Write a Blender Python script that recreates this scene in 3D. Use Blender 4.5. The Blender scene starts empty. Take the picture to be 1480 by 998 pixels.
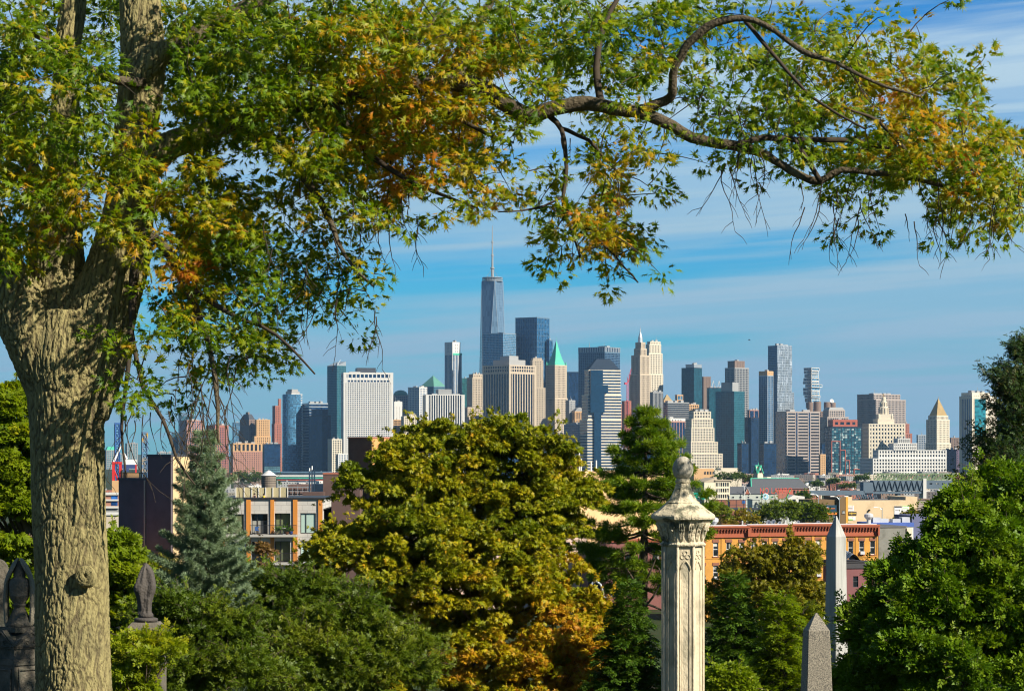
import bpy, math, random
import numpy as np
from mathutils import Vector, noise as mnoise
random.seed(7); rng = np.random.default_rng(11)
C = bpy.context.scene.collection
sc = bpy.context.scene
R = math.radians
# ------------------------------------------------------------------ camera, world, sun, exposure
FP, HY, CZ = 3600.0, 650.0, 62.0           # focal length in photo pixels, horizon row, eye height (m)
cd = bpy.data.cameras.new('camera'); cam = bpy.data.objects.new('camera', cd); C.objects.link(cam)
cam.location = (0, 0, CZ); cam.rotation_euler = (R(90), 0, 0)
cd.sensor_width = 36; cd.lens = 36*FP/1480; cd.shift_y = (HY-499)/1480; cd.clip_start = .5; cd.clip_end = 60000
sc.camera = cam
SUN_A, SUN_E = R(56), R(34)                # sun behind the camera, off to the right
sd = bpy.data.lights.new('sun', 'SUN'); sd.energy = 5.0; sd.angle = R(.5); sd.color = (1, .93, .80)
so = bpy.data.objects.new('sun', sd); C.objects.link(so)
so.rotation_euler = Vector((math.sin(SUN_A)*math.cos(SUN_E), -math.cos(SUN_A)*math.cos(SUN_E), math.sin(SUN_E))).to_track_quat('Z', 'Y').to_euler()
W = bpy.data.worlds.new('World'); sc.world = W; W.use_nodes = True
def world():
    nt = W.node_tree; N = nt.nodes; L = nt.links; N.clear()
    out = N.new('ShaderNodeOutputWorld'); bg = N.new('ShaderNodeBackground'); bg.inputs[1].default_value = .075
    sky = N.new('ShaderNodeTexSky'); sky.sky_type = 'NISHITA'; sky.sun_disc = False
    sky.sun_elevation = SUN_E; sky.sun_rotation = math.pi-SUN_A; sky.altitude = 60; sky.air_density = 1.0; sky.dust_density = .2; sky.ozone_density = 3
    tint = N.new('ShaderNodeMix'); tint.data_type = 'RGBA'; tint.blend_type = 'MULTIPLY'; tint.inputs[0].default_value = 1
    L.new(sky.outputs[0], tint.inputs[6])
    tc = N.new('ShaderNodeTexCoord'); sx = N.new('ShaderNodeSeparateXYZ'); L.new(tc.outputs['Generated'], sx.inputs[0])
    def mth(op, a, b=None):
        n = N.new('ShaderNodeMath'); n.operation = op
        for i, v in enumerate((a, b)):
            if v is None: continue
            if isinstance(v, (int, float)): n.inputs[i].default_value = v
            else: L.new(v, n.inputs[i])
        return n.outputs[0]
    el = mth('ARCSINE', sx.outputs[2])
    def ramp(stops):                                  # colour by height above the horizon (radians)
        r = N.new('ShaderNodeValToRGB'); e = r.color_ramp.elements; e[0].position = stops[0][0]; e[0].color = stops[0][1]; e[1].position = stops[-1][0]; e[1].color = stops[-1][1]
        for p, c in stops[1:-1]: x = e.new(p); x.color = c
        L.new(el, r.inputs[0]); return r.outputs[0]
    L.new(ramp([(0, (.14,.60,.86,1)), (.17, (.08,.53,.95,1)), (.32, (.35,.58,.75,1)), (.6, (.48,.58,.66,1))]), tint.inputs[7])
    az = mth('ARCTAN2', sx.outputs[0], sx.outputs[1])
    # thin veils of high cloud drawn out along the horizon, a few degrees tall, slightly tilted
    def layer(ka, ke, tilt, off, detail, lo, hi, dist):
        cb = N.new('ShaderNodeCombineXYZ')
        L.new(mth('MULTIPLY', az, ka), cb.inputs[0])
        L.new(mth('MULTIPLY', mth('ADD', el, mth('MULTIPLY', az, tilt)), ke), cb.inputs[1]); cb.inputs[2].default_value = off
        nz = N.new('ShaderNodeTexNoise'); nz.inputs['Scale'].default_value = 1; nz.inputs['Detail'].default_value = detail
        nz.inputs['Roughness'].default_value = .55; nz.inputs['Distortion'].default_value = dist; L.new(cb.outputs[0], nz.inputs['Vector'])
        mr = N.new('ShaderNodeMapRange'); mr.inputs[1].default_value = lo; mr.inputs[2].default_value = hi; mr.interpolation_type = 'SMOOTHSTEP'
        L.new(nz.outputs[0], mr.inputs[0]); return mr.outputs[0]
    a = layer(1.9, 34, -.05, 3.7, 8, .355, .525, .5)
    b = layer(3.6, 90, -.06, 9.1, 8, .40, .61, .4)
    f = mth('MINIMUM', mth('ADD', mth('MULTIPLY', a, .70), mth('MULTIPLY', b, .40)), 1.0)
    mix = N.new('ShaderNodeMix'); mix.data_type = 'RGBA'; vm = N.new('ShaderNodeVectorMath'); vm.operation = 'SCALE'; vm.inputs['Scale'].default_value = 10
    L.new(ramp([(0, (.205,.36,.50,1)), (.08, (.28,.44,.56,1)), (.16, (.38,.52,.63,1)), (.3, (.22,.30,.37,1)), (.6, (.18,.25,.32,1))]), vm.inputs[0]); L.new(vm.outputs[0], mix.inputs[7])
    L.new(f, mix.inputs[0]); L.new(tint.outputs[2], mix.inputs[6]); # side sky, out of view, darkened to cut fill on shaded faces
    side = N.new('ShaderNodeMapRange'); side.interpolation_type = 'SMOOTHSTEP'; side.inputs[1].default_value = .38; side.inputs[2].default_value = 1.15; L.new(mth('ABSOLUTE', az), side.inputs[0])
    deep = N.new('ShaderNodeMix'); deep.data_type = 'RGBA'; deep.blend_type = 'MULTIPLY'; deep.inputs[7].default_value = (.42,.55,.72,1); L.new(side.outputs[0], deep.inputs[0]); L.new(mix.outputs[2], deep.inputs[6])
    L.new(deep.outputs[2], bg.inputs[0]); L.new(bg.outputs[0], out.inputs[0])
world()
vs = sc.view_settings; vs.view_transform = 'Standard'; vs.look = 'None'; vs.exposure = 0.78; vs.gamma = 1; vs.use_curve_mapping = False
cy = sc.cycles; cy.max_bounces = 5; cy.diffuse_bounces = 3; cy.glossy_bounces = 2; cy.transmission_bounces = 3; cy.volume_bounces = 0; cy.transparent_max_bounces = 4
cy.use_adaptive_sampling = True; cy.adaptive_threshold = .02; cy.caustics_reflective = False; cy.caustics_refractive = False; cy.use_denoising = True; cy.denoising_prefilter = 'ACCURATE'; cy.pixel_filter_type = 'BLACKMAN_HARRIS'; cy.filter_width = 1.15

# ------------------------------------------------------------------ helpers
def wx(px, d): return (px-740)/FP*d
def wz(py, d): return CZ+(HY-py)/FP*d
def P(px, py, d): return Vector((wx(px, d), d, wz(py, d)))
GY = [-400, -60, 0, 15, 30, 60, 100, 200, 350, 600, 1000, 1500, 2500, 40000]
GZ = [63, 62, 60.3, 58.6, 56.6, 53.2, 49.0, 43, 38, 31, 21, 12, 3.5, 2.5]
def gz(y): return float(np.interp(y, GY, GZ))
def tag(o, label=None, cat=None, group=None, kind=None):
    for k, v in (('label', label), ('category', cat), ('group', group), ('kind', kind)):
        if v: o[k] = v
    return o
def empty(name, loc=(0, 0, 0), rz=0, label=None, cat=None, group=None):
    o = bpy.data.objects.new(name, None); C.objects.link(o); o.location = loc; o.rotation_euler = (0, 0, rz)
    o.empty_display_size = .2
    return tag(o, label, cat, group)
def link(name, me, mat=None, parent=None):
    o = bpy.data.objects.new(name, me); C.objects.link(o)
    if mat is not None: me.materials.append(mat)
    if parent is not None: o.parent = parent
    return o
class MB:
    def __init__(s): s.v = []; s.f = []
    def add(s, vs_, fs):
        n = len(s.v); s.v += [tuple(p) for p in vs_]; s.f += [tuple(i+n for i in f) for f in fs]; return s
    def box(s, x0, x1, y0, y1, z0, z1):
        return s.add([(x0,y0,z0),(x1,y0,z0),(x1,y1,z0),(x0,y1,z0),(x0,y0,z1),(x1,y0,z1),(x1,y1,z1),(x0,y1,z1)],
                     [(0,3,2,1),(4,5,6,7),(0,1,5,4),(1,2,6,5),(2,3,7,6),(3,0,4,7)])
    def frustum(s, b, z0, t, z1):                      # b, t: (x0,x1,y0,y1)
        return s.add([(b[0],b[2],z0),(b[1],b[2],z0),(b[1],b[3],z0),(b[0],b[3],z0),(t[0],t[2],z1),(t[1],t[2],z1),(t[1],t[3],z1),(t[0],t[3],z1)],
                     [(0,3,2,1),(4,5,6,7),(0,1,5,4),(1,2,6,5),(2,3,7,6),(3,0,4,7)])
    def prism(s, poly, z0, z1):
        n = len(poly)
        return s.add([(x,y,z0) for x,y in poly]+[(x,y,z1) for x,y in poly],
                     [tuple(range(n-1,-1,-1)), tuple(range(n,2*n))]+[(i,(i+1)%n,n+(i+1)%n,n+i) for i in range(n)])
    def extr(s, poly, y0, y1):                          # polygon in x,z pushed along y
        n = len(poly)
        return s.add([(x,y0,z) for x,z in poly]+[(x,y1,z) for x,z in poly],
                     [tuple(range(n)), tuple(range(2*n-1,n-1,-1))]+[(n+i,n+(i+1)%n,(i+1)%n,i) for i in range(n)])
    def tube(s, pts, rad, n=8, cap=True):
        pts = [Vector(p) for p in pts]
        if isinstance(rad, (int, float)): rad = [rad]*len(pts)
        base = len(s.v); up = None
        for i, p in enumerate(pts):
            t = (pts[min(i+1,len(pts)-1)]-pts[max(i-1,0)])
            t = t.normalized() if t.length > 1e-9 else Vector((0,0,1))
            if up is None:
                up = Vector((0,0,1)) if abs(t.z) < .9 else Vector((0,1,0))
            u = t.cross(up); u = u.normalized() if u.length > 1e-6 else t.orthogonal().normalized()
            w = u.cross(t).normalized(); up = w
            for k in range(n):
                a = 2*math.pi*k/n; s.v.append(tuple(p+(u*math.cos(a)+w*math.sin(a))*rad[i]))
        for i in range(len(pts)-1):
            for k in range(n):
                a = base+i*n+k; b = base+i*n+(k+1)%n; s.f.append((a,b,b+n,a+n))
        if cap:
            s.f.append(tuple(base+k for k in range(n-1,-1,-1))); e = base+(len(pts)-1)*n; s.f.append(tuple(e+k for k in range(n)))
        return s
    def lathe(s, prof, n=24, c=(0,0,0), rot=0, fold=None):   # prof: (r, z) from bottom to top
        base = len(s.v)
        for j,(r,z) in enumerate(prof):
            for k in range(n):
                a = rot+2*math.pi*k/n; rr = r if fold is None else r*fold(a, j/(len(prof)-1))
                s.v.append((c[0]+rr*math.cos(a), c[1]+rr*math.sin(a), c[2]+z))
        for j in range(len(prof)-1):
            for k in range(n):
                a = base+j*n+k; b = base+j*n+(k+1)%n; s.f.append((a,b,b+n,a+n))
        s.f.append(tuple(base+k for k in range(n-1,-1,-1))); e = base+(len(prof)-1)*n; s.f.append(tuple(e+k for k in range(n)))
        return s
    def build(s, name, mat, parent=None, smooth=False):
        me = bpy.data.meshes.new(name); me.from_pydata(s.v, [], s.f); me.validate()
        if smooth: me.polygons.foreach_set('use_smooth', [True]*len(me.polygons))
        return link(name, me, mat, parent)
# ------------------------------------------------------------------ materials
def base_mat(name):
    m = bpy.data.materials.new(name); m.use_nodes = True; nt = m.node_tree
    return m, nt, nt.nodes['Principled BSDF'], nt.nodes, nt.links
def rgb(c): return (c[0], c[1], c[2], 1)
PM = {}
def pm(name, col, rough=.75, var=.18, scale=2., bump=0., bscale=None, metal=0., spec=.4, stretch=(1,1,1), stain=None, stain_scale=1., stain_lo=.5, stain_hi=.62):
    if name in PM: return PM[name]
    m, nt, B, N, L = base_mat(name); PM[name] = m
    tc = N.new('ShaderNodeTexCoord'); mp = N.new('ShaderNodeMapping'); mp.inputs['Scale'].default_value = stretch; L.new(tc.outputs['Object'], mp.inputs[0])
    nz = N.new('ShaderNodeTexNoise'); nz.inputs['Scale'].default_value = scale; nz.inputs['Detail'].default_value = 5; nz.inputs['Roughness'].default_value = .6; L.new(mp.outputs[0], nz.inputs['Vector'])
    cr = N.new('ShaderNodeMix'); cr.data_type = 'RGBA'
    cr.inputs[6].default_value = rgb([c*(1-var*1.6) for c in col]); cr.inputs[7].default_value = rgb([min(1,c*(1+var*1.6)) for c in col]); L.new(nz.outputs[0], cr.inputs[0])
    o = cr.outputs[2]
    if stain:
        n2 = N.new('ShaderNodeTexNoise'); n2.inputs['Scale'].default_value = stain_scale; n2.inputs['Detail'].default_value = 8; n2.inputs['Roughness'].default_value = .65; L.new(mp.outputs[0], n2.inputs['Vector'])
        mr = N.new('ShaderNodeMapRange'); mr.inputs[1].default_value = stain_lo; mr.inputs[2].default_value = stain_hi; L.new(n2.outputs[0], mr.inputs[0])
        mx = N.new('ShaderNodeMix'); mx.data_type = 'RGBA'; mx.inputs[7].default_value = rgb(stain); L.new(mr.outputs[0], mx.inputs[0]); L.new(o, mx.inputs[6]); o = mx.outputs[2]
    L.new(o, B.inputs['Base Color']); B.inputs['Roughness'].default_value = rough; B.inputs['Metallic'].default_value = metal; B.inputs['Specular IOR Level'].default_value = spec
    if bump:
        n3 = N.new('ShaderNodeTexNoise'); n3.inputs['Scale'].default_value = bscale or scale*4; n3.inputs['Detail'].default_value = 6; L.new(mp.outputs[0], n3.inputs['Vector'])
        bp = N.new('ShaderNodeBump'); bp.inputs['Strength'].default_value = bump; bp.inputs['Distance'].default_value = .05; L.new(n3.outputs[0], bp.inputs['Height']); L.new(bp.outputs[0], B.inputs['Normal'])
    return m
def brick(name, c1, c2, mortar, scale=4., rough=.85):
    if name in PM: return PM[name]
    m, nt, B, N, L = base_mat(name); PM[name] = m
    tc = N.new('ShaderNodeTexCoord'); sx = N.new('ShaderNodeSeparateXYZ'); L.new(tc.outputs['Object'], sx.inputs[0])
    ad = N.new('ShaderNodeMath'); L.new(sx.outputs[0], ad.inputs[0]); L.new(sx.outputs[1], ad.inputs[1]); cb = N.new('ShaderNodeCombineXYZ'); L.new(ad.outputs[0], cb.inputs[0]); L.new(sx.outputs[2], cb.inputs[1])
    bt = N.new('ShaderNodeTexBrick'); bt.inputs['Color1'].default_value = rgb(c1); bt.inputs['Color2'].default_value = rgb(c2); bt.inputs['Mortar'].default_value = rgb(mortar)
    bt.inputs['Scale'].default_value = scale; bt.inputs['Mortar Size'].default_value = .012; L.new(cb.outputs[0], bt.inputs['Vector'])
    nz = N.new('ShaderNodeTexNoise'); nz.inputs['Scale'].default_value = .6; nz.inputs['Detail'].default_value = 6; L.new(tc.outputs['Object'], nz.inputs['Vector'])
    mr = N.new('ShaderNodeMapRange'); mr.inputs[3].default_value = .72; mr.inputs[4].default_value = 1.25; L.new(nz.outputs[0], mr.inputs[0])
    mx = N.new('ShaderNodeMix'); mx.data_type = 'RGBA'; mx.blend_type = 'MULTIPLY'; mx.inputs[0].default_value = 1; L.new(bt.outputs[0], mx.inputs[6]); L.new(mr.outputs[0], mx.inputs[7])
    L.new(mx.outputs[2], B.inputs['Base Color']); B.inputs['Roughness'].default_value = rough
    return m
def glass(name, col, cell=(3.2, 3.9), var=.6, rough=.12, tilt=.05, spec=.6, light=None, lightp=.1):
    """window glass: each pane has its own tint (blinds, rooms behind) and a slightly different tilt"""
    if name in PM: return PM[name]
    m, nt, B, N, L = base_mat(name); PM[name] = m
    tc = N.new('ShaderNodeTexCoord'); sn = N.new('ShaderNodeVectorMath'); sn.operation = 'SNAP'; L.new(tc.outputs['Object'], sn.inputs[0]); sn.inputs[1].default_value = (cell[0], cell[0], cell[1])
    wn = N.new('ShaderNodeTexWhiteNoise'); L.new(sn.outputs[0], wn.inputs['Vector'])
    cr = N.new('ShaderNodeValToRGB'); e = cr.color_ramp.elements
    e[0].color = rgb([c*(1-var) for c in col]); e[1].position = 1-lightp; e[1].color = rgb([c*(1+var) for c in col])
    if light: x = cr.color_ramp.elements.new(min(.99, 1-lightp+.02)); x.color = rgb(light)
    L.new(wn.outputs['Value'], cr.inputs[0]); L.new(cr.outputs[0], B.inputs['Base Color'])
    B.inputs['Roughness'].default_value = rough; B.inputs['Specular IOR Level'].default_value = spec
    ge = N.new('ShaderNodeNewGeometry'); s1 = N.new('ShaderNodeVectorMath'); s1.operation = 'MULTIPLY_ADD'
    L.new(wn.outputs['Color'], s1.inputs[0]); s1.inputs[1].default_value = (tilt,)*3; s1.inputs[2].default_value = (-tilt/2,)*3
    ad = N.new('ShaderNodeVectorMath'); L.new(ge.outputs['Normal'], ad.inputs[0]); L.new(s1.outputs[0], ad.inputs[1])
    nm = N.new('ShaderNodeVectorMath'); nm.operation = 'NORMALIZE'; L.new(ad.outputs[0], nm.inputs[0]); L.new(nm.outputs[0], B.inputs['Normal'])
    return m
def leaf_mat(name, stops, trans=.35, rough=.5, spec=.35, tr_gain=(1.5, 1.6, .7)):
    m, nt, B, N, L = base_mat(name)
    at = N.new('ShaderNodeAttribute'); at.attribute_name = 'cv'
    cr = N.new('ShaderNodeValToRGB'); el = cr.color_ramp.elements
    el[0].position = stops[0][0]; el[0].color = rgb(stops[0][1]); el[1].position = stops[-1][0]; el[1].color = rgb(stops[-1][1])
    for p, c in stops[1:-1]: x = el.new(p); x.color = rgb(c)
    L.new(at.outputs['Fac'], cr.inputs[0]); L.new(cr.outputs[0], B.inputs['Base Color']); B.inputs['Roughness'].default_value = rough; B.inputs['Specular IOR Level'].default_value = spec
    tr = N.new('ShaderNodeBsdfTranslucent'); g = N.new('ShaderNodeMix'); g.data_type = 'RGBA'; g.blend_type = 'MULTIPLY'; g.inputs[0].default_value = 1; g.inputs[7].default_value = rgb(tr_gain)
    L.new(cr.outputs[0], g.inputs[6]); L.new(g.outputs[2], tr.inputs[0])
    ms = N.new('ShaderNodeMixShader'); ms.inputs[0].default_value = trans; L.new(B.outputs[0], ms.inputs[1]); L.new(tr.outputs[0], ms.inputs[2])
    L.new(ms.outputs[0], N['Material Output'].inputs[0])
    return m
# ------------------------------------------------------------------ leaves: many small faces in one mesh
def nrm(a): return a/np.maximum(np.linalg.norm(a, axis=-1, keepdims=True), 1e-9)
def scatter(name, proto_v, proto_f, pos, fwd, up, scale, cv, mat, parent, origin=(0,0,0)):
    pv = np.asarray(proto_v, float); pf = np.asarray(proto_f, int); n = len(pv); k = len(pf); q = pf.shape[1]; N = len(pos)
    fwd = nrm(fwd); rt = nrm(np.cross(fwd, up)); u = np.cross(rt, fwd)
    sca = np.broadcast_to(np.asarray(scale, float).reshape(-1,1,1), (N,1,1))
    V = (rt[:,None,:]*pv[None,:,0:1]+fwd[:,None,:]*pv[None,:,1:2]+u[:,None,:]*pv[None,:,2:3])*sca+(pos-np.asarray(origin))[:,None,:]
    F = pf[None]+(np.arange(N)*n)[:,None,None]
    me = bpy.data.meshes.new(name); me.vertices.add(N*n); me.vertices.foreach_set('co', V.reshape(-1).astype(np.float32))
    me.loops.add(N*k*q); me.loops.foreach_set('vertex_index', F.reshape(-1).astype(np.int32))
    me.polygons.add(N*k); me.polygons.foreach_set('loop_start', (np.arange(N*k)*q).astype(np.int32))
    me.update(calc_edges=True)
    a = me.attributes.new('cv', 'FLOAT', 'FACE'); a.data.foreach_set('value', np.repeat(cv, k).astype(np.float32))
    return link(name, me, mat, parent)
def oak_leaf():
    c = (0, .5, .05)
    tips = [(0,.55),(48,.52),(-48,.52),(98,.46),(-98,.46),(140,.30),(-140,.30)]
    tips.sort(key=lambda t: t[0]); ang = [t[0] for t in tips]
    def pt(a, r, z): return (c[0]+math.sin(R(a))*r, c[1]+math.cos(R(a))*r, z)
    v = [c]; f = []
    notch = [(-180,.50)]+[((ang[i]+ang[i+1])/2, .13) for i in range(6)]+[(180,.50)]
    for i in range(7):
        b = len(v); v += [pt(*notch[i], .03), pt(tips[i][0], tips[i][1], -.08), pt(*notch[i+1], .03)]; f.append((0, b, b+1, b+2))
    return v, f
def palm_leaf(n=5, spread=150, w=.16):
    v = []; f = []
    for i in range(n):
        a = R(-spread/2+spread*i/(n-1)); L = 1-.28*abs(i-(n-1)/2)/((n-1)/2)
        d = np.array([math.sin(a), math.cos(a)]); p = np.array([d[1], -d[0]])
        b = len(v); m = d*L*.6; t = d*L
        v += [(0,0,.04), (*(m+p*w),-.02), (*t,-.30), (*(m-p*w),-.02)]; f.append((b,b+1,b+2,b+3))
    return v, f
def blade_leaf(w=.32): return [(0,0,0),(w,.5,.06),(0,1,-.08),(-w,.5,.06)], [(0,1,2,3)]
def spray_leaf(n=5):                                    # short twig with a few alternate blades
    v = []; f = []; r = random.Random(5)
    for i in range(n):
        t = i/n*.75; s = 1 if i % 2 else -1; a = R(s*r.uniform(25,60) if i < n-1 else 0); L = r.uniform(.38,.55); w = .13
        d = np.array([math.sin(a), math.cos(a)]); p = np.array([d[1],-d[0]]); o = np.array([0,t]); b = len(v); z = r.uniform(-.1,.1)
        v += [(*o,z), (*(o+d*L*.5+p*w),z+.05), (*(o+d*L),z-.08), (*(o+d*L*.5-p*w),z+.05)]; f.append((b,b+1,b+2,b+3))
    return v, f
def tuft(n=14, lo=15, hi=70, w=.035, seed=3):
    v = []; f = []; r = random.Random(seed)
    for i in range(n):
        a = 2*math.pi*i/n+r.uniform(-.2,.2); t = R(r.uniform(lo,hi)); L = r.uniform(.75,1)
        d = Vector((math.sin(t)*math.cos(a), math.cos(t), math.sin(t)*math.sin(a))); p = d.cross(Vector((r.uniform(-1,1),r.uniform(-1,1),r.uniform(-1,1)))).normalized()*w
        b = len(v); v += [(0,0,0), tuple(d*L*.55+p), tuple(d*L), tuple(d*L*.55-p)]; f.append((b,b+1,b+2,b+3))
    return v, f
def rdir(n): return nrm(rng.normal(size=(n,3)))
# ================================================================== ground
def build_ground():
    ys = [-400,-200,-80,-30,-10,0,5,10,15,20,25,30,35,40,45,50,55,60,70,80,90,100,120,140,160,180,200,230,260,300,350,400,500,600,800,1000,1250,1500,2000,2500,4000,8000,14000]
    us = np.linspace(-1,1,61); v = []; f = []
    for y in ys:
        half = 60+max(y,0)*.9
        for u in us:
            x = u*half; n = mnoise.noise((x*.03, y*.03, 0))*min(1, abs(y)/60+.2)*.8 if y < 900 else 0
            v.append((x, y, gz(y)+n-(.0009*x*x if y < 60 else 0)*.2))
    n = len(us)
    for j in range(len(ys)-1):
        for i in range(n-1): a = j*n+i; f.append((a,a+1,a+1+n,a+n))
    m = MB(); m.add(v, f)
    g = pm('ground_soil_and_grass', (.030,.045,.012), rough=.95, var=.35, scale=.5, spec=.1, stain=(.045,.04,.022), stain_scale=.05, stain_lo=.48, stain_hi=.6)
    tag(m.build('ground', g, None, True), kind='structure')
    # far low hills beyond the harbour
    m = MB(); N = 120; vs_ = []
    for i in range(N+1):
        x = -5200+10400*i/N; h = 30+26*mnoise.noise((x*.0006,3,1))+10*mnoise.noise((x*.003,5,2)); vs_ += [(x,12600,2),(x,13000,max(12,h)),(x,13900,2)]
    m.add(vs_, [(3*i,3*i+3,3*i+4,3*i+1) for i in range(N)]+[(3*i+1,3*i+4,3*i+5,3*i+2) for i in range(N)])
    tag(m.build('hills', pm('hill_woods', (.04,.06,.03), rough=1), None, True), kind='structure')
build_ground()
# ================================================================== the big pin oak in front
OD = 30.0
def bark_mat():
    """grey-olive plates with darker, older bark in the furrows between them (the furrows are real relief)"""
    m = pm('oak_bark', (.29, .245, .108), rough=.95, var=.20, scale=6, stretch=(1.6, 1.6, .6), bump=.7, bscale=34, stain=(.17, .15, .075), stain_scale=1.6, stain_lo=.52, stain_hi=.72, spec=.15)
    nt = m.node_tree; B = nt.nodes['Principled BSDF']; src = B.inputs['Base Color'].links[0].from_socket
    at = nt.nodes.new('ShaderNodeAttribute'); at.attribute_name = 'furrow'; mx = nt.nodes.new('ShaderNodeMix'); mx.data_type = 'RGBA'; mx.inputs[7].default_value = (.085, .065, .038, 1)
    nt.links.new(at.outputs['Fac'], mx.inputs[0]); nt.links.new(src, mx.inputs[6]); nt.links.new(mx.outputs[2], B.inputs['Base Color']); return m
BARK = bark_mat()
TWIG = pm('oak_twig', (.060, .046, .032), rough=.9, var=.25, scale=8, spec=.15)
LIMB = pm('oak_limb_bark', (.095, .075, .048), rough=.95, var=.3, scale=6, bump=.8, bscale=30, spec=.15, stain=(.19,.16,.085), stain_scale=3, stain_lo=.56, stain_hi=.68)
def OP(px, py, dd=0): return P(px, py, OD+dd)
def path(pts, dd0=0, dd1=0, sub=3, wob=0):
    """pixel path (px, py, radius px) -> smooth 3D points and radii, depth running from dd0 to dd1"""
    n = len(pts); out = []; rad = []
    for i in range(n-1):
        p = [pts[max(i-1,0)], pts[i], pts[i+1], pts[min(i+2,n-1)]]
        for k in range(sub):
            t = k/sub
            q = [0.5*(2*p[1][j]+(p[2][j]-p[0][j])*t+(2*p[0][j]-5*p[1][j]+4*p[2][j]-p[3][j])*t*t+(3*p[1][j]-p[0][j]-3*p[2][j]+p[3][j])*t**3) for j in range(3)]
            f = (i+t)/(n-1); dd = dd0+(dd1-dd0)*f
            out.append(OP(q[0]+random.uniform(-wob,wob), q[1]+random.uniform(-wob,wob), dd)); rad.append(max(q[2],.3)/FP*OD)
    out.append(OP(pts[-1][0], pts[-1][1], dd1)); rad.append(max(pts[-1][2],.3)/FP*OD)
    return out, rad
def build_oak():
    root = empty('oak_tree', (wx(104, OD), OD, gz(OD)-.2), 0, 'tall oak with a thick forked trunk and green and orange leaves arching over everything', 'tree')
    o = Vector(root.location)
    mb = MB()
    stems = [
        ([(107,1360,66),(107,1180,60),(107,1060,56),(107,998,55),(105,900,53.5),(102,800,53),(99,700,53),(97,640,54),(96,590,56),(98,540,62),(100,500,62),(100,450,52)], 0, 0),
        ([(112,600,46),(128,520,54),(146,455,52),(164,400,46),(178,350,43),(186,300,36),(190,250,31),(194,200,30),(201,150,31),(206,100,32),(205,50,31),(203,0,30),(201,-120,27),(196,-420,20)], 0, .25),
        ([(100,540,50),(90,470,50),(82,400,44),(80,335,40),(84,280,29),(89,220,24),(94,150,21),(99,60,20),(107,0,19),(118,-160,15)], .1, .75),
        ([(85,570,44),(62,510,46),(38,465,42),(14,415,36),(-12,350,32),(-42,250,29),(-80,60,24),(-120,-150,18)], 0, -.45),
        ([(196,120,20),(222,84,20),(243,70,13),(249,66,8)], 0, -.12),
        ([(190,250,26),(214,236,25),(240,213,21),(268,202,18.5),(295,192,16.5),(340,172,15)], 0, .1),
    ]
    for pts, a, b in stems:
        p, r = path(pts, a, b, 4); mb.tube([v-o for v in p], r, 20)
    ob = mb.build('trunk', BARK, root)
    rm = ob.modifiers.new('r', 'REMESH'); rm.mode = 'VOXEL'; rm.voxel_size = .0145
    sm = ob.modifiers.new('s', 'SMOOTH'); sm.iterations = 20; sm.factor = .5
    dg = bpy.context.evaluated_depsgraph_get(); me = bpy.data.meshes.new_from_object(ob.evaluated_get(dg)); ob.modifiers.clear(); ob.data = me
    n = len(me.vertices); co = np.empty(n*3, np.float32); me.vertices.foreach_get('co', co); co = co.reshape(-1,3)
    no = np.empty(n*3, np.float32); me.vertex_normals.foreach_get('vector', no); no = no.reshape(-1,3)
    d = np.zeros(n); fu = np.zeros(n, np.float32); vor = mnoise.voronoi; nz = mnoise.noise
    for i in range(n):
        x, y, z = co[i]
        w = nz((x*3, y*3, z*1.5))
        w2 = nz((x*9+3, y*9, z*4)); q = (x*17+w*1.5+w2*.9, y*17+w*1.3+w2*.9, z*3.3+w*1.6+w2*1.1)
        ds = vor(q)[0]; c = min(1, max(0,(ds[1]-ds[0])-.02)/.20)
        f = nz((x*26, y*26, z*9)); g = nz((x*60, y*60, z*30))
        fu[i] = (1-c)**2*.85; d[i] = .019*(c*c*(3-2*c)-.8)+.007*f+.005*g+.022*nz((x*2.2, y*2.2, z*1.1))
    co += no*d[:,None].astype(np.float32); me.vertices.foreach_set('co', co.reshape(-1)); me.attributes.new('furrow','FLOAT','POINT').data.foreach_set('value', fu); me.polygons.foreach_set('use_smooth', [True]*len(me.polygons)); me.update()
    # the healed branch scar: rings of bark round a small hole
    k = MB(); prof = [(.125,-.03),(.122,.03),(.108,.062),(.096,.052),(.086,.076),(.070,.064),(.060,.084),(.042,.066),(.034,.074),(.016,.05),(.006,.02)]
    for j in range(len(prof)-1, -1, -1): pass
    nn = 36; base = len(k.v)
    for j, (r, h) in enumerate(prof):
        for a in range(nn):
            t = 2*math.pi*a/nn; rr = r*(1+.10*mnoise.noise((math.cos(t)*1.5, math.sin(t)*1.5, j*.35)))
            k.v.append((rr*math.cos(t), -h*1.15+.014*mnoise.noise((math.cos(t)*2, math.sin(t)*2, j*.5)), rr*math.sin(t)*1.02+h*.25))
    for j in range(len(prof)-1):
        for a in range(nn):
            p_, q_ = base+j*nn+a, base+j*nn+(a+1)%nn; k.f.append((p_,p_+nn,q_+nn,q_))
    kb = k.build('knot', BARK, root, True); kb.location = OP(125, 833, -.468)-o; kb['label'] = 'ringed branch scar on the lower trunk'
    # limbs -------------------------------------------------------
    L = []
    def limb(pts, a, b, wob=.8, sub=3): L.append(path(pts, a, b, sub, wob))
    limb([(325,178,15),(380,160,14),(450,146,13),(520,134,13),(600,123,12.5),(660,119,13),(705,131,13),(738,155,12.5),(768,168,12.5),(800,156,10.5),(850,150,10.5),(900,159,9.5),(925,162,9.5),(960,176,8.8),(1000,198,8),(1060,211,7.3),(1100,221,6.5),(1130,239,6),(1165,257,5.6),(1186,262,5.2),(1216,246,4.6),(1262,250,4.2),(1312,256,3.6),(1372,271,2.8),(1430,285,2),(1485,302,1.4)], .1, -.8)
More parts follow.
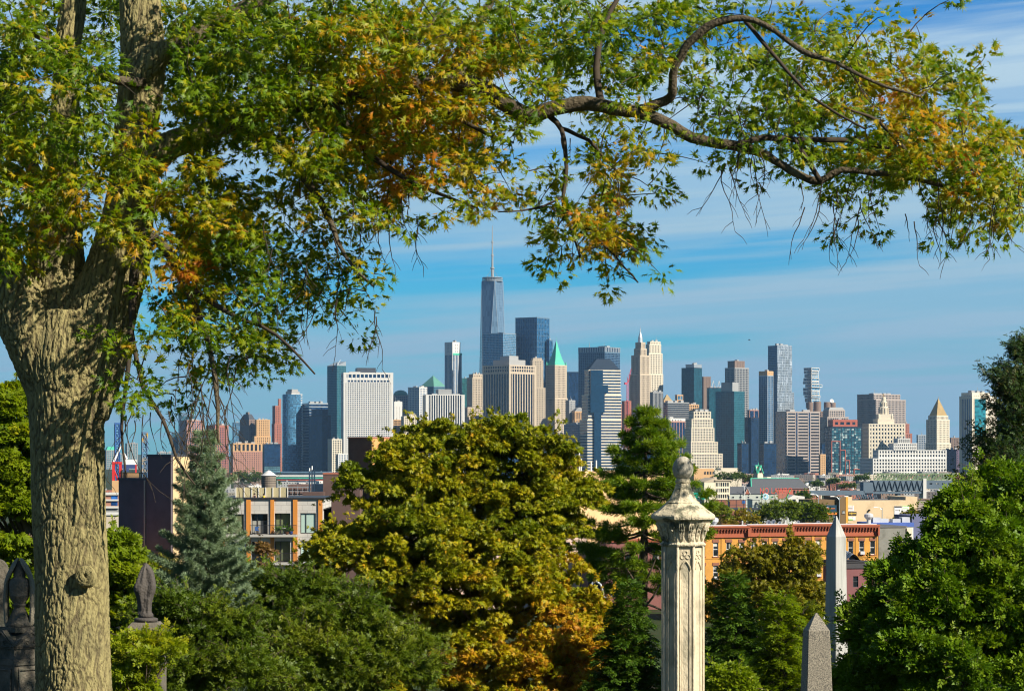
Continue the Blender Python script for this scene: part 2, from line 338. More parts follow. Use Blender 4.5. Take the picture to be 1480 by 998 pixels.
    limb([(925,160,8.5),(962,146,6.8),(973,134,6.5),(972,108,6.2),(984,80,6.2),(1004,54,6),(1034,34,5.8),(1076,26,4.8),(1120,45,4.2),(1160,75,4),(1206,90,3),(1262,118,2.2),(1330,140,1.4)], -.35, -1.2)
    limb([(1060,211,5.5),(1085,204,4.8),(1104,199,4.6),(1150,202,4),(1222,203,4),(1290,216,3.2),(1360,236,2.2),(1430,250,1.4)], -.6, -.2)
    limb([(1076,30,3),(1112,72,2.8),(1150,116,2.4),(1190,152,2),(1250,186,1.5)], -.7, -1.4)
    limb([(1186,262,4),(1150,205,3),(1140,200,2.6)], -.7, -.6)
    limb([(1230,160,1.5),(1270,176,2.6),(1320,230,2.4),(1345,262,1.6)], -.9, -.3)
    limb([(792,166,4.5),(811,188,3.6),(819,240,3),(814,300,2.6),(828,335,2),(838,372,1.3)], -.1, -.7)
    limb([(808,184,3.2),(850,203,2.6),(880,236,2),(910,262,1.3)], -.1, .5)
    limb([(815,300,2),(850,330,1.8),(890,372,1.5),(922,408,1)], -.5, -.1)
    limb([(812,286,1.8),(770,302,1.5),(720,306,1)], -.5, -1)
    limb([(205,100,17),(300,42,14),(400,-10,12),(520,-45,9),(650,-60,6)], .2, 1.0)
    limb([(340,172,9),(420,232,7),(468,300,5),(500,372,3),(540,414,1.6)], .1, -1.2)
    limb([(186,330,10),(232,352,8),(268,412,6),(296,480,4.5),(312,560,3.4),(316,640,1.6)], -.2, -1.2)
    limb([(268,412,4.5),(330,452,3.2),(400,484,2.2),(455,540,1.2)], -.6, -1.6)
    limb([(195,370,7),(192,430,6),(190,480,4.5),(182,560,3),(176,620,2.2),(182,690,1.2)], -.4, -.9)
    limb([(206,560,2.6),(236,606,2.6),(256,662,2),(282,700,1.1)], -.7, -.9)
    limb([(190,480,4),(206,560,2.6)], -.5, -.7)
    limb([(660,118,8),(682,62,6),(722,-22,4)], -.1, .6)
    limb([(868,150,6),(862,100,5),(872,40,4),(905,-24,3)], -.3, .3)
    limb([(80,320,12),(30,206,10),(-20,80,8)], .4, 1.6)
    limb([(205,120,8),(150,110,6),(70,60,4),(20,40,2)], -.2, -1.5)
    limb([(480,140,7),(520,210,5),(590,260,3.4),(690,300,1.5)], 0, -1)
    limb([(560,128,4.5),(600,70,3.4),(646,0,2)], 0, .9)
    limb([(420,150,4.5),(440,90,3.4),(476,0,2)], .1, 1.2)
    limb([(600,124,4),(660,170,3.4),(720,200,2),(742,206,1.2)], -.1, -1.2)
    for i, (p, r) in enumerate(L):
        m = MB(); m.tube([v-o for v in p], r, 10 if max(r) > .03 else 6)
        me_o = m.build('limb', LIMB if max(r) > .06 else TWIG, root, True)
        if max(r) > .06:
            for v in me_o.data.vertices:
                c = v.co; v.co = c+v.normal*(.010*mnoise.noise(c*7)+.006*mnoise.noise(c*19))
    # leaf clusters: how thickly the crown is leaved, cell by cell over its breadth
    G = ["8888"+"31"+"88888888888"+"7777777"+"7655443212100",
         "8888"+"21"+"88888888888"+"8877766"+"5344455552000",
         "8885"+"21"+"88888888888"+"7777765"+"3455667777610",
         "8888"+"42"+"88888888888"+"7433442"+"1466677777741",
         "8888"+"65"+"55888888888"+"6421353"+"1356677777776",
         "8888"+"77"+"65237888888"+"4112463"+"0233456788888",
         "8888"+"77"+"88624777777"+"4223363"+"0001124578888",
         "8876"+"57"+"88872566345"+"3256664"+"0000004324455",
         "8522"+"15"+"88862444200"+"0035663"+"0000001101222",
         "4100"+"03"+"78874454100"+"0023443"+"0"*13,
         "1000"+"05"+"77765541000"+"0001020"+"0"*13,
         "0000"+"13"+"66654331000"+"0"*7+"0"*13,
         "0011"+"35"+"54554100000"+"0"*7+"0"*13,
         "0000"+"36"+"52332000000"+"0"*7+"0"*13,
         "0000"+"11"+"20000000000"+"0"*7+"0"*13]
    blobs = [(170,270,200,95,.20),(60,120,80,120,.05),(600,170,130,120,.30),(560,60,90,60,.16),(700,100,60,50,.18),(470,270,70,60,.10),(265,400,50,45,.45),(310,300,80,40,.10),(900,230,60,60,.28),(860,330,70,60,.30),  # first blob paints the left sprays' sunlit brightness into leaf colour
             (1250,110,90,60,.26),(1380,210,90,70,.26),(1300,170,60,50,.14),(1050,330,60,60,.2),(590,270,80,50,.26),(730,300,40,30,.25),(90,300,60,25,.12),(1440,320,60,60,.2)]
    def autumn_and_sunlit(x, y): return sum(a*math.exp(-((x-cx)/sx)**2-((y-cy_)/sy)**2) for cx,cy_,sx,sy,a in blobs)
    cl = []
    for j, row in enumerate(G):
        assert len(row) == 37, (j, len(row))
        for i, ch in enumerate(row):
            dns = int(ch)
            if not dns: continue
            m = {1:1,2:1,3:2,4:3,5:5,6:7,7:9,8:12}[dns]
            if dns == 1 and random.random() < .3: continue
            if 1 <= i <= 5: m = max(1, round(m*(.55 if j >= 3 else .7)))
            for _ in range(max(1, round(m/2.6)) if m > 2 else m):
                x, y = 40*i+random.uniform(-3,43), 40*j+random.uniform(-3,43)
                front = (i <= 5 and j >= 2) 
                dd = random.uniform(-2.3, -.75) if front and random.random() < (.75 if j >= 4 else .55) else (random.uniform(-1.5, 2.4) if i >= 7 else random.uniform(-1.6, 2.2))
                stem_x = 205 if y < 110 else 198
                if abs(x-stem_x) < 62 and y < 135 and dd < .6: dd = random.uniform(.7, 2.4)
                if abs(x-195) < 40 and 240 <= y < 330 and dd < .6 and random.random() < .3: continue
                if front and dd > -.7 and i in (4,5) : dd = random.uniform(.7, 2)
                cl.append((x, y, dd))
                if m > 2:                              # a spray: two more tufts farther along the same twig
                    an = random.uniform(0, 6.28); sx_, sy_, sz_ = math.cos(an)*15, math.sin(an)*9+7, random.uniform(-.14, .14)
                    for q in (1, 2):
                        xx, yy = x+sx_*q, y+sy_*q
                        if G[min(14, max(0, int(yy//40)))][min(36, max(0, int(xx//40)))] != '0': cl.append((xx, yy, dd+sz_*q))
    seen = len(cl)
    for _ in range(190): cl.append((random.uniform(-260, 1150), random.uniform(-330, -8), random.uniform(-.6, 2.2)))
    for _ in range(55): cl.append((random.uniform(240, 640), random.uniform(-190, -6), random.uniform(-1.7, -.4)))
    for _ in range(40): cl.append((random.uniform(-320, -10), random.uniform(-100, 420), random.uniform(-1, 2.0)))
    cp = np.array([OP(*c) for c in cl])
    # twigs: join every cluster to the nearest wood already there
    nodes = np.array([v for p, r in L for v in p]); 
    tr = np.array([v for pts, a, b in stems[1:4] for v in path(pts, a, b, 4)[0]]); nodes = np.vstack([nodes, tr])
    d0 = np.array([np.min(np.sum((nodes-c)**2, 1)) for c in cp]); order = np.argsort(d0)
    tw = MB(); tdir = np.zeros_like(cp); cap = np.empty((len(nodes)+len(cp)*3, 3)); cap[:len(nodes)] = nodes; cnt = len(nodes)
    for i in order:
        c = cp[i]; q = cap[np.argmin(np.sum((cap[:cnt]-c)**2, 1))]; a = Vector(q); b = Vector(c); ln = (b-a).length
        mid = (a+b)/2+Vector((random.uniform(-.12,.12), random.uniform(-.12,.12), random.uniform(.0,.16)))*ln
        q1 = a.lerp(mid, .5)+(mid-a.lerp(b,.5))*.25; q2 = mid.lerp(b, .5)+(mid-a.lerp(b,.5))*.25
        r0 = min(.013, .0045+.006*ln); tw.tube([a-o, q1-o, mid-o, q2-o, b-o], [r0, r0*.9, r0*.75, r0*.6, .003], 4, False)
        cap[cnt] = mid; cap[cnt+1] = q2; cap[cnt+2] = c; cnt += 3; tdir[i] = (b-q2).normalized() if ln > .02 else (0,0,-1)
    # bare hanging shoots
    def shoots(x0, x1, y0, y1, n, ln, dd=-.9, lean=.35):
        for _ in range(n):
            x, y = random.uniform(x0,x1), random.uniform(y0,y1); z = random.uniform(dd-.5, dd+.5); p = OP(x,y,z); pts = [p-o]; v = Vector((random.uniform(-lean,lean), random.uniform(-.2,.2), -1)).normalized()
            l = ln*random.uniform(.4,1); k = 6
            for s_ in range(k):
                v = (v+Vector((random.uniform(-.3,.3), random.uniform(-.2,.2), random.uniform(-.15,.12)))).normalized(); pts.append(pts[-1]+v*l/k)
                if random.random() < .5:
                    w = (v+Vector((random.uniform(-1,1), random.uniform(-.4,.4), random.uniform(-.1,.4)))).normalized(); e = pts[-1]+w*l*.16
                    tw.tube([pts[-1], e, e+(w+Vector((0,0,-.5))).normalized()*l*.12], [.004,.003,.002], 4, False)
            tw.tube(pts, [.0075,.0065,.0055,.005,.004,.003,.0025], 4, False)
    shoots(265,345,480,600,20,1.3); shoots(170,250,570,640,9,1.0,-.8); shoots(1040,1110,215,250,9,1.0,-.9); shoots(1150,1480,255,320,34,.75,-.9); shoots(380,560,300,460,20,.8)
    shoots(790,900,190,340,12,.6,-.4); shoots(1010,1250,60,200,22,.6,-.9,.8); shoots(480,640,280,330,10,.7)
    tw.build('twigs', TWIG, root)
    # leaves
    pos = []; fw = []; up = []; scl = []; cv = []
    for i, (x, y, dd) in enumerate(cl):
        k = rng.integers(17, 29) if i < seen else 14
        u = random.random(); dr = Vector(tdir[i]); au = autumn_and_sunlit(x, y)
        base = .20+.10*rng.normal()+au*(1 if random.random() < .72 else .2)
        rad = random.uniform(.10, .19)
        v = rdir(k)*np.cbrt(rng.random((k,1)))*rad*np.array([1.25,1.1,.8])+np.array(dr)*.03
        pos.append(cp[i]+v); f = nrm(v)*1.15+np.array(dr)*.4+rng.normal(size=(k,3))*.45+np.array([0,0,-.25]); fw.append(f)
        up.append(rng.normal(size=(k,3))*.55+np.array([.25,-.45,.75])); scl.append(rng.uniform(.075,.155,k)); cv.append(np.clip(base+rng.normal(size=k)*.10, 0, 1))
    v, f = oak_leaf(); v = [(a, b-.0, c) for a, b, c in v]
    scatter('crown', v, f, np.vstack(pos), np.vstack(fw), np.vstack(up), np.concatenate(scl), np.concatenate(cv), OAKLEAF, root, root.location)
    return root
OAKLEAF = leaf_mat('oak_leaves', [(0,(.055,.120,.003)),(.25,(.155,.235,.004)),(.42,(.29,.285,.005)),(.60,(.46,.26,.008)),(.8,(.46,.15,.012)),(1,(.28,.075,.012))], trans=.42, rough=.45, spec=.28, tr_gain=(1.5,1.5,.5))
build_oak()
# ================================================================== far skyline
STONE = {
 'white': pm('white_stone', (.62,.60,.55), var=.06, scale=.05), 'grey': pm('grey_stone', (.30,.30,.29), var=.08, scale=.05), 'tan': pm('tan_stone', (.46,.375,.27), var=.08, scale=.05),
 'cream': pm('cream_stone', (.60,.53,.40), var=.07, scale=.05), 'pink': pm('pink_brick', (.40,.20,.14), var=.1, scale=.05), 'red': pm('red_brick_far', (.33,.12,.075), var=.1, scale=.05),
 'brown': pm('brown_stone', (.20,.135,.10), var=.1, scale=.05), 'navy': pm('navy_metal', (.014,.026,.045), var=.1, scale=.05, rough=.75, spec=.2), 'steel': pm('steel_panel', (.36,.40,.42), var=.12, scale=.05, rough=.4, metal=.4),
 'dark': pm('dark_metal', (.05,.055,.065), var=.1, scale=.05, rough=.5), 'blue': pm('blue_panel', (.10,.17,.24), var=.08, scale=.05, rough=.5), 'teal': pm('teal_panel', (.045,.13,.15), var=.08, scale=.05, rough=.5),
 'copper': pm('green_copper', (.06,.44,.29), var=.12, scale=.1, rough=.6), 'dkcopper': pm('old_copper', (.09,.25,.19), var=.12, scale=.1, rough=.6), 'gold': pm('gilded_roof', (.33,.22,.075), var=.2, scale=.1, rough=.6),
 'purple': pm('purple_brick', (.13,.09,.13), var=.1, scale=.05), 'rust': pm('rust_red_frame', (.36,.09,.05), var=.1, scale=.05), 'mauve': pm('grey_brown_stone', (.36,.30,.26), var=.07, scale=.05), 'orange': pm('orange_stone', (.55,.33,.15), var=.08, scale=.05),
}
GL = {
 'navy': glass('navy_glass', (.007,.030,.080)), 'blue': glass('blue_glass', (.014,.075,.165)), 'teal': glass('teal_glass', (.012,.075,.10), var=.35, tilt=.03), 'green': glass('green_glass', (.012,.085,.085)), 'dark': glass('dark_glass', (.012,.016,.024)),
 'sky': glass('sky_glass', (.045,.15,.26), rough=.08, spec=.9), 'mixed': glass('mixed_glass', (.018,.085,.11), cell=(5,4), light=(.42,.52,.50), lightp=.16), 'pale': glass('pale_glass', (.09,.20,.23), var=.4),
}
ROOF = pm('far_roof_gravel', (.24,.23,.22), var=.2, scale=.05)
PLANT = pm('roof_plant_metal', (.34,.34,.33), var=.2, scale=.1)
class Tower:
    def __init__(s, name, label, cat, d, xC, th, group, base=None):
        s.d = d; s.th = R(th); s.base = (gz(d) if base is None else base)-.5
        s.root = empty(name, (wx(xC, d), d, s.base), s.th, label, cat, group)
        s.wall = {}; s.gl = {}
    def loc(s, px, d):                                   # pixel column at a distance -> local x, y
        x = wx(px, d)-s.root.location.x; y = d-s.root.location.y; c, n = math.cos(s.th), math.sin(s.th)
        return x*c+y*n, -x*n+y*c
    def z(s, py): return wz(py, s.d)-s.base
    def rect(s, xL, xC, xR, dd=0, depth=None):
        d = s.d+dd; t = (xC-740)/FP; c, n = math.cos(s.th), math.sin(s.th); lx, ly = s.loc(xC, d)
        Wd = (xR-xC)*d/FP/max(.15, c-t*n) if xR > xC else (depth or 20)
        D = (xC-xL)*d/FP/max(.15, n+t*c) if xC > xL else (depth or Wd*.8)
        return lx, lx+Wd, ly, ly+D
    def mb(s, store, mat): return store.setdefault(mat, MB())
    def block(s, r, z0, z1, wall='grey', gl='blue', bay=5, floor=4, pw=1.6, sh=1.5, cp=0, tb=3, bb=0, prot=.5, sides='FRBL'):
        x0, x1, y0, y1 = r; g = s.mb(s.gl, gl); w = s.mb(s.wall, wall); g.box(x0,x1,y0,y1,z0,z1-.4)
        w.box(x0-prot-.1,x1+prot+.1,y0-prot-.1,y1+prot+.1,z1-max(tb,.8),z1)                       # parapet band
        if bb: w.box(x0-prot-.2,x1+prot+.2,y0-prot-.2,y1+prot+.2,z0,z0+bb)
        H = z1-max(tb,.8)
        if sh:
            k = 0; n = max(1, round((H-z0-bb)/floor)); fl = (H-z0-bb)/n; p = prot*.7
            for k in range(n):
                a = z0+bb+k*fl; w.box(x0-p,x1+p,y0-p,y1+p,a+.02,a+sh*fl/floor)
        if pw:
            for ax, (a, b) in (('x',(x0,x1)),('y',(y0,y1))):
                n = max(1, round((b-a)/bay)); st = (b-a)/n; h = pw*st/bay/2
                for i in range(n+1):
                    q = a+i*st; hh = max(h, cp/2) if i in (0,n) else h; q0, q1 = q-hh, q+hh
                    if i == 0: q0, q1 = a-prot*.98, a+max(hh*2-prot, .3)
                    if i == n: q0, q1 = b-max(hh*2-prot,.3), b+prot*.98
                    if ax == 'x':
                        w.box(q0,q1,y0-prot,y0+.3,z0,H+.1)
                        if 'B' in sides: w.box(q0,q1,y1-.3,y1+prot,z0,H+.1)
                    elif i not in (0, n):
                        w.box(x0-prot,x0+.3,q0,q1,z0,H+.1); w.box(x1-.3,x1+prot,q0,q1,z0,H+.1)
                    else:
                        e = .05
                        w.box(x0-prot+e,x0+.3,q0+e,q1-e,z0,H+.1); w.box(x1-.3,x1+prot-e,q0+e,q1-e,z0,H+.1)
    def roofstuff(s, r, z, n=3, h=(2,5)):
        x0,x1,y0,y1 = r; w, dd = x1-x0, y1-y0
        for i in range(n):
            m = MB()
            a = x0+w*(.08+.84*(i+random.uniform(.1,.5))/n*.95); b = min(x1-.05*w, a+w*random.uniform(.08,.26)); c = y0+dd*random.uniform(.08,.4); e = min(y1-.05*dd, c+dd*random.uniform(.15,.4))
            hh = random.uniform(*h); m.box(a,b,c,e,z-.3,z+hh)
            if random.random() < .35: m.tube([((a+b)/2,(c+e)/2,z+hh),((a+b)/2,(c+e)/2,z+hh+random.uniform(4,9))], .35, 5)
            m.build('roof_plant', PLANT, s.root)
    def done(s):
        for k, m in s.gl.items(): m.build('glazing', GL[k], s.root)
        for k, m in s.wall.items(): m.build('facade', STONE[k], s.root)
        return s
GRP = 'towers of the far skyline'
def tower(label, d, tiers, th=30, name='skyscraper', cat='skyscraper', stuff=3, wall='grey', gl='blue', group=GRP, **kw):
    """tiers, bottom first: (xL, xC, xR, yTop[, dict of style changes]); each stands on the one below unless 'g' (ground)"""
    t = Tower(name, label, cat, d, tiers[0][1], th, group); z0 = 0; w0 = tiers[0][2]-tiers[0][0]; r = None; rs = []
    for i, q in enumerate(tiers):
        st = dict(wall=wall, gl=gl); st.update(kw); ex = dict(q[4]) if len(q) > 4 else {}; g = ex.pop('g', False); dd = ex.pop('dd', None); depth = ex.pop('depth', None); st.update(ex)
        if dd is None: dd = 0 if (i == 0) else .35*max(0, w0-(q[2]-q[0]))*d/FP+.6
        r = t.rect(q[0], q[1], q[2], dd, depth); z1 = t.z(q[3]); t.block(r, 0 if (i == 0 or g) else z0-.2, z1, **st); z0 = z1; rs.append((r, z1))
    if stuff: t.roofstuff(r, z0, stuff)
    t.done(); t.rs = rs
    return t
def extra(t, name, mat, mb, smooth=False): return mb.build(name, STONE[mat] if isinstance(mat, str) else mat, t.root, smooth)
def pyramid(t, name, mat, r, z0, z1, inset=0, top=.02, conc=False):
    x0,x1,y0,y1 = r; cx,cy_ = (x0+x1)/2,(y0+y1)/2; m = MB(); fr = [(1,0),(.62,.30),(.34,.60),(.15,.85),(.02,1)] if conc else [(1,0),(top,1)]
    for (a,f),(b,g) in zip(fr[:-1], fr[1:]):
        rr = lambda k: (cx+(x0-cx)*k, cx+(x1-cx)*k, cy_+(y0-cy_)*k, cy_+(y1-cy_)*k)
        m.frustum(rr(a), z0+(z1-z0)*f, rr(b), z0+(z1-z0)*g)
    return extra(t, name, mat, m)
def inset(r, k): x0,x1,y0,y1 = r; cx,cy_=(x0+x1)/2,(y0+y1)/2; return (cx+(x0-cx)*k, cx+(x1-cx)*k, cy_+(y0-cy_)*k, cy_+(y1-cy_)*k)
def mast(t, r, z0, z1, rad=.6, name='mast', mat='steel', fx=.5, fy=.5):
    x = r[0]+(r[1]-r[0])*fx; y = r[2]+(r[3]-r[2])*fy; m = MB(); m.tube([(x,y,z0-.5),(x,y,(z0+z1)/2),(x,y,z1)],[rad,rad*.7,rad*.35],6); return extra(t, name, mat, m)
curtain = dict(wall='blue', bay=4.5, floor=4, pw=.35, sh=.5, prot=.15, tb=2)
def cur(**k): c = dict(curtain); c.update(k); return c

# ---- left group
t = tower('blue glass tower with a sloping roof edge, behind the pink gridded tower', 6650, [(258,262,283,600)], 20, gl='teal', stuff=0, **cur(wall='blue', sh=1.1))
m = MB(); r, z = t.rs[0]; m.add([(r[0],r[2],z),(r[1],r[2],z),(r[1],r[3],z),(r[0],r[3],z),(r[0],r[2],z+9),(r[0],r[3],z+9)], [(0,1,4),(3,5,2),(0,4,5,3),(4,1,2,5)]); extra(t,'roof_screen','blue',m)
tower('pinkish brick tower gridded with windows, left of the red brick tower', 6400, [(260,270,294,607)], 26, wall='pink', gl='blue', bay=6, floor=4.5, pw=2.4, sh=1.8)
tower('small dark glass tower at the left foot of the sloping-roofed tower', 6500, [(248,250,258,624)], 20, gl='teal', stuff=1, **cur())
tower('narrow dull red tower with a flat cornice, behind the tip of the blue spruce', 6500, [(298,311,330,614)], 35, wall='red', gl='navy', bay=6, floor=4.5, pw=2.6, sh=1.6, tb=7)
tower('low blue glass block between the red tower and the dark mansard tower', 6600, [(336,338,350,610)], 20, gl='sky', stuff=1, **cur(sh=1.4))
t = tower('old dark stone tower with a steep mansard crown', 6300, [(345,360,371,622),(347,360,369,606)], 40, wall='brown', gl='dark', bay=5, floor=4.2, pw=2.6, sh=1.8)
pyramid(t,'roof','dark',t.rs[-1][0],t.rs[-1][1],t.z(598),top=.5); m=MB(); r=inset(t.rs[-1][0],.25); m.box(*r,t.z(600),t.z(595)); extra(t,'chimney','brown',m)
tower('sunlit tan hotel-like block with a notched top beside the mansard tower', 6280, [(364,368,391,630),(369,371,390,606)], 18, wall='orange', gl='dark', bay=5, floor=4.2, pw=3.0, sh=2.0)
tower('stepped slender red brick tower left of the round-fronted blue glass tower', 6350, [(393,397,407,612),(394,398,406,586),(402,403,406,576)], 28, wall='red', gl='dark', bay=5, floor=4.2, pw=3, sh=1.6, stuff=0)
t = tower('broad red brick block with a tan arcaded top storey', 5400, [(333,337,379,652),(333,337,379,640,dict(wall='orange',dd=0,bay=9,floor=20,pw=4,sh=2,prot=.7))], 14, wall='pink', gl='dark', bay=5, floor=4.2, pw=3, sh=2)
tower('low dark office block with pale lit floors near its foot', 5420, [(378,382,405,673,dict(gl='pale',sh=1.4)),(378,382,405,641,dict(dd=0))], 15, gl='navy', **cur(wall='navy'))
# round-fronted tower
t = Tower('skyscraper','tall blue glass tower with a round corner and a banded right side','skyscraper',5800,421,38,GRP); r = t.rect(409,421,437); z1=t.z(569); t.block(r,0,z1,**cur(gl='sky',wall='white',sh=1.5,pw=0))
cx=(r[0]*1+r[0])/2; m=MB(); rad=(r[3]-r[2])*.62; m.lathe([(rad,0),(rad,z1-1)],32,(r[0]+rad*.55,r[2]+rad*.75,0)); m.build('round_bay',GL['sky'],t.root); m=MB()
for i in range(44): m.lathe([(rad+.15,z1/44*i),(rad+.15,z1/44*i+.8)],32,(r[0]+rad*.55,r[2]+rad*.75,0))
extra(t,'floor_bands','blue',m); m=MB(); q=inset(r,.72); m.box(*q,z1-1,t.z(565)); q=inset(r,.55); m.box(*q,t.z(565)-.2,t.z(562)); extra(t,'penthouse','grey',m); t.done(); mast(t,r,t.z(562),t.z(556),.4)
tower('dark navy tower with silver floor bands on its left part', 5780, [(437,447,474,582)], 24, gl='navy', wall='steel', bay=5, floor=7, pw=0, sh=2.2, prot=.2)
t = tower('blunt near-black glass slab with clipped top corners in front of the banded navy tower', 5650, [(446,466,478,600),(450,466,474,591)], 44, gl='navy', stuff=0, **cur(wall='navy'))
t = tower('tall teal glass tower with a slanted rooftop, left of the white gridded slab', 5900, [(473,487,500,528)], 42, gl='teal', stuff=0, **cur(wall='teal',sh=1.0,pw=.6)); r,z=t.rs[0]
m=MB(); m.add([(r[0],r[2],z),(r[1],r[2],z),(r[1],r[3],z),(r[0],r[3],z),(r[1],r[2],z+10),(r[1],r[3],z+10)],[(0,1,4),(3,5,2),(1,2,5,4),(0,4,5,3)]); extra(t,'roof_screen','steel',m)
m=MB(); m.tube([(r[0]+5,r[2]+5,z+2),(r[0]+16,r[2]+6,z+14)],.5,5); m.box(r[0]+3,r[0]+8,r[2]+3,r[2]+8,z,z+6); extra(t,'roof_crane','steel',m)
t = tower('broad white slab gridded with small square windows and a dark rooftop box', 5600, [(492,497,568,552),(492,497,568,548,dict(dd=0,bay=7.5,floor=9,pw=2.2,sh=1,tb=1.5)),(492,497,568,538,dict(dd=0,bay=9,floor=14,pw=2.4,sh=5,tb=4,prot=.9))], 10, wall='white', gl='navy', bay=4.05, floor=4.4, pw=1.75, sh=1.9, cp=7, tb=1.5, prot=.8, stuff=0)
r,z=t.rs[-1]; m=MB(); w=r[1]-r[0]; m.box(r[0]+w*.28,r[0]+w*.66,r[2]+8,r[3]-5,z-.5,t.z(531)); extra(t,'penthouse','dark',m); t.roofstuff((r[0],r[1],r[2],r[3]),z,5,(1,2.5))
t = tower('round building under a low green dome', 6300, [(566,572,592,571,dict())], 15, wall='mauve', gl='blue', bay=5, floor=4.2, pw=1.5, sh=1.8, stuff=0); r,z=t.rs[0]
cx,cy_=(r[0]+r[1])/2,(r[2]+r[3])/2; rr=(r[1]-r[0])*.52; m=MB(); m.lathe([(rr*math.cos(a),rr*.75*math.sin(a)) for a in np.linspace(0,math.pi/2*.97,9)],32,(cx,cy_,z)); extra(t,'dome','dkcopper',m,True)
tower('grey-blue office tower with a bright white right face, right of the green dome', 6150, [(590,606,617,559)], 48, wall='white', gl='blue', bay=5.5, floor=4.4, pw=2.0, sh=1.8)
t = tower('square tower with a wide green copper pyramid roof', 6400, [(608,627,644,558)], 45, wall='blue', gl='teal', bay=5, floor=4, pw=.8, sh=1.2, stuff=0); r,z=t.rs[0]; pyramid(t,'roof','dkcopper',(r[0]-1,r[1]+1,r[2]-1,r[3]+1),z-.1,t.z(542))
t = tower('white slab with bold black vertical stripes', 5600, [(611,616,671,570)], 10, wall='white', gl='dark', bay=5.4, floor=40, pw=2.2, sh=0, cp=6, tb=1.5, prot=1.0, stuff=0); r,z=t.rs[0]
m=MB(); w=r[1]-r[0]; m.box(r[0]+w*.33,r[0]+w*.68,r[2]+5,r[3]-5,z-.3,t.z(562)); extra(t,'penthouse','grey',m); t.roofstuff(r,z,2,(2,6))
t = tower('slim tower with white pinstripe left side and a white crown over blue glass', 6200, [(643,654,667,511,dict(gl='blue',pw=1.6,bay=5)),(643,654,665,494,dict(dd=0,wall='white',pw=4.5,bay=6,sh=4,floor=7,tb=6))], 40, wall='white', gl='blue', bay=4, floor=4, pw=1.8, sh=0, stuff=1)
r,z=t.rs[0]; m=MB(); m.box(r[0]+1,r[1]+.9,r[2]-1.0,r[2],z-3,z+2); extra(t,'green_band','copper',m)
tower('green glass block half hidden behind the tan stepped tower', 6300, [(665,668,680,546)], 20, gl='green', stuff=1, **cur(wall='teal'))
t = tower('tan art deco tower with stepped shoulders below the tallest tower', 5900, [(670,676,700,588),(675,683,699,545),(678,684,697,540)], 26, wall='tan', gl='dark', bay=4.4, floor=4.2, pw=2.4, sh=1.9, tb=4)
tower('small plain white block beside the white gridded slab', 5900, [(567,570,581,580)], 18, wall='white', gl='dark', bay=9, floor=30, pw=6, sh=4, tb=12)
tower('low ornate tan block rising behind the chestnut crown', 5750, [(580,584,602,601),(590,592,601,598)], 15, wall='cream', gl='dark', bay=5, floor=4.4, pw=2.6, sh=2)
tower('brown and cream banded low block, foot of the green dome', 5800, [(566,569,581,606)], 15, wall='orange', gl='dark', bay=8, floor=5, pw=1, sh=2.2, stuff=1)

# ---- tallest tower: square base turning into a square top set at 45 degrees
def tallest():
    d = 6150; t = Tower('skyscraper','tallest glass tower, tapering in long triangles to a thin mast','skyscraper',d,711.5,0,GRP)
    m = MB(); hb = 23.0*d/FP; zb = 0; z0 = t.z(672); z1 = t.z(405); yaw = R(12)
    bs = [(hb*1.14*math.cos(yaw+math.pi/4+i*math.pi/2), hb*1.14*math.sin(yaw+math.pi/4+i*math.pi/2)+40) for i in range(4)]
    ht = 15.9*d/FP; ts = [(ht*math.cos(yaw+i*math.pi/2+math.pi/2), ht*math.sin(yaw+i*math.pi/2+math.pi/2)+40) for i in range(4)]
    vv = [(x,y,0) for x,y in bs]+[(x,y,z0) for x,y in bs]+[(x,y,z1) for x,y in ts]
    ff = [(i,(i+1)%4,4+(i+1)%4,4+i) for i in range(4)]+[(4+i,4+(i+1)%4,8+i) for i in range(4)]+[(4+(i+1)%4,8+(i+1)%4,8+i) for i in range(4)]+[(8,9,10,11)]
    m.add(vv, ff); m.build('glazing', glass('tallest_tower_glass',(.10,.165,.235),cell=(4,13),var=.22,rough=.10,tilt=.02,spec=1), t.root)
    m = MB()
    for i in range(4):                                 # steel edges and floor lines
        a = Vector((*bs[i],z0)); b = Vector((*ts[i],z1)); c = Vector((*ts[(i+3)%4],z1)); m.tube([a,b],.5,4); m.tube([a,c],.5,4)
    extra(t,'corner_edges','steel',m); m = MB(); n = 64
    for k in range(n):
        f = k/n; z = z0+(z1-z0)*f; poly = []
        for i in range(4):
            p = Vector(bs[i]); q = Vector(ts[i]); w = Vector(ts[(i+3)%4]); poly += [tuple(p.lerp(w,f)*1.003), tuple(p.lerp(q,f)*1.003)]
        poly = [(x,40+(y-40)*1.0) for x,y in poly]
        m.prism(poly, z, z+.55)
    extra(t,'floor_lines','blue',m)
    m = MB(); rr = ht*.92
    for zz, h in ((z1,2.5),(z1+5,1.2),(z1+8.5,1.5)): m.lathe([(rr,0),(rr,h)],24,(0,40,zz))
    for i in range(24): a = 2*math.pi*i/24; m.tube([(rr*math.cos(a),40+rr*math.sin(a),z1),(rr*math.cos(a),40+rr*math.sin(a),z1+10)],.35,4)
    extra(t,'crown_ring','steel',m)
    m = MB(); zt = t.z(324); pts = [(0,z1,2.3),(0,z1+30,2.0),(0,z1+32,3.2),(0,z1+34,3.2),(0,z1+35,1.5),(0,z1+62,1.3),(0,z1+63,2.0),(0,z1+66,2.0),(0,z1+67,1.1),(0,z1+95,.9),(0,z1+96,1.5),(0,z1+99,1.5),(0,z1+100,.8),(0,zt,.35)]
    m.tube([(0,40,z) for _,z,_ in pts],[r*1.7 for _,_,r in pts],8)
    for i in range(4): a = math.pi/4+i*math.pi/2; m.tube([(rr*.85*math.cos(a),40+rr*.85*math.sin(a),z1+9),(0,40,z1+34)],.22,4)
    extra(t,'mast','grey',m)
tallest()
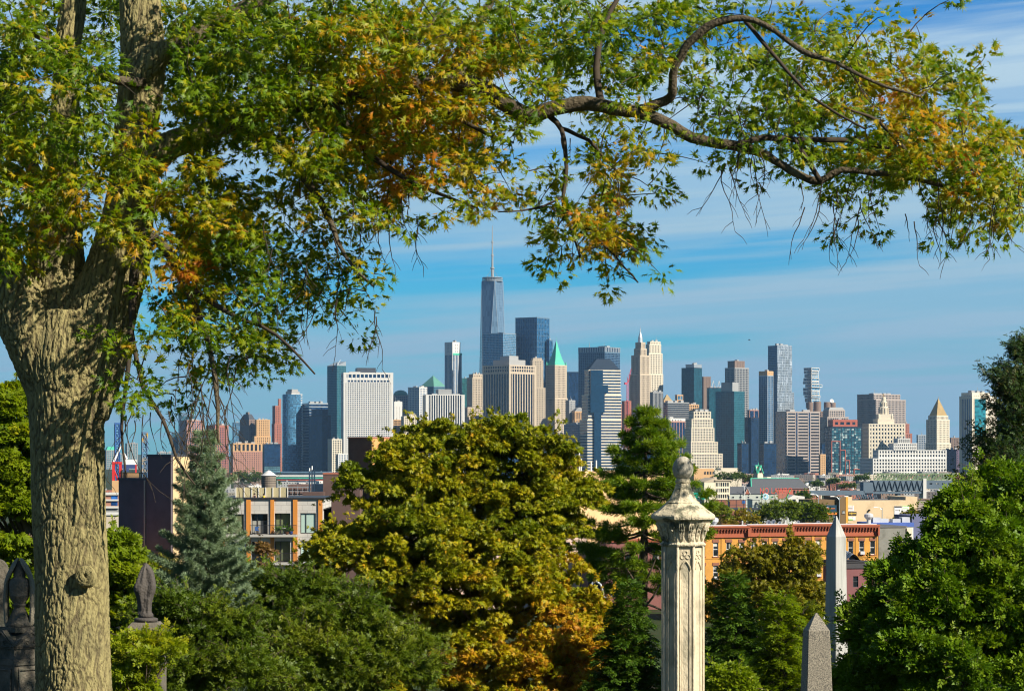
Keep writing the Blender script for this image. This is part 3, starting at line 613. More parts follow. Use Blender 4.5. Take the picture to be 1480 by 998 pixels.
t = tower('pale glass block standing at the foot of the tallest tower', 6050, [(697,727,746,481)], 55, gl='sky', stuff=0, **cur(wall='steel',sh=.8,prot=.1))
tower('dark flat-topped glass tower with bright mullions, right of the tallest tower', 6100, [(745,776,794,458),(790,794,798.5,490,dict(g=1,dd=20))], 55, gl='blue', wall='blue', bay=7, floor=14, pw=.8, sh=.8, prot=.4, stuff=2)
t = tower('broad office block with a dark left face and tan piers on the right', 5700, [(698,736,774,538),(698,736,774,527,dict(dd=0,bay=8,floor=9,pw=3,sh=3,tb=3))], 45, wall='tan', gl='dark', bay=8.2, floor=40, pw=2.6, sh=0, cp=5, prot=1.0, stuff=0); r,z=t.rs[-1]
m=MB(); q=inset(r,.62); m.box(*q,z-.3,t.z(519)); q=inset(r,.35); m.box(*q,t.z(519)-.2,t.z(513)); extra(t,'penthouse','grey',m)
tower('plain tan tower close against the right side of the tan-piered block', 5760, [(765,768,788,560),(767,770,785,520),(768,771,783,517)], 14, wall='tan', gl='dark', bay=4.2, floor=4.3, pw=2.6, sh=2.2, stuff=1)
t = tower('slender stone tower with a bright green copper spire roof', 5850, [(786,802,822,640),(788,802,820,575),(789,802,819,527)], 40, wall='tan', gl='dark', bay=4.2, floor=4.2, pw=2.3, sh=1.9, stuff=0); r,z=t.rs[-1]
pyramid(t,'spire_roof','copper',inset(r,.86),z-.2,t.z(491),conc=True); mast(t,r,t.z(494),t.z(486),.5,'finial','copper')
m=MB()
for fx in (.04,.96):
    for fy in (.04,.96): x=r[0]+(r[1]-r[0])*fx; y=r[2]+(r[3]-r[2])*fy; m.lathe([(1.6,0),(1.6,4),(.1,9)],8,(x,y,z-.2))
extra(t,'corner_turrets','copper',m)
tower('dark navy block right of the green-spired tower', 6200, [(818,822,836,537)], 16, gl='navy', stuff=0, **cur(wall='navy'))
t = tower('large dark glass slab topped by a row of bright slots', 6000, [(836,874,896,508),(836,874,896,501,dict(dd=0,wall='steel',bay=7,floor=20,pw=3.4,sh=0,tb=1.5,prot=.8))], 54, gl='navy', wall='blue', bay=6, floor=4, pw=.8, sh=1.0, prot=.35, stuff=1); mast(t,t.rs[-1][0],t.rs[-1][1],t.z(494),1.0,fx=.2,fy=.7)
t = tower('banded tower with a sloped dark hip roof, stepping out toward its foot', 5500, [(838,849,898,606,dict(dd=0)),(841,850,898,570),(845,851,897,534)], 20, wall='cream', gl='navy', bay=6, floor=6.4, pw=0, sh=2.9, cp=0, prot=.5, stuff=0); r,z=t.rs[-1]
m=MB(); q=inset(r,.42); m.frustum(r,z-.1,q,t.z(518)); extra(t,'roof','navy',m)
for k,(pa,pb,ya,yb) in enumerate(((857,867,596.1,692),(851.6,872,567.1,596),(852,877,556.1,567),(852,869.5,534.5,556))):  # dark blocks standing in for a stepped shadow across the facade
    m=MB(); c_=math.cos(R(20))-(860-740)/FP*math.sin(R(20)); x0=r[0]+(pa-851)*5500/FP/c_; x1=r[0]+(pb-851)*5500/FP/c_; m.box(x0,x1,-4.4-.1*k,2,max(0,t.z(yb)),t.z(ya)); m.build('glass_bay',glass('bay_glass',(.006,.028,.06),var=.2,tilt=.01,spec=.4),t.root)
tower('low dark slab with fine horizontal bands at the left foot of the hip-roofed tower', 5600, [(815,836,846,613)], 40, gl='navy', **cur(wall='blue',sh=1.6,pw=0))
t = tower('small sunlit tan block with a curved gable roof', 5700, [(827,831,845,594)], 18, wall='orange', gl='dark', bay=5, floor=18, pw=2.4, sh=3, stuff=0); r,z=t.rs[0]; m=MB(); x0,x1,y0,y1=r; pp=[(x0+(x1-x0)*f,z+9*math.sin(math.pi*f)) for f in np.linspace(0,1,9)]; m.extr(pp,y0,y1); extra(t,'roof','grey',m)
tower('thin pale tower squeezed between the green-spired tower and the tan gable', 5720, [(818,823,831,578)], 35, wall='grey', gl='dark', bay=4.2, floor=4.2, pw=2.4, sh=2, stuff=1)
tower('low navy block left of the fine-banded slab', 5550, [(789,800,818,627)], 25, gl='navy', **cur(wall='navy',sh=.2,pw=1.2))
# gothic spire tower
t = tower('slender old stone tower with stepped crown and needle spire', 5900, [(910,925,940,540),(913,925,938,513),(917,926,934,503),(919,926.5,932,494)], 42, wall='tan', gl='dark', bay=4.4, floor=4.3, pw=2.6, sh=1.2, prot=.9, tb=4, stuff=0); r,z=t.rs[-1]
m=MB(); cx,cy_=(r[0]+r[1])/2,(r[2]+r[3])/2; q=(r[1]-r[0])*.5; m.lathe([(q,0),(q*.8,12),(q*.5,18),(q*.28,24),(.8,34)],8,(cx,cy_,z-.2)); extra(t,'spire','steel',m); mast(t,r,z+30,t.z(470),.6)
tower('pale art deco tower with notched crown, behind the needle-spired tower', 6050, [(930,937,958,540),(932,938,957,510),(934,939,955,497),(936,940,954,493)], 28, wall='cream', gl='dark', bay=4.4, floor=4.4, pw=2.6, sh=1.6, prot=.8, tb=3, stuff=2)
tower('small grey ribbed block at the foot of the pale art deco tower', 5750, [(940,944,958,566)], 16, wall='grey', gl='dark', bay=3.6, floor=40, pw=1.6, sh=0, tb=3)
tower('dull red narrow block left of the needle-spired tower', 5850, [(899,903,912,579)], 25, wall='red', gl='dark', bay=5, floor=4.5, pw=3, sh=2, stuff=1)
tower('dark red lower block just right of the hip-roofed tower', 5900, [(890,895,903,584)], 25, wall='red', gl='dark', bay=5, floor=4.5, pw=3, sh=2, stuff=1)
tower('wide low dark office slab right of the small ribbed block', 5800, [(953,965,996,581)], 20, gl='dark', wall='grey', bay=6, floor=4.4, pw=0, sh=1.4, prot=.3)
t = tower('tan block with a gabled top above the wide dark slab', 5950, [(957,960,971,578)], 16, wall='orange', gl='dark', bay=5, floor=5, pw=3, sh=2, stuff=0); r,z=t.rs[0]; pyramid(t,'roof','gold',r,z-.1,t.z(570),top=.15)
tower('little tan and blue block peeping over the wide dark slab', 5950, [(976,979,987,570)], 18, wall='orange', gl='sky', bay=8, floor=14, pw=1.6, sh=5, stuff=0)
tower('cream notched block beside the stepped ziggurat tower', 5900, [(988,991,1010,584)], 16, wall='orange', gl='dark', bay=6, floor=6, pw=2.6, sh=2.6)
tower('boxy teal glass tower with a metal box on its roof', 6000, [(985,1003,1014.5,531),(991,1003,1014,526,dict(wall='steel',dd=4,sh=4,pw=2))], 46, gl='teal', stuff=2, **cur(wall='navy',sh=.9))
tower('narrow plum-brown slab right of the boxy teal tower', 6100, [(1014,1017,1027,544)], 18, wall='brown', gl='dark', bay=5, floor=30, pw=4.4, sh=0, stuff=0)
t = tower('dark glass wing with white rooftop masts left of the big teal prism', 5950, [(1022,1025,1046,560)], 14, gl='teal', **cur(wall='navy'))
for fx in (.35,.75):
    m=MB(); r,z=t.rs[0]; x=r[0]+(r[1]-r[0])*fx; m.tube([(x-4,r[2]+8,z),(x,r[2]+8,z+17)],.6,5); m.tube([(x+4,r[2]+8,z),(x,r[2]+8,z+17)],.6,5); extra(t,'mast','white',m)
tower('dark tower with a smaller block set back on top and a grey gridded right face', 6150, [(1048,1062,1082,531),(1052,1062,1076,521,dict(wall='brown',sh=3,pw=3))], 36, gl='dark', wall='grey', bay=5, floor=4.5, pw=1.4, sh=1.4, stuff=1)
t = tower('big plain teal glass prism with a grey rooftop box', 5600, [(1034,1061,1076,565)], 50, gl='teal', stuff=0, **cur(wall='teal',sh=.7,prot=.1)); r,z=t.rs[0]; m=MB(); q=inset(r,.6); m.box(*q,z-.3,t.z(552)); extra(t,'penthouse','grey',m)
t = tower('cream ziggurat tower stepping down to the right', 5400, [(985,999,1044,655,dict(dd=0)),(988,999,1037,638),(990,999.5,1032,618),(992,1000,1030,605),(996,1003,1027,594)], 17, wall='cream', gl='dark', bay=6.2, floor=6, pw=2.8, sh=2.7, prot=.8, tb=2.2)
tower('dark slab with a pale pink crown left of the ziggurat', 5500, [(953,966,990,608,dict(wall='pink')),(953,966,990,604,dict(wall='white',dd=0,pw=5))], 26, gl='navy', wall='mauve', bay=7, floor=40, pw=1.2, sh=0, stuff=1)
tower('dark navy block with a pinkish framed corner, right of the teal prism', 5700, [(1074,1081,1099,603),(1080,1083,1097,592,dict(wall='pink',pw=2,bay=14,floor=40))], 20, gl='navy', **cur(wall='navy',sh=.9,pw=.8))
tower('slim glass tower whose narrow right face is pale and sunlit', 5650, [(1097,1109,1117.5,542,dict()),(1097,1109,1117.5,536,dict(wall='orange',dd=0,pw=3,sh=3))], 48, gl='blue', wall='steel', bay=5.2, floor=4.4, pw=1.2, sh=.8, prot=.4, stuff=1)
# rippled steel tower
def rippled():
    t = Tower('skyscraper','very tall silver tower with rippled wavy metal walls','skyscraper',5750,1123,38,GRP); r = t.rect(1110,1123,1144); z0=t.z(566); z1=t.z(499); t.block(r,0,z1,**cur(gl='blue',wall='blue',sh=1.2)); r2=t.rect(1114,1123,1147.5,3); t.block(r2,0,z0,**cur(gl='blue',wall='blue',sh=1.2))
    def sheet(x0,x1,y,zb,zt,nx,nz_):
        v=[];f=[]
        for j in range(nz_+1):
            for i in range(nx+1):
                u=x0+(x1-x0)*i/nx; z=zb+(zt-zb)*j/nz_; w=1.5*mnoise.noise((u*.16,z*.012,3))+.9*mnoise.noise((u*.3,z*.05,7)); v.append((u,y-1.3-w,z))
        for j in range(nz_):
            for i in range(nx):
                a=j*(nx+1)+i
                if (j%3)==0 and mnoise.noise((i*.9,j*.37,1))>-.15 and i%2==0: continue
                f.append((a,a+1,a+nx+2,a+nx+1))
        m=MB(); m.add(v,f); return m
    sheet(r[0],r[1],r[2],0,z1+1,36,150).build('rippled_cladding',pm('rippled_steel',(.50,.54,.55),rough=.32,metal=.75,var=.12,scale=.1),t.root,True)
    sheet(r2[0],r2[1],r2[2],0,z0,36,120).build('rippled_cladding',PM['rippled_steel'],t.root,True)
    t.roofstuff(r,z1,4,(1,5)); t.done()
rippled()
# stack of shifted glass boxes
t = Tower('skyscraper','slim tower of glass boxes stacked askew','skyscraper',5900,1176,40,GRP); ys=[590,581,575,571,565,560,555,551,546,540,536,531]
for a,b in zip(ys[:-1],ys[1:]):
    s1,s2=random.uniform(-3,2),random.uniform(-2,4); q=t.rect(1164+s1,1173,1184+s2,random.uniform(-4,4)); t.block(q,t.z(a)+.8,t.z(b),wall='white',gl='sky',bay=8,floor=4.2,pw=.3,sh=1.1,tb=1.2,prot=.9)
m=MB(); q=t.rect(1167,1173,1182,5); m.box(*q,0,t.z(531)); m.build('core',GL['blue'],t.root); t.done()
t = tower('wide grey-brown slab with pale floor bands and two dark vertical slots', 5350, [(1121,1137,1185,594)], 19, wall='mauve', gl='dark', bay=25.5, floor=6.6, pw=0, sh=3.3, prot=.5, tb=4, stuff=2); r,z=t.rs[0]; m=MB(); w=r[1]-r[0]
for f in (.30,.68): m.box(r[0]+w*f-1.6,r[0]+w*f+1.6,r[2]-.9,r[2]+.2,0,z-3)
m.box(r[0]-.9,r[0]+.2,r[2]+4,r[3]-4,0,z-3); m.build('dark_slots',GL['navy'],t.root); m=MB()
for f in (.02,.27,.335,.65,.715,.985): m.box(r[0]+w*f-1,r[0]+w*f+1,r[2]-.8,r[2]+.2,0,z-3.5)
extra(t,'piers','mauve',m)
t = tower('brown block with round drum-like towers on its roof', 5750, [(1160,1170,1209,594)], 15, wall='brown', gl='dark', bay=6, floor=5, pw=2.6, sh=2.4, stuff=0); r,z=t.rs[0]; m=MB(); w=r[1]-r[0]
for f,h,rr in ((.08,20,7),(.35,22,9),(.72,21,8),(.92,20,7)): m.lathe([(rr,0),(rr,h),(rr*.9,h+1)],20,(r[0]+w*f,r[2]+10,z-.3))
extra(t,'drums','brown',m); m=MB(); m.lathe([(.3,0),(3,1.2),(5.2,4.2),(5.0,4.4),(2.6,1.6),(.3,.5)],16,(0,0,0)); dsh=extra(t,'satellite_dish','white',m,True); dsh.location=(r[0]+w*.86,r[2]+8,z+22); dsh.rotation_euler=(R(60),0,0)
t = tower('grey block with chamfered shoulders right of the drum-topped block', 5650, [(1184,1196,1226,602),(1190,1198,1221,592)], 20, wall='mauve', gl='dark', bay=6, floor=5, pw=2.4, sh=2, stuff=0); r,z=t.rs[-1]; m=MB(); m.frustum(r,z-.1,inset(r,.8),z+6); extra(t,'roof','grey',m)
t = tower('blue-green glass block with a red frame and rust-red top floor', 5250, [(1192,1202,1245,616),(1197,1204,1239,606,dict(wall='rust',gl='dark',bay=14,floor=20,pw=5,sh=8,tb=5))], 14, wall='navy', gl='mixed', bay=7.5, floor=5.6, pw=1.0, sh=1.0, prot=.4, stuff=1); r,z=t.rs[0]; m=MB(); w=r[1]-r[0]
for f0,f1,h in ((.0,.28,.72),(.28,.46,.55),(.46,.60,.35),(.75,1.0,.18)):
    m.box(r[0]+w*f0-.8,r[0]+w*f0+.8,r[2]-1.2,r[2]+.2,0,z*h); m.box(r[0]+w*f1-.8,r[0]+w*f1+.8,r[2]-1.2,r[2]+.2,0,z*h); m.box(r[0]+w*f0+.8,r[0]+w*f1-.8,r[2]-1.1,r[2]+.2,z*h-1.6,z*h)
extra(t,'red_frames','rust',m)
tower('big square slab gridded with tiny windows, dark left face, behind the wedding-cake tower', 6000, [(1239,1266,1309,577),(1239,1263,1301,569)], 31, wall='mauve', gl='dark', bay=4.4, floor=4.6, pw=1.6, sh=1.9, prot=.5, stuff=4)
t = tower('pale civic block with a tiered wedding-cake tower and gold figure on top', 5700, [(1247,1256,1308,617),(1247,1256,1308,612,dict(dd=0,sh=3,floor=9))], 12, wall='cream', gl='dark', bay=7, floor=9, pw=3.6, sh=4, prot=.8, tb=2.5, stuff=0); r,z=t.rs[-1]
cx=r[0]+(r[1]-r[0])*.50; cy_=r[2]+22; m=MB(); m.box(cx-20,cx+20,cy_-16,cy_+16,z-.3,t.z(605)); m.box(cx-14,cx+14,cy_-13,cy_+13,t.z(605)-.2,t.z(598))
for ra,a,b in ((10.5,598,588),(7.5,588,580),(5,580,574)): m.lathe([(ra,0),(ra,wz(b,5700)-wz(a,5700)),(ra*.86,wz(b,5700)-wz(a,5700)+1.5)],16,(cx,cy_,t.z(a)-.2))
for k in range(12): a=2*math.pi*k/12; m.tube([(cx+11.4*math.cos(a),cy_+11.4*math.sin(a),t.z(598)),(cx+11.4*math.cos(a),cy_+11.4*math.sin(a),t.z(589))],.7,6); m.tube([(cx+8.3*math.cos(a),cy_+8.3*math.sin(a),t.z(588)),(cx+8.3*math.cos(a),cy_+8.3*math.sin(a),t.z(581))],.55,6)
for sx_ in (-1,1): m.lathe([(3,0),(3,7),(2.2,10),(.2,14)],10,(cx+sx_*16,cy_-12,t.z(605)-.2))
extra(t,'tiered_tower','cream',m); m=MB(); m.lathe([(1.6,0),(1.2,2.5),(1.7,4.5),(.7,6),(.9,7),(.2,8.4)],8,(cx,cy_,t.z(574)+1)); extra(t,'gold_figure','gold',m)
tower('reddish stepped block at the right edge of the pale civic block', 5900, [(1304,1308,1318,626),(1305,1308,1314,612)], 18, wall='red', gl='dark', bay=5, floor=5, pw=2.8, sh=2, stuff=1)
t = tower('white low complex of many windows around a square central turret', 5000, [(1243,1262,1368,662),(1262,1270,1368,650,dict(dd=6)),(1285,1292,1325,640,dict(dd=10,bay=4,pw=1.8)),(1292,1298,1315,633,dict(dd=12,bay=4,pw=1.8,floor=20))], 11, wall='white', gl='dark', bay=6, floor=6.4, pw=2.7, sh=2.6, prot=.8, tb=1.8, stuff=2)
t = tower('courthouse tower with a golden pyramid roof', 5600, [(1338,1354,1374,640),(1339,1354,1372,606),(1342,1354,1370,600,dict(bay=4,floor=14,sh=2,pw=2.2))], 38, wall='cream', gl='dark', bay=4.6, floor=4.8, pw=2.6, sh=2.2, prot=.6, stuff=0); r,z=t.rs[-1]; pyramid(t,'roof','gold',inset(r,.94),z-.2,t.z(576),top=.06); mast(t,r,t.z(577),t.z(572),.9,'finial','gold')
tower('small grey block left of the golden-roofed tower', 5800, [(1325,1327,1340,628)], 14, wall='steel', gl='navy', bay=5, floor=5, pw=2, sh=2, stuff=1)
tower('dull purple brick block between the golden-roofed tower and the rightmost tower', 5300, [(1362,1366,1389,649)], 12, wall='purple', gl='dark', bay=5, floor=5, pw=3, sh=2.6)
tower('little brown block peering over the purple brick block', 5700, [(1372,1375,1388,632)], 14, wall='brown', gl='dark', bay=5, floor=5, pw=3, sh=2, stuff=1)
t = tower('rightmost tall tower, striped dark left side and a teal glass panel in pale stone', 5200, [(1387,1405,1440,572),(1390,1405,1430,567)], 34, wall='cream', gl='blue', bay=5, floor=40, pw=2.2, sh=0, cp=4, prot=.7, tb=6, stuff=3); r,z=t.rs[0]; w=r[1]-r[0]
m=MB(); m.box(r[0]+w*.10,r[0]+w*.55,r[2]-1.2,r[2]+.2,t.z(630),z-6); m.build('glass_panel',glass('teal_panel_glass',(.012,.13,.16),cell=(5,4)),t.root); m=MB(); m.box(r[0]+w*.55,r[1]+1,r[2]-1.1,r[2]+.2,0,z-5.5); m.box(r[0]+w*.10,r[0]+w*.55,r[2]-1.0,r[2]+.2,0,t.z(630)); extra(t,'blank_wall','cream',m)
tower('bluish tower half hidden by the dark tree at the right edge', 5600, [(1438,1442,1462,594)], 12, gl='blue', **cur())
tower('small orange-tan apartment block at the foot of the grey-brown slab', 5000, [(1184,1186,1193,656)], 14, wall='orange', gl='dark', bay=5, floor=4.4, pw=2.6, sh=2, stuff=1)
tower('dark blue block behind the orange-tan apartment block', 5600, [(1186,1188,1198,640)], 14, gl='navy', stuff=0, **cur(wall='navy'))
# filler blocks between the tower feet; navy ones paint in the deep-blue shade
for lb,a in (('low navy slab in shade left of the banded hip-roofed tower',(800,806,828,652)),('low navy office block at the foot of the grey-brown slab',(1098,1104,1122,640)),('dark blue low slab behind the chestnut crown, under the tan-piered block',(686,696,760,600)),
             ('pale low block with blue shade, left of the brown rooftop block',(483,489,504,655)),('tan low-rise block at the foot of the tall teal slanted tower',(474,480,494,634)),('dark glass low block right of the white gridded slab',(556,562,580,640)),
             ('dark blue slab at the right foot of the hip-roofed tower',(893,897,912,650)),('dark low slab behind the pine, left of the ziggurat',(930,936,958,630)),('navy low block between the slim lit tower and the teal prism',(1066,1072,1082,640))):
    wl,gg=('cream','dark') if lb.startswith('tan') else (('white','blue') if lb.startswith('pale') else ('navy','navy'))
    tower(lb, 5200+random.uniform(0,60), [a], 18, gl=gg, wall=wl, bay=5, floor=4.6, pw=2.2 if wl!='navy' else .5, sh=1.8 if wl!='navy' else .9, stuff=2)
# far shore on the left, seen between the trunk and the dark block
for lb,a,w_,g_ in (('pale far-shore apartment tower with a green roof',(151,154,168,650),'pale','green'),('pale green glass far-shore tower beside the blue lattice crane',(180,184,199,640),'steel','pale'),('lower pale far-shore tower behind the white crane frame',(168,170,180,655),'grey','pale'),('low far-shore office blocks left of the dark rooftop',(226,229,252,653),'grey','pale')):
    t=tower(lb, 7600, [a], 15, wall='grey', gl=g_ if g_!='green' else 'pale', bay=7, floor=6, pw=2.2, sh=1.6)
    if g_=='green': r,z=t.rs[0]; m=MB(); m.frustum((r[0]-.5,r[1]+.5,r[2]-.5,r[3]+.5),z,inset(r,.7),z+10); extra(t,'roof','copper',m)
# ================================================================== middle distance
DARKGL = glass('window_dark', (.018,.024,.03), cell=(.9,1.3), var=.7, rough=.06, light=(.30,.30,.27), lightp=.22)
WHITEP = pm('white_paint', (.74,.73,.70), rough=.5, var=.05); BLACKM = pm('black_metal', (.025,.025,.028), rough=.5, var=.2)
TAR = pm('tar_roof', (.10,.10,.105), var=.3, scale=.6); SILV = pm('silver_roof_paint', (.50,.51,.52), var=.2, scale=.4, rough=.6)
class Bld:
    def __init__(s, name, label, cat, px, d, th=0, group=None, base=None):
        s.d = d; s.th = R(th); s.b = (gz(d) if base is None else base)-.6; s.root = empty(name, (wx(px,d), d, s.b), s.th, label, cat, group); s.px = px
    def x(s, px):                                   # pixel column -> distance along the front face
        t = (px-740)/FP; c, n = math.cos(s.th), math.sin(s.th); return (t*s.d-s.root.location.x)/(c-t*n)
    def z(s, py, px=None):                          # pixel row -> local height, on the front face at that column
        d = s.d+(s.x(px)*math.sin(s.th) if px is not None else 0); return CZ+(HY-py)/FP*d-s.b
    def part(s, name, mat, mb, parent=None, smooth=False): return mb.build(name, mat, parent or s.root, smooth)
def wall_with_holes(mb, x0, x1, z0, z1, holes, y0=0, t=.3):
    """a wall slab along x whose window openings are really open"""
    xs = sorted({x0,x1,*[h[0] for h in holes],*[h[1] for h in holes]}); zs = sorted({z0,z1,*[h[2] for h in holes],*[h[3] for h in holes]})
    inside = lambda x, z: any(h[0] < x < h[1] and h[2] < z < h[3] for h in holes)
    for i in range(len(xs)-1):
        run = None
        for j in range(len(zs)-1):
            solid = not inside((xs[i]+xs[i+1])/2, (zs[j]+zs[j+1])/2)
            if solid and run is None: run = zs[j]
            if not solid and run is not None: mb.box(xs[i],xs[i+1],y0,y0+t,run,zs[j]); run = None
        if run is not None: mb.box(xs[i],xs[i+1],y0,y0+t,run,z1)
def sash(b, x0, x1, z0, z1, frame, gl, y=.12, mull='h', fw=.07, name='window'):
    m = MB(); m.box(x0,x1,y+.04,y+.05,z0,z1); w = b.part(name, gl, m)
    f = MB(); f.box(x0,x0+fw,y-.03,y+.04,z0,z1); f.box(x1-fw,x1,y-.03,y+.04,z0,z1); f.box(x0+fw,x1-fw,y-.03,y+.04,z0,z0+fw); f.box(x0+fw,x1-fw,y-.03,y+.04,z1-fw,z1)
    if 'h' in mull: f.box(x0+fw,x1-fw,y-.028,y+.04,(z0+z1)/2-fw*.5,(z0+z1)/2+fw*.5)
    if 'v' in mull: xm = x0+(x1-x0)*.36; f.box(xm-fw/2,xm+fw/2,y-.026,y+.04,z0+fw,z1-fw)
    f.build('frame', frame, w); return w
# ---- yellow-brick row houses with red cornices
YB = brick('yellow_brick', (.62,.30,.045), (.52,.23,.035), (.46,.26,.09), 5); CORN = pm('red_painted_cornice', (.34,.085,.035), rough=.6, var=.12, scale=.8)
rs_ = random.Random(4); BLIND = pm('window_blind', (.55,.52,.45), var=.1)
BSTONE = pm('brownstone_lintel', (.26,.10,.055), var=.15, scale=2)
def rowhouse(i, pxa, pxb, label):
    d = 350; b = Bld('row_house', label, 'house', 1010, d, 14, 'yellow-brick row houses under one red cornice line'); x0, x1 = b.x(pxa), b.x(pxb); zt = b.z(760, 1010); H = zt
    step = [.0,.10,.22,.04][i]; zt += step
    wn = 4; sp = (x1-x0)/wn; holes = []; fl = 3.25; zs = [zt-4.25-k*fl for k in range(4)]
    for k in range(wn):
        cx = x0+sp*(k+.5)
        for z in zs: holes.append((cx-.38,cx+.38,z,z+1.95))
    m = MB(); wall_with_holes(m, x0+.004, x1-.004, 0, zt-.25, holes); m.box(x0+.004,x1-.004,.3,11,0,zt-.5); m.box(x0+.004,x0+.3,.3,11,zt-.5,zt-.1); m.box(x1-.3,x1-.004,.3,11,zt-.5,zt-.1)
    w = b.part('wall', YB, m)
    bay = MB()                                         # pilaster strips either side of each pair of windows
    for k in (0,2,4): xx = x0+sp*k; bay.box(max(x0,xx-.16)+.006,min(x1,xx+.16)-.006,-.09,.0-.002,0,zt-1.8)
    for z in zs: bay.box(x0+.01,x1-.01,-.06,-.003,z-.34,z-.24)
    bay.build('brick_trim', YB, w)
    for h in holes:
        w_ = sash(b, *h, WHITEP, DARKGL, y=.13)
        l = MB(); l.box(h[0]-.12,h[1]+.12,-.07,.05,h[3]+.004,h[3]+.42); l.build('lintel', BSTONE, w_)
        if rs_.random() < .22: l = MB(); l.box(h[0]+.06,h[1]-.06,-.38,.02,h[2]+.02,h[2]+.46); l.build('air_conditioner', SILV, w_)
        if rs_.random() < .5: l = MB(); q_ = rs_.uniform(.25,.8); l.box(h[0]+.08,h[1]-.08,.158,.166,h[3]-1.8*q_,h[3]-.05); l.build('blind', BLIND, w_)
        l = MB(); l.box(h[0]-.10,h[1]+.10,-.12,.1,h[2]-.14,h[2]-.004); l.build('sill', BSTONE, w_)
    c = MB(); c.box(x0,x1,-.16,-.003,zt-1.55,zt-.95); c.box(x0,x1,-.24,-.004,zt-1.62,zt-1.5); c.box(x0-.02,x1+.02,-.78,.5,zt-.22,zt); c.box(x0,x1,-.66,.4,zt-.40,zt-.225); c.box(x0,x1,-.20,-.004,zt-.95,zt-.40)
    n = max(6, int((x1-x0)/.42))
    for k in range(n):
        q = x0+.12+(x1-x0-.24)*k/(n-1); c.box(q-.075,q+.075,-.58,-.205,zt-.62,zt-.405); c.box(q-.06,q+.06,-.38,-.205,zt-.92,zt-.625)
    for q in (x0+.13,x1-.13): c.box(q-.12,q+.12,-.70,-.21,zt-1.5,zt-.41)
    b.part('cornice', CORN, c)
    r = MB(); r.box(x0+.3,x1-.3,.5,10.9,zt-.48,zt-.28); r.box(x0+.02,x1-.02,.42,.75,zt-.5,zt+.14); b.part('roof', SILV, r)
    return b, zt, x0, x1
for i, (a, e, lb) in enumerate([(1006,1081.5,'yellow-brick row house with red cornice next to the carved column'),(1081.5,1143.5,'yellow-brick row house mostly behind the olive tree, darker cornice'),
                              (1143.5,1206,'yellow-brick row house whose front is crossed by the white obelisk'),(1206,1269,'end yellow-brick row house above the dark red house')]):
    rb, zt, xa, xb = rowhouse(i, a, e, lb)
    rh_last = (rb, zt)
def roof_dish(px, py, d, size=.5, lab='grey satellite dish on the row house roof'):
    z0 = wz(py,d); r = empty('satellite_dish', (wx(px,d), d, z0-.9*size), R(-40), lab, 'dish', 'satellite dishes on the row house roofs'); m = MB(); m.lathe([(.02,0),(size*.55,.10*size),(size,.36*size),(size*.97,.40*size),(size*.5,.16*size),(.03,.06*size)],16); o = m.build('dish', SILV, r, True); o.location=(0,0,.9*size); o.rotation_euler=(R(62),0,0)
    m = MB(); m.tube([(0,.0,-1.4),(0,.02,.9*size)],.035,6); m.tube([(0,-.05,.75*size),(0,-.62*size,1.05*size)],.02,5); m.build('mount', BLACKM, r)
for px, lb in ((1111,'large grey satellite dish, leftmost on the row house roofs'),(1118,'grey satellite dish just right of the large one'),(1127,'blue-grey satellite dish standing near the white vent pipe'),(1154,'grey satellite dish right of the white vent pipe'),(1183,'grey satellite dish close beside the white obelisk tip')): roof_dish(px, 756-random.uniform(0,1.5), 356+random.uniform(0,3), random.uniform(.28,.42), lb)
def roof_vent(px, py0, py1, d, r, lab, hood=False):
    m = MB(); z0, z1 = wz(py1,d), wz(py0,d); m.tube([(0,0,-2.2),(0,0,z1-z0)], r, 10)
    if hood: m.lathe([(r*1.2,0),(r*2.2,r*1.2),(r*2.2,r*2.4),(r*1.1,r*3.0)],14,(0,0,z1-z0-.02))
    o = m.build('roof_vent', SILV, None); o.location = (wx(px,d),d,z0); tag(o, lab, 'roof vent', 'vents on the row house roofs')
roof_vent(1135,752,762,357,.10,'thin white vent pipe on the row house roof'); roof_vent(1255.5,750,757,358,.30,'fat grey vent hood on the end row house roof',True); roof_vent(1031,757,762,353,.33,'low round vent beside the carved column',True); roof_vent(1073,752,762,354,.11,'white pipe near the left end of the row house roofs')
# ---- dark red house with tarpaulin roof in front of the end row house
b = Bld('red_house', 'dark red painted house with a black parapet and tarpaulin on its roof', 'house', 1222, 330, 12); x0,x1=b.x(1222),b.x(1266); zt=b.z(811,1222); m=MB(); wh=(b.x(1233),b.x(1240.5),b.z(848,1236),b.z(832,1236)); wall_with_holes(m,x0,x1,0,zt-.9,[wh],t=.3); m.box(x0,x1,.3,9,0,zt-.9)
b.part('wall', pm('dark_red_paint',(.20,.075,.075),rough=.8,var=.15,scale=.7), m); sash(b,*wh,pm('dark_frame',(.06,.06,.065)),DARKGL); m=MB(); m.box(x0-.1,x1+.1,-.15,9.1,zt-.898,zt-.1); m.box(x0-.2,x1+.2,-.28,.1,zt-.1,zt+.02); b.part('parapet', pm('black_cornice',(.05,.047,.05),var=.2), m)
m=MB(); vs_=[]; nx,ny=16,8
for j in range(ny+1):
    for i in range(nx+1): u=i/nx; vs_.append((x0+.3+(x1-x0-1.2)*u, .6+5*j/ny, zt+.05+1.5*math.exp(-((u-.35)/.24)**2)*(.6+.4*j/ny)+.18*mnoise.noise((u*7,j*.8,3))))
m.add(vs_,[(j*(nx+1)+i,j*(nx+1)+i+1,(j+1)*(nx+1)+i+1,(j+1)*(nx+1)+i) for j in range(ny) for i in range(nx)]); b.part('tarpaulin', pm('black_and_white_tarpaulin',(.45,.46,.48),rough=.4,var=.2,stain=(.03,.03,.035),stain_scale=1.6,stain_lo=.47,stain_hi=.53), m, None, True)
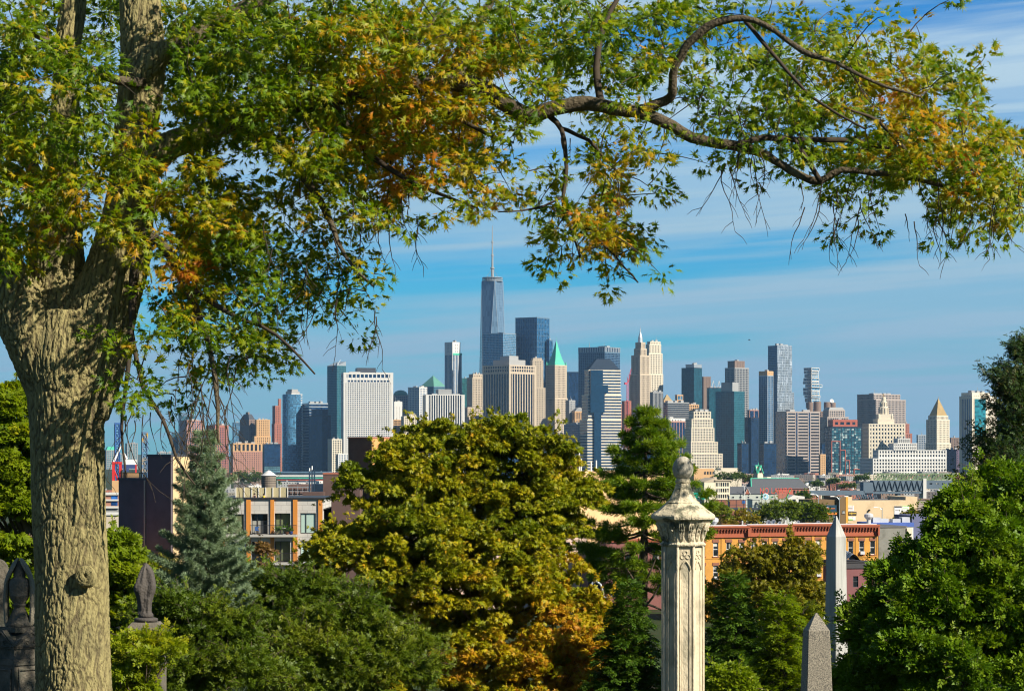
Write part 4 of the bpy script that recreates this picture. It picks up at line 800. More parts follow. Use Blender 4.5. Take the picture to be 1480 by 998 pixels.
m=MB(); xa=b.x(1245.5); m.box(xa,xa+1.7,-1.0,-.01,b.z(850,1250),b.z(845.5,1250)); m.tube([(xa+1.5,-.5,b.z(846,1250)),(xa+1.5,-.5,b.z(838,1250)),(xa+1.2,-.5,b.z(837,1250))],.06,6); b.part('awning', SILV, m)
# ---- grey stucco building and its neighbours on the right
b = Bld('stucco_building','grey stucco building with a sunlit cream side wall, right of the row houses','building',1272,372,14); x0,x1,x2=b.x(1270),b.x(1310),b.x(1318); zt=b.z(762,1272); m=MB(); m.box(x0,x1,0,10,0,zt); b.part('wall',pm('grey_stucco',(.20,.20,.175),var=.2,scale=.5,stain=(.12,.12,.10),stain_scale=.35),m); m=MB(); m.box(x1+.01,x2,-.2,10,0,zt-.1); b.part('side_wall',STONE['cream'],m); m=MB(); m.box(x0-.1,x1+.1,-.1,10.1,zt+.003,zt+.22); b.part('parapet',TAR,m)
b = Bld('storage_shed','low white flat-roofed shed with a blue edge behind the grey stucco building','shed',1262,430,8); x0,x1=b.x(1258),b.x(1320); zt=b.z(755,1262); m=MB(); m.box(x0,x1,0,8,0,zt-.7); b.part('wall',WHITEP,m); m=MB(); m.box(x0-.1,x1+.1,-.12,8.1,zt-.69,zt); b.part('roof_edge',pm('blue_edge',(.07,.13,.42)),m); m=MB()
for a in (.12,.3,.58,.8): m.box(x0+(x1-x0)*a,x0+(x1-x0)*a+1.4,1.5,3.5,zt-.2,zt+random.uniform(.5,1.2))
b.part('roof_plant',SILV,m)
b = Bld('blue_building','slate-blue painted building with dark windows beside the right-hand pine','building',1318,455,12); x0,x1=b.x(1318),b.x(1378); zt=b.z(742,1318); hs=[(b.x(1334),b.x(1341),b.z(754,1337),b.z(748,1337)),(b.x(1348),b.x(1354),b.z(754,1350),b.z(748,1350))]; m=MB(); wall_with_holes(m,x0,x1,0,zt,hs); m.box(x0,x1,.3,9,0,zt-.3); b.part('wall',pm('slate_blue_paint',(.12,.13,.23),var=.1,scale=.5),m)
for h in hs: sash(b,*h,STONE['navy'],DARKGL)
# ---- cream warehouse with signs, brown wing, billboard
CREAM = pm('cream_painted_wall',(.62,.47,.29),var=.06,scale=.3,rough=.85,stain=(.52,.38,.22),stain_scale=.2)
b = Bld('warehouse','cream warehouse with posters on its blank wall, behind the row houses','warehouse',1222,600,10); x0,x1,x2,x3=b.x(1221),b.x(1231.5),b.x(1309),b.x(1326); z=lambda p:b.z(p,1260); m=MB(); m.box(x0,x1,0,14,0,z(717.5)); m.box(x1+.002,x2,0,14,0,z(722.5)); m.box(x2+.002,x3,0,14,0,z(717.5)); b.part('wall',CREAM,m)
m=MB(); m.box(x1+.1,x2-.1,.5,13.5,z(722.5)-.1,z(722)); b.part('roof',TAR,m); m=MB()
for a in (1247,1252,1256,1290): m.box(b.x(a),b.x(a)+.9,2,3.4,z(723),z(720.5))
b.part('roof_plant',BLACKM,m)
def sign(px0,px1,py0,py1,mat,name='poster',parts=()):
    m=MB(); m.box(b.x(px0),b.x(px1),-.12,-.004,z(py1),z(py0)); s=b.part(name,mat,m)
    for k,(a0,a1,c0,c1,mt) in enumerate(parts):
        m=MB(); m.box(b.x(a0),b.x(a1),-.15,-.124,z(c1),z(c0)); m.build('printed_line',mt,s)
REDP=pm('red_print',(.50,.10,.08)); GRP_=pm('grey_print',(.25,.25,.26)); YEL=pm('yellow_print',(.75,.52,.06)); LGRN=pm('light_green_print',(.30,.62,.20)); ORG=pm('orange_print',(.72,.22,.04)); CYA=pm('cyan_print',(.06,.42,.60))
def textbits(x0,x1,y0,y1,mt,n):
    o=[]; x=x0
    while x < x1-.2: w=random.uniform(.35,.9); o.append((x,min(x1,x+w),y0,y1,mt)); x+=w+random.uniform(.15,.45)
    return o
sign(1223.2,1234,730,738,WHITEP,'poster',textbits(1224.2,1233,731,731.9,REDP,5)+textbits(1224.4,1232.8,733.1,734.2,GRP_,5)+textbits(1224.8,1232.6,735.2,736,REDP,5))
sign(1226,1237.8,739,744,BLACKM,'poster',[(1226.6,1237.2,740.9,741.9,YEL),(1230.6,1231.3,739.6,743.6,YEL)])
sign(1226,1236.2,746,751.2,WHITEP,'poster',[(1226.3,1232.3,749.3,751,LGRN),(1227.5,1229,746.8,747.6,GRP_),(1231,1232.6,746.8,747.6,GRP_)])
sign(1292.5,1303,730.8,746,WHITEP,'poster',[(1292.8,1302.8,731,733,BLACKM),(1294,1300,736,737,GRP_)]); sign(1303.8,1313.4,730.8,739,WHITEP,'poster',[(1303.9,1313.2,730.9,731.9,LGRN),(1305,1312,734,735,LGRN)])
m=MB(); m.box(b.x(1255.5),b.x(1257),-.5,-.01,z(738),z(735.5)); m.box(b.x(1218),b.x(1220),-.3,.2,z(752),z(749)); b.part('wall_lamp',BLACKM,m)
b = Bld('brown_building','plain brown building with a yellow corner stripe, left of the cream warehouse','building',1174,598,10); x0,x1,x2=b.x(1175),b.x(1212),b.x(1220.6); m=MB(); m.box(x0,x1,0,12,0,b.z(722,1190)); m.box(x1+.003,x2,-1,12,0,b.z(717,1214)); b.part('wall',pm('brown_wall',(.17,.105,.045),var=.12,scale=.4),m); m=MB(); m.box(x2+.002,x2+.55,-1.05,-.3,b.z(755,1219),b.z(717,1219)); b.part('corner_stripe',pm('yellow_stripe',(.66,.33,.05)),m)
m=MB(); h=(b.x(1215.5),b.x(1219),b.z(741,1217),b.z(737,1217)); m.box(h[0],h[1],-1.08,-1.003,h[2],h[3]); w=b.part('window',DARKGL,m); m=MB(); m.box(h[0]-.1,h[1]+.1,-1.14,-1.004,h[2]-.12,h[2]); m.build('sill',STONE['grey'],w)
d=560; root=empty('billboard',(wx(1194,d),d,gz(d)),R(6),'dark blue billboard with white, orange and cyan lines in front of the brown building','billboard'); zz=lambda p:wz(p,d)-gz(d); xx=lambda p:(p-1194)/FP*d
m=MB(); m.box(xx(1178),xx(1209.5),0,.4,zz(740),zz(729.5)); pn=m.build('panel',pm('billboard_navy',(.02,.06,.10),rough=.4),root); m=MB()
for bits,mt in ((textbits(1178.6,1197,731.8,733,WHITEP,9),WHITEP),(textbits(1178.4,1207,733.8,735,ORG,9),ORG),(textbits(1184.5,1198,736.8,738,CYA,6),CYA)):
    m=MB()
    for a0,a1,c0,c1,_ in bits: m.box(xx(a0),xx(a1),-.06,-.004,zz(c1),zz(c0))
    m.build('lettering',mt,pn)
m=MB(); m.box(xx(1189),xx(1209.5),-.3,.2,zz(743.2),zz(740.1)); m.build('orange_panel',ORG,root); m=MB(); [m.box(xx(a)-.15,xx(a)+.15,.1,.45,0,zz(743.3)) for a in (1181,1194,1206)]; m.box(xx(1178),xx(1210),-.7,-.1,zz(746.3),zz(745.8)); m.build('posts',STONE['steel'],root)
# ---- street lamps (tall, on the avenue)
def lamp(px, pyt, d, lab, arms=2):
    r=empty('street_lamp',(wx(px,d),d,gz(d)),0,lab,'street lamp'); h=wz(pyt,d)-gz(d); m=MB(); m.tube([(0,0,0),(0,0,h*.6),(0,0,h)],[.16,.12,.08],8); m.build('pole',STONE['steel'],r)
    for k in range(arms):
        s=-1 if k==0 else 1; m=MB(); m.tube([(0,0,h-.6),(s*.5,0,h-.05),(s*1.3,-.1,h+.12)],[.06,.05,.05],6); m.build('arm',STONE['steel'],r); m=MB(); m.frustum((s*1.2-.18,s*1.2+.75*s if s>0 else s*1.2+.18,-.25,.05),h+.02,(s*1.2-.1,s*1.2+.6*s if s>0 else s*1.2+.1,-.2,0),h+.2) if s>0 else m.frustum((s*1.2-.75,s*1.2+.18,-.25,.05),h+.02,(s*1.2-.6,s*1.2+.1,-.2,0),h+.2); m.build('lamp_head',WHITEP,r)
lamp(1213,717.5,520,'twin-armed grey street lamp in front of the brown building'); lamp(1183,714,580,'single-armed grey street lamp left of the billboard',1); lamp(1275,733,545,'thin grey post lamp before the cream warehouse wall',1)
d=230; r=empty('street_lamp',(wx(874,d),d,gz(d)),0,'grey street lamp with a hooked arm between the chestnut and the pine','street lamp'); h=wz(839,d)-gz(d); m=MB(); m.tube([(-1.4,0,0),(-1.4,0,h-1.7)],[.13,.11],8); m.tube([(-1.4,0,h-1.7),(-1.35,0,h-.6),(-1.1,0,h-.15),(-.8,0,h),(-.4,0,h-.3),(-.15,0,h-1.0),(-.05,0,h-1.5),(.4,0,h-1.55),(.9,0,h-1.2),(1.4,0,h-.7)],[.12,.11,.1,.1,.1,.09,.08,.07,.06,.05],8); m.build('pole',pm('galvanised',(.42,.44,.45),rough=.5,metal=.3),r,True); m=MB(); m.frustum((1.3,1.9,-.15,.15),h-.8,(1.35,1.8,-.1,.1),h-.6); m.build('lamp_head',WHITEP,r)
# ---- modern apartment block (left)
CONC = brick('concrete_panels',(.52,.49,.44),(.47,.445,.40),(.36,.34,.31),.42,.85); WOOD = pm('orange_timber',(.55,.21,.035),rough=.6,var=.2,scale=1.2,stretch=(6,6,.5))
def apartment():
    d=280; b=Bld('apartment_building','modern grey concrete apartment building with orange timber strips and balconies','building',322,d,0); X=b.x; Z=lambda p:b.z(p); x0,x1=X(320),X(467); zt=Z(719.5); H=[]
    cols=[(356,362.5),(391,396.3),(423.6,430),(460,466)]
    wins=[(329,352.5,742.5,771.5),(434,456.5,741,770.5)]; recess=[(363,387,742,771.2),(397,419.5,741.2,771.2)]
    for k in range(3):
        o=40.2*k
        for a,c,e,f in wins+recess: H.append((X(a),X(c),Z(f+o),Z(e+o),k,(a,c,e,f) in recess))
    m=MB(); wall_with_holes(m,x0,x1,0,zt-.12,[h[:4] for h in H],t=.35); m.box(x0,x1,1.2,13,0,zt-1.3); m.box(x0,x0+.3,.35,13,0,zt-.12); m.box(x1-.3,x1,.35,13,0,zt-.12); m.box(x0,x1,12.7,13,zt-1.3,zt-.12); m.box(x0,x1,.35,1.2,zt-1.45,zt-1.3); b.part('wall',CONC,m)
    BL=pm('dark_bronze_frame',(.035,.032,.03),rough=.5); CURT=glass('curtained_glass',(.42,.55,.48),cell=(1.3,3),var=.35,rough=.12); GGL=glass('garden_glass',(.10,.115,.06),cell=(1.5,3),var=.5,rough=.06)
    for n,h in enumerate(H):
        if h[5]: sash(b,h[0],h[1],h[2],h[3],BL,GGL if n%2 else DARKGL,y=.55,mull='v',fw=.09,name='glass_door')
        else: sash(b,*h[:4],BL,CURT if X(430)<h[0] or h[4]==1 else GGL,y=.14,mull='v',fw=.09)
    for a,c in [(319,324.5)]+cols: m=MB(); m.box(X(a),X(c),-.16,-.003,0,zt-.14); b.part('timber_strip',WOOD,m)
    m=MB(); m.box(X(423.0),X(423.5),-.13,-.003,0,zt-.14); b.part('downpipe',BLACKM,m)
    m=MB(); m.box(x0-.1,x1+.1,-.2,13.1,zt-.118,zt+.06); m.box(x0,x1,.35,12.7,zt-1.29,zt-1.2) ; b.part('roof_edge',BLACKM,m)
    for k in range(3):
        o=40.2*k; za=Z(775+o); m=MB(); m.box(X(362.7),X(430),-1.3,-.005,za,za+.26); s=b.part('balcony',pm('balcony_slab',(.40,.38,.34),var=.1),m)
        m=MB(); zr=za+1.35; m.box(X(362.7),X(430),-1.29,-1.25,zr-.05,zr); m.box(X(362.7),X(430),-1.29,-1.25,za+.33,za+.37); n=44
        for i in range(n+1):
            q=X(362.9)+(X(429.8)-X(362.9))*i/n
            if not (X(387.5)<q<X(390.5)): m.box(q-.012,q+.012,-1.28,-1.26,za+.26,zr-.05)
        m.build('railing',BLACKM,s)
    return b
ap = apartment()
def at_ap(px,py,y): return (wx(px,280),280+y,wz(py,280))
def balcony_item(name,label,cat,px,build):
    za=ap.z(775)+.26+ap.b; r=empty(name,(wx(px,280),280-.75,za),0,label,cat); build(r); return r
def _table(r):
    m=MB(); m.lathe([(.42,.70),(.42,.74)],20); m.build('table_top',WHITEP,r); m=MB(); m.tube([(0,0,.04),(0,0,.70)],.035,8); m.lathe([(.22,0),(.20,.04)],16); m.build('pedestal',STONE['steel'],r)
def _plant(pc,h,sp):
    def f(r):
        m=MB(); m.lathe([(.13,0),(.19,.32),(.20,.34),(.17,.34),(.16,.28)],16); m.build('pot',pc,r,True); n=46; d=rdir(n); d[:,2]=np.abs(d[:,2])+.4; o=np.array(r.location)
        scatter('foliage',*blade_leaf(.16),o+np.array([0,0,.32])+nrm(d)*rng.uniform(.02,h*.5,(n,1)),nrm(d),rdir(n),rng.uniform(.25,.5,n)*sp,rng.uniform(.2,.9,n),POTLEAF,r,o)
    return f
POTLEAF=leaf_mat('pot_plant_leaves',[(0,(.03,.09,.01)),(.5,(.07,.16,.01)),(1,(.13,.22,.02))])
balcony_item('balcony_table','round white table on the upper balcony of the apartment building','table',410,_table)
balcony_item('potted_plant','tall green potted plant beside the white balcony table','plant',416,_plant(pm('terracotta',(.42,.17,.08)),1.5,1.3))
balcony_item('potted_plant','low bushy plant in a blue pot at the right end of the balcony','plant',421.5,_plant(pm('blue_glaze',(.03,.10,.42),rough=.3),.5,.8))
balcony_item('potted_plant','small plant in a cream pot left of the white balcony table','plant',401,_plant(pm('cream_glaze',(.60,.50,.34)),.7,.9))
def _chair(r):
    m=MB(); m.box(-.23,.23,-.22,.22,.42,.46); m.build('seat',PMB,r); m=MB(); m.box(-.23,.23,.19,.23,.46,.88); m.build('backrest',PMB,r)
    for a in (-.2,.2):
        for c in (-.19,.19): m=MB(); m.box(a-.015,a+.015,c-.015,c+.015,0,.42); m.build('leg',BLACKM,r)
PMB=pm('blue_chair_plastic',(.05,.13,.36),rough=.5)
balcony_item('balcony_chair','blue chair behind the railing at the left end of the balcony','chair',372,_chair)
# roof screen, people, tank, chimneys
d=283; r=empty('roof_screen',(wx(375,d),d,ap.b+ap.z(719.5)-1.25),0,'beige slatted screen fence on the apartment roof','fence'); xx=lambda p:(p-375)/FP*d; m=MB(); z1=wz(704,d)-r.location.z; px=341
while px<415.5: w=random.uniform(4,9); m.box(xx(px),xx(min(416,px+w-.25)),0,.06,.1,z1+random.uniform(-.03,.03)); px+=w
m.build('panels',pm('beige_screen',(.42,.36,.20),var=.2,scale=.6,stretch=(3,1,.4)),r); m=MB(); [m.box(xx(p)-.05,xx(p)+.05,-.1,-.004,0,z1+.02) for p in (341,353,364,374,384,394.5,405,415.8)]; m.build('posts',STONE['white'],r)
def person(px, d, top_py, shirt, lab, face=1):
    r=empty('person',(wx(px,d),d,wz(top_py,d)-1.72),R(20*face),lab,'person'); me=bpy.data.meshes.new('body')
    J=[(0,0,.95,.15),(0,0,1.15,.145),(0,.0,1.38,.16),(0,0,1.50,.075),(0,-.02,1.60,.10),(0,-.01,1.70,.075),(.10,0,.90,.10),(.11,.02,.50,.07),(.11,0,.09,.05),(.11,-.14,.05,.04),(-.10,0,.90,.10),(-.11,-.03,.50,.07),(-.11,0,.09,.05),(-.11,-.14,.05,.04),(.19,0,1.40,.07),(.24,.03,1.12,.05),(.20,-.14,.95,.04),(.18,-.22,.93,.035),(-.19,0,1.40,.07),(-.25,.02,1.12,.05),(-.22,-.1,.90,.04),(-.21,-.16,.84,.035)]
    E=[(0,1),(1,2),(2,3),(3,4),(4,5),(0,6),(6,7),(7,8),(8,9),(0,10),(10,11),(11,12),(12,13),(2,14),(14,15),(15,16),(16,17),(2,18),(18,19),(19,20),(20,21)]
    me.from_pydata([j[:3] for j in J],E,[]); o=link('body',me,None,r); sk=o.modifiers.new('s','SKIN'); sd_=me.skin_vertices[0].data
    for i,j in enumerate(J): sd_[i].radius=(j[3],j[3]*.85)
    sd_[0].use_root=True; ss=o.modifiers.new('u','SUBSURF'); ss.levels=2; ss.render_levels=2
    dg=bpy.context.evaluated_depsgraph_get(); nm=bpy.data.meshes.new_from_object(o.evaluated_get(dg)); o.modifiers.clear(); o.data=nm; nm.materials.clear(); nm.materials.append(pm('skin',(.45,.26,.17),var=.05)); nm.polygons.foreach_set('use_smooth',[True]*len(nm.polygons))
    bb=MB(); bb.lathe([(.17,.93),(.175,1.05),(.165,1.2),(.19,1.36),(.16,1.45),(.08,1.5)],16,fold=lambda a,f:1-.22*abs(math.sin(a))); sh=bb.build('shirt',shirt,r,True)
    bb=MB(); bb.lathe([(.115,-.02),(.125,.05),(.11,.11),(.05,.145),(.01,.15)],14,(0,.015,1.63)); bb.build('hair',pm('dark_hair',(.02,.014,.01)),r,True)
    bb=MB(); [bb.tube([(s*.1,0,.95),(s*.11,0,.5),(s*.11,0,.08)],[.12,.09,.075],10) for s in (-1,1)]; bb.build('trousers',pm('dark_trousers',(.03,.035,.05)),r,True)
person(367.8,281.0,712.8,pm('black_shirt',(.02,.02,.025)),'person in black standing behind the apartment roof edge',1); person(381.6,281.2,713.2,pm('yellow_shirt',(.75,.55,.03)),'person in a yellow top standing behind the apartment roof edge',-1)
d=470; r=empty('water_tank',(wx(388.5,d),d,gz(d)),0,'round wooden water tank with a pale conical roof above the apartment roof','water tank'); z0,z1,z2=[wz(p,d)-gz(d) for p in (705,686.5,679)]; rr=10.6/FP*d; m=MB(); m.lathe([(rr,z0),(rr*1.01,(z0+z1)/2),(rr*.98,z1)],28); m.build('tank',pm('weathered_tank_wood',(.20,.165,.13),var=.3,scale=1.4,stretch=(4,4,.4)),r); m=MB(); m.lathe([(rr*1.08,z1-.05),(rr*.5,(z1+z2)/2+.1),(.05,z2)],28); m.build('roof',pm('tank_roof',(.55,.54,.52),var=.1),r)
m=MB(); [m.lathe([(rr*1.02,q),(rr*1.02,q+.08)],28) for q in np.linspace(z0,z1-.2,6)]; m.build('hoops',BLACKM,r); m=MB(); [m.box(a*rr*.6-.2,a*rr*.6+.2,c*rr*.6-.2,c*rr*.6+.2,0,z0+.2) for a in (-1,1) for c in (-1,1)]; m.box(rr*1.1,rr*1.25,-.3,.3,0,z1-1); m.build('leg_frame',STONE['steel'],r)
b=Bld('boiler_house','white metal rooftop shed with three tall flue pipes','building',452,460,0); m=MB(); m.box(b.x(452),b.x(466.8),0,5,0,b.z(699)); b.part('wall',pm('ribbed_white_metal',(.50,.50,.49),var=.2,scale=2),m)
for a,p in ((447.6,676),(451.3,673),(454.8,679.5)): m=MB(); m.tube([(b.x(a),-.6,0),(b.x(a),-.6,b.z(p))],.13,10); b.part('flue_pipe',WHITEP,m)
b=Bld('brick_building','dark brick building wrapped in scaffolding behind the apartment roof','building',416,520,0); m=MB(); m.box(b.x(416),b.x(452),0,8,0,b.z(700)); b.part('wall',brick('dark_brick',(.16,.09,.075),(.12,.07,.06),(.2,.17,.15),1.2),m); m=MB(); [m.box(b.x(416)+k*1.05-.04,b.x(416)+k*1.05+.04,-.5,-.42,0,b.z(702+(k%2)*2)) for k in range(5)]; [m.box(b.x(416),b.x(452),-.52,-.4,b.z(q),b.z(q)+.1) for q in (704,710,716)]; b.part('scaffold',STONE['steel'],m)
# ---- dark block on the left with a pipe and a roof rail
def darkblock():
    d=305; t=Tower('dark_building','tall windowless dark purple-grey building with a stepped roof and a pipe','building',d,247,52,None); r1=t.rect(170,247,262); r2=t.rect(213,247,274,0); x0,x1,y0,y1=r1; ux0,ux1,uy0,uy1=r2; m=MB(); zl,zu=t.z(694),t.z(659.5); MAT=pm('purple_grey_render',(.105,.085,.095),var=.16,scale=.35,rough=.9,stain=(.085,.068,.075),stain_scale=.25)
    m.box(x0,x1,uy1+.002,y1,0,zl); m.box(ux0,ux1,uy0,uy1,0,zu); m.build('wall',MAT,t.root); m=MB(); m.box(ux0-.1,ux1+.1,uy0-.1,uy1+.1,zu+.002,zu+.28); m.box(x0-.1,x1+.1,uy1+.12,y1+.1,zl+.002,zl+.28); m.build('coping',STONE['dark'],t.root)
    m=MB(); m.box(ux0+.3,ux1+.02,uy0-.06,uy0-.003,0,zu); m.build('cream_side_wall',pm('tan_render',(.58,.42,.22),var=.08),t.root)  # tan sheet puts the right face's sunlight into its colour
    m=MB(); m.tube([(x0-.12,uy1+.4,0),(x0-.12,uy1+.4,zl)],.10,8); m.build('drainpipe',pm('pale_pipe',(.42,.36,.27)),t.root); m=MB(); zt_=t.z(683); n=26
    for i in range(n+1): q=uy1+.3+(y1-uy1-.4)*i/n; m.box(x0+.05,x0+.1,q-.025,q+.025,zl,zt_)
    m.box(x0+.04,x0+.11,uy1+.3,y1-.1,zt_-.06,zt_); m.box(x0+.04,x0+.11,uy1+.3,y1-.1,zl+.4,zl+.46)
    for i in range(9): q=x0+.1+(x1-x0-.2)*i/8; m.box(q-.025,q+.025,y1-.1,y1-.05,zl,zt_)
    m.box(x0+.1,x1,y1-.11,y1-.04,zt_-.06,zt_); m.build('roof_railing',BLACKM,t.root)
darkblock()
# ---- brown rooftop block, tan buildings behind the trees
t=Tower('brown_building','brown blank-walled building with an orange sunlit side, above the chestnut left shoulder','building',450,537,50,None); r=t.rect(503,537,585); m=MB(); m.box(*r,0,t.z(633)); m.build('wall',brick('brown_block_wall',(.13,.08,.045),(.115,.07,.04),(.10,.065,.04),1.0),t.root); m=MB(); m.box(r[0]+.1,r[1]+.02,r[2]-.06,r[2]-.004,0,t.z(633)-.05); m.build('orange_side_wall',brick('orange_brick',(.62,.30,.10),(.55,.26,.08),(.5,.28,.12),1.0),t.root); m=MB(); m.box(r[0]-.1,r[1]+.1,r[2]-.12,r[3]+.1,t.z(633)+.002,t.z(633)+.25); m.build('coping',STONE['red'],t.root)  # orange sheet over the right face paints in its sunlight
b=Bld('brown_building','low dark brown flat-roofed building right of the apartment flues','building',466,440,0); m=MB(); m.box(b.x(466.9),b.x(520),0,9,0,b.z(685)); m.box(b.x(440),b.x(470),-4,-.01,0,b.z(710)); b.part('wall',pm('dark_brown_wall',(.10,.06,.05),var=.15,scale=.4),m); m=MB(); m.box(b.x(466.5),b.x(520.5),-.1,9.1,b.z(685)+.002,b.z(685)+.25); b.part('coping',STONE['red'],m)
def tanblock():
    t=Tower('tan_building','tan rendered building with balconies on its shaded side and a rooftop stair hut','building',430,822,50,None); r=t.rect(800,822,975); m=MB(); x0,x1,y0,y1=r; z1=t.z(681); m.box(x0,x1,y0,y1,0,z1); m.build('wall',pm('tan_render_wall',(.66,.42,.20),var=.05,scale=.25,stain=(.60,.37,.17),stain_scale=.15),t.root)
    m=MB(); [m.box(x0,x1,y0-.02,y0-.004,t.z(p),t.z(p)+.06) for p in (702,724)]; m.box(x0+3.2*4,x0+3.2*4+.06,y0-.022,y0-.004,0,z1); m.build('joint_lines',pm('tan_joint',(.45,.28,.13)),t.root)
    for k in range(4):
        za=t.z(700+k*17); m=MB(); m.box(x0-1.1,x0-.004,y0+.4,y1-.3,za,za+.2); s=m.build('balcony',pm('rust_balcony',(.30,.10,.05)),t.root); m=MB(); m.box(x0-1.1,x0-1.05,y0+.4,y1-.3,za+.2,za+1.1); m.build('railing',pm('rust_railing',(.26,.085,.04)),s)
        for q in (.25,.62): m=MB(); yy=y0+(y1-y0)*q; m.box(x0-.05,x0-.004,yy,yy+1.1,za+.3,za+1.9); m.build('window',glass('blue_window',(.03,.10,.22),cell=(1,2)),t.root)
    m=MB(); hx0,hx1=t.loc(820,433)[0],0; m.box(x0+.8,x0+3.6,y0+1.5,y0+4.2,z1-.2,t.z(652)); h=m.build('stair_hut',PM['tan_render_wall'],t.root); m=MB(); m.box(x0+2.0,x0+2.8,y0+1.44,y0+1.49,z1,z1+2.1); m.build('door',pm('brown_door',(.22,.10,.05)),h); m=MB(); m.box(x0+.7,x0+3.7,y0+1.4,y0+4.3,t.z(652),t.z(652)+.2); m.build('coping',STONE['orange'],h)
    m=MB(); m.box(x0-.9+1.0,x0+.7,y0+4.3,y0+7.5,z1-.2,t.z(655)); m.build('plant_box',STONE['dark'],t.root); m=MB(); [m.tube([(x0+q,y0+1,z1-.2),(x0+q,y0+1,z1+h_)],.12,8) for q,h_ in ((4.2,3.6),(4.7,2.2),(7.5,1.6),(9,1.9))]; m.build('pipe',WHITEP,t.root); m=MB()
    for q in range(3): m.box(x0+.5+q*.8,x0+1.1+q*.8,y0+5,y0+6,t.z(655)-.1,t.z(655)+random.uniform(.8,1.5))
    m.build('roof_plant',WHITEP,t.root)
    b=Bld('pink_building','pale pinkish low building seen through the chestnut leaves','building',640,400,8); m=MB(); m.box(b.x(590),b.x(849),0,10,0,b.z(757,800)); b.part('wall',pm('pale_pink_render',(.66,.46,.35),var=.06,scale=.3),m); m=MB(); m.box(b.x(589),b.x(850),-.15,10.1,b.z(757,800)+.002,b.z(757,800)+.3); b.part('coping',STONE['cream'],m)
    for k in range(7): m=MB(); q=b.x(610+34*k); m.box(q,q+1.1,-.05,-.004,b.z(800,800),b.z(783,800)); w=b.part('window',DARKGL,m); m=MB(); m.box(q-.1,q+1.2,-.1,-.005,b.z(800,800)-.15,b.z(800,800)-.004); m.build('sill',WHITEP,w)
    b=Bld('dark_garage','dark shadowy garage front between the pink building and the pine','garage',849,395,8); m=MB(); m.box(b.x(850),b.x(876),0,8,0,b.z(797,860)); b.part('wall',pm('dark_slate_wall',(.05,.045,.06),var=.15),m); m=MB(); m.box(b.x(852),b.x(872),-.06,-.004,.3,b.z(822,860)); b.part('door',STONE['navy'],m)
    b=Bld('red_house','maroon house behind the trunk of the pine','house',876,390,8); m=MB(); m.box(b.x(876.5),b.x(1004),0,8,0,b.z(783,930)); b.part('wall',brick('maroon_brick',(.24,.085,.07),(.20,.07,.06),(.2,.12,.1),3),m); m=MB(); m.box(b.x(876),b.x(1004),-.2,8.1,b.z(783,930)+.002,b.z(783,930)+.35); b.part('cornice',CORN,m)
    for k in range(6): m=MB(); q=b.x(884+20*k); m.box(q,q+.9,-.05,-.004,b.z(820,930),b.z(800,930)); w=b.part('window',DARKGL,m); m=MB(); m.box(q-.08,q+.98,-.1,-.005,b.z(820,930)-.12,b.z(820,930)-.004); m.build('sill',BSTONE,w)
tanblock()
b=Bld('mixed_building','low blue, white and pink banded building glimpsed right of the oak trunk','building',150,620,0); z=b.z
for a,c,mt in ((712,715,'white'),(715,721,'pink'),(721,723.5,'white'),(723.5,731,'pink'),(731,734,'white')): m=MB(); m.box(b.x(146),b.x(172),0 if mt!='white' else -.4,9,z(c)+.003,z(a)); b.part('band',STONE[mt],m)
m=MB(); m.box(b.x(161),b.x(170),-.1,-.01,z(730),z(716)); b.part('glazing',glass('bright_blue_panels',(.02,.10,.33),cell=(1.5,1.5)),m); m=MB(); m.box(b.x(146),b.x(172),.05,8.9,0,z(734)); b.part('base',STONE['grey'],m)
b=Bld('low_wall_building','cream wall with a low roof right of the oak trunk','building',150,380,0); m=MB(); m.box(b.x(144),b.x(172),0,6,0,b.z(744)); b.part('wall',pm('pale_wall',(.55,.47,.36),var=.15,scale=.8),m); m=MB(); m.box(b.x(143.5),b.x(172.5),-.2,6.1,b.z(744)+.002,b.z(744)+.3); b.part('coping',STONE['white'],m)
b=Bld('red_roofed_shed','shed with a bright red roof edge glimpsed right of the oak trunk','shed',150,300,0); m=MB(); m.box(b.x(140),b.x(172),0,6,0,b.z(782)); b.part('wall',STONE['orange'],m); m=MB(); m.frustum((b.x(139),b.x(173),-.5,6.3),b.z(782)+.002,(b.x(141),b.x(171),1,5),b.z(774)); b.part('roof',pm('bright_red_roof',(.52,.055,.045),rough=.5),m)
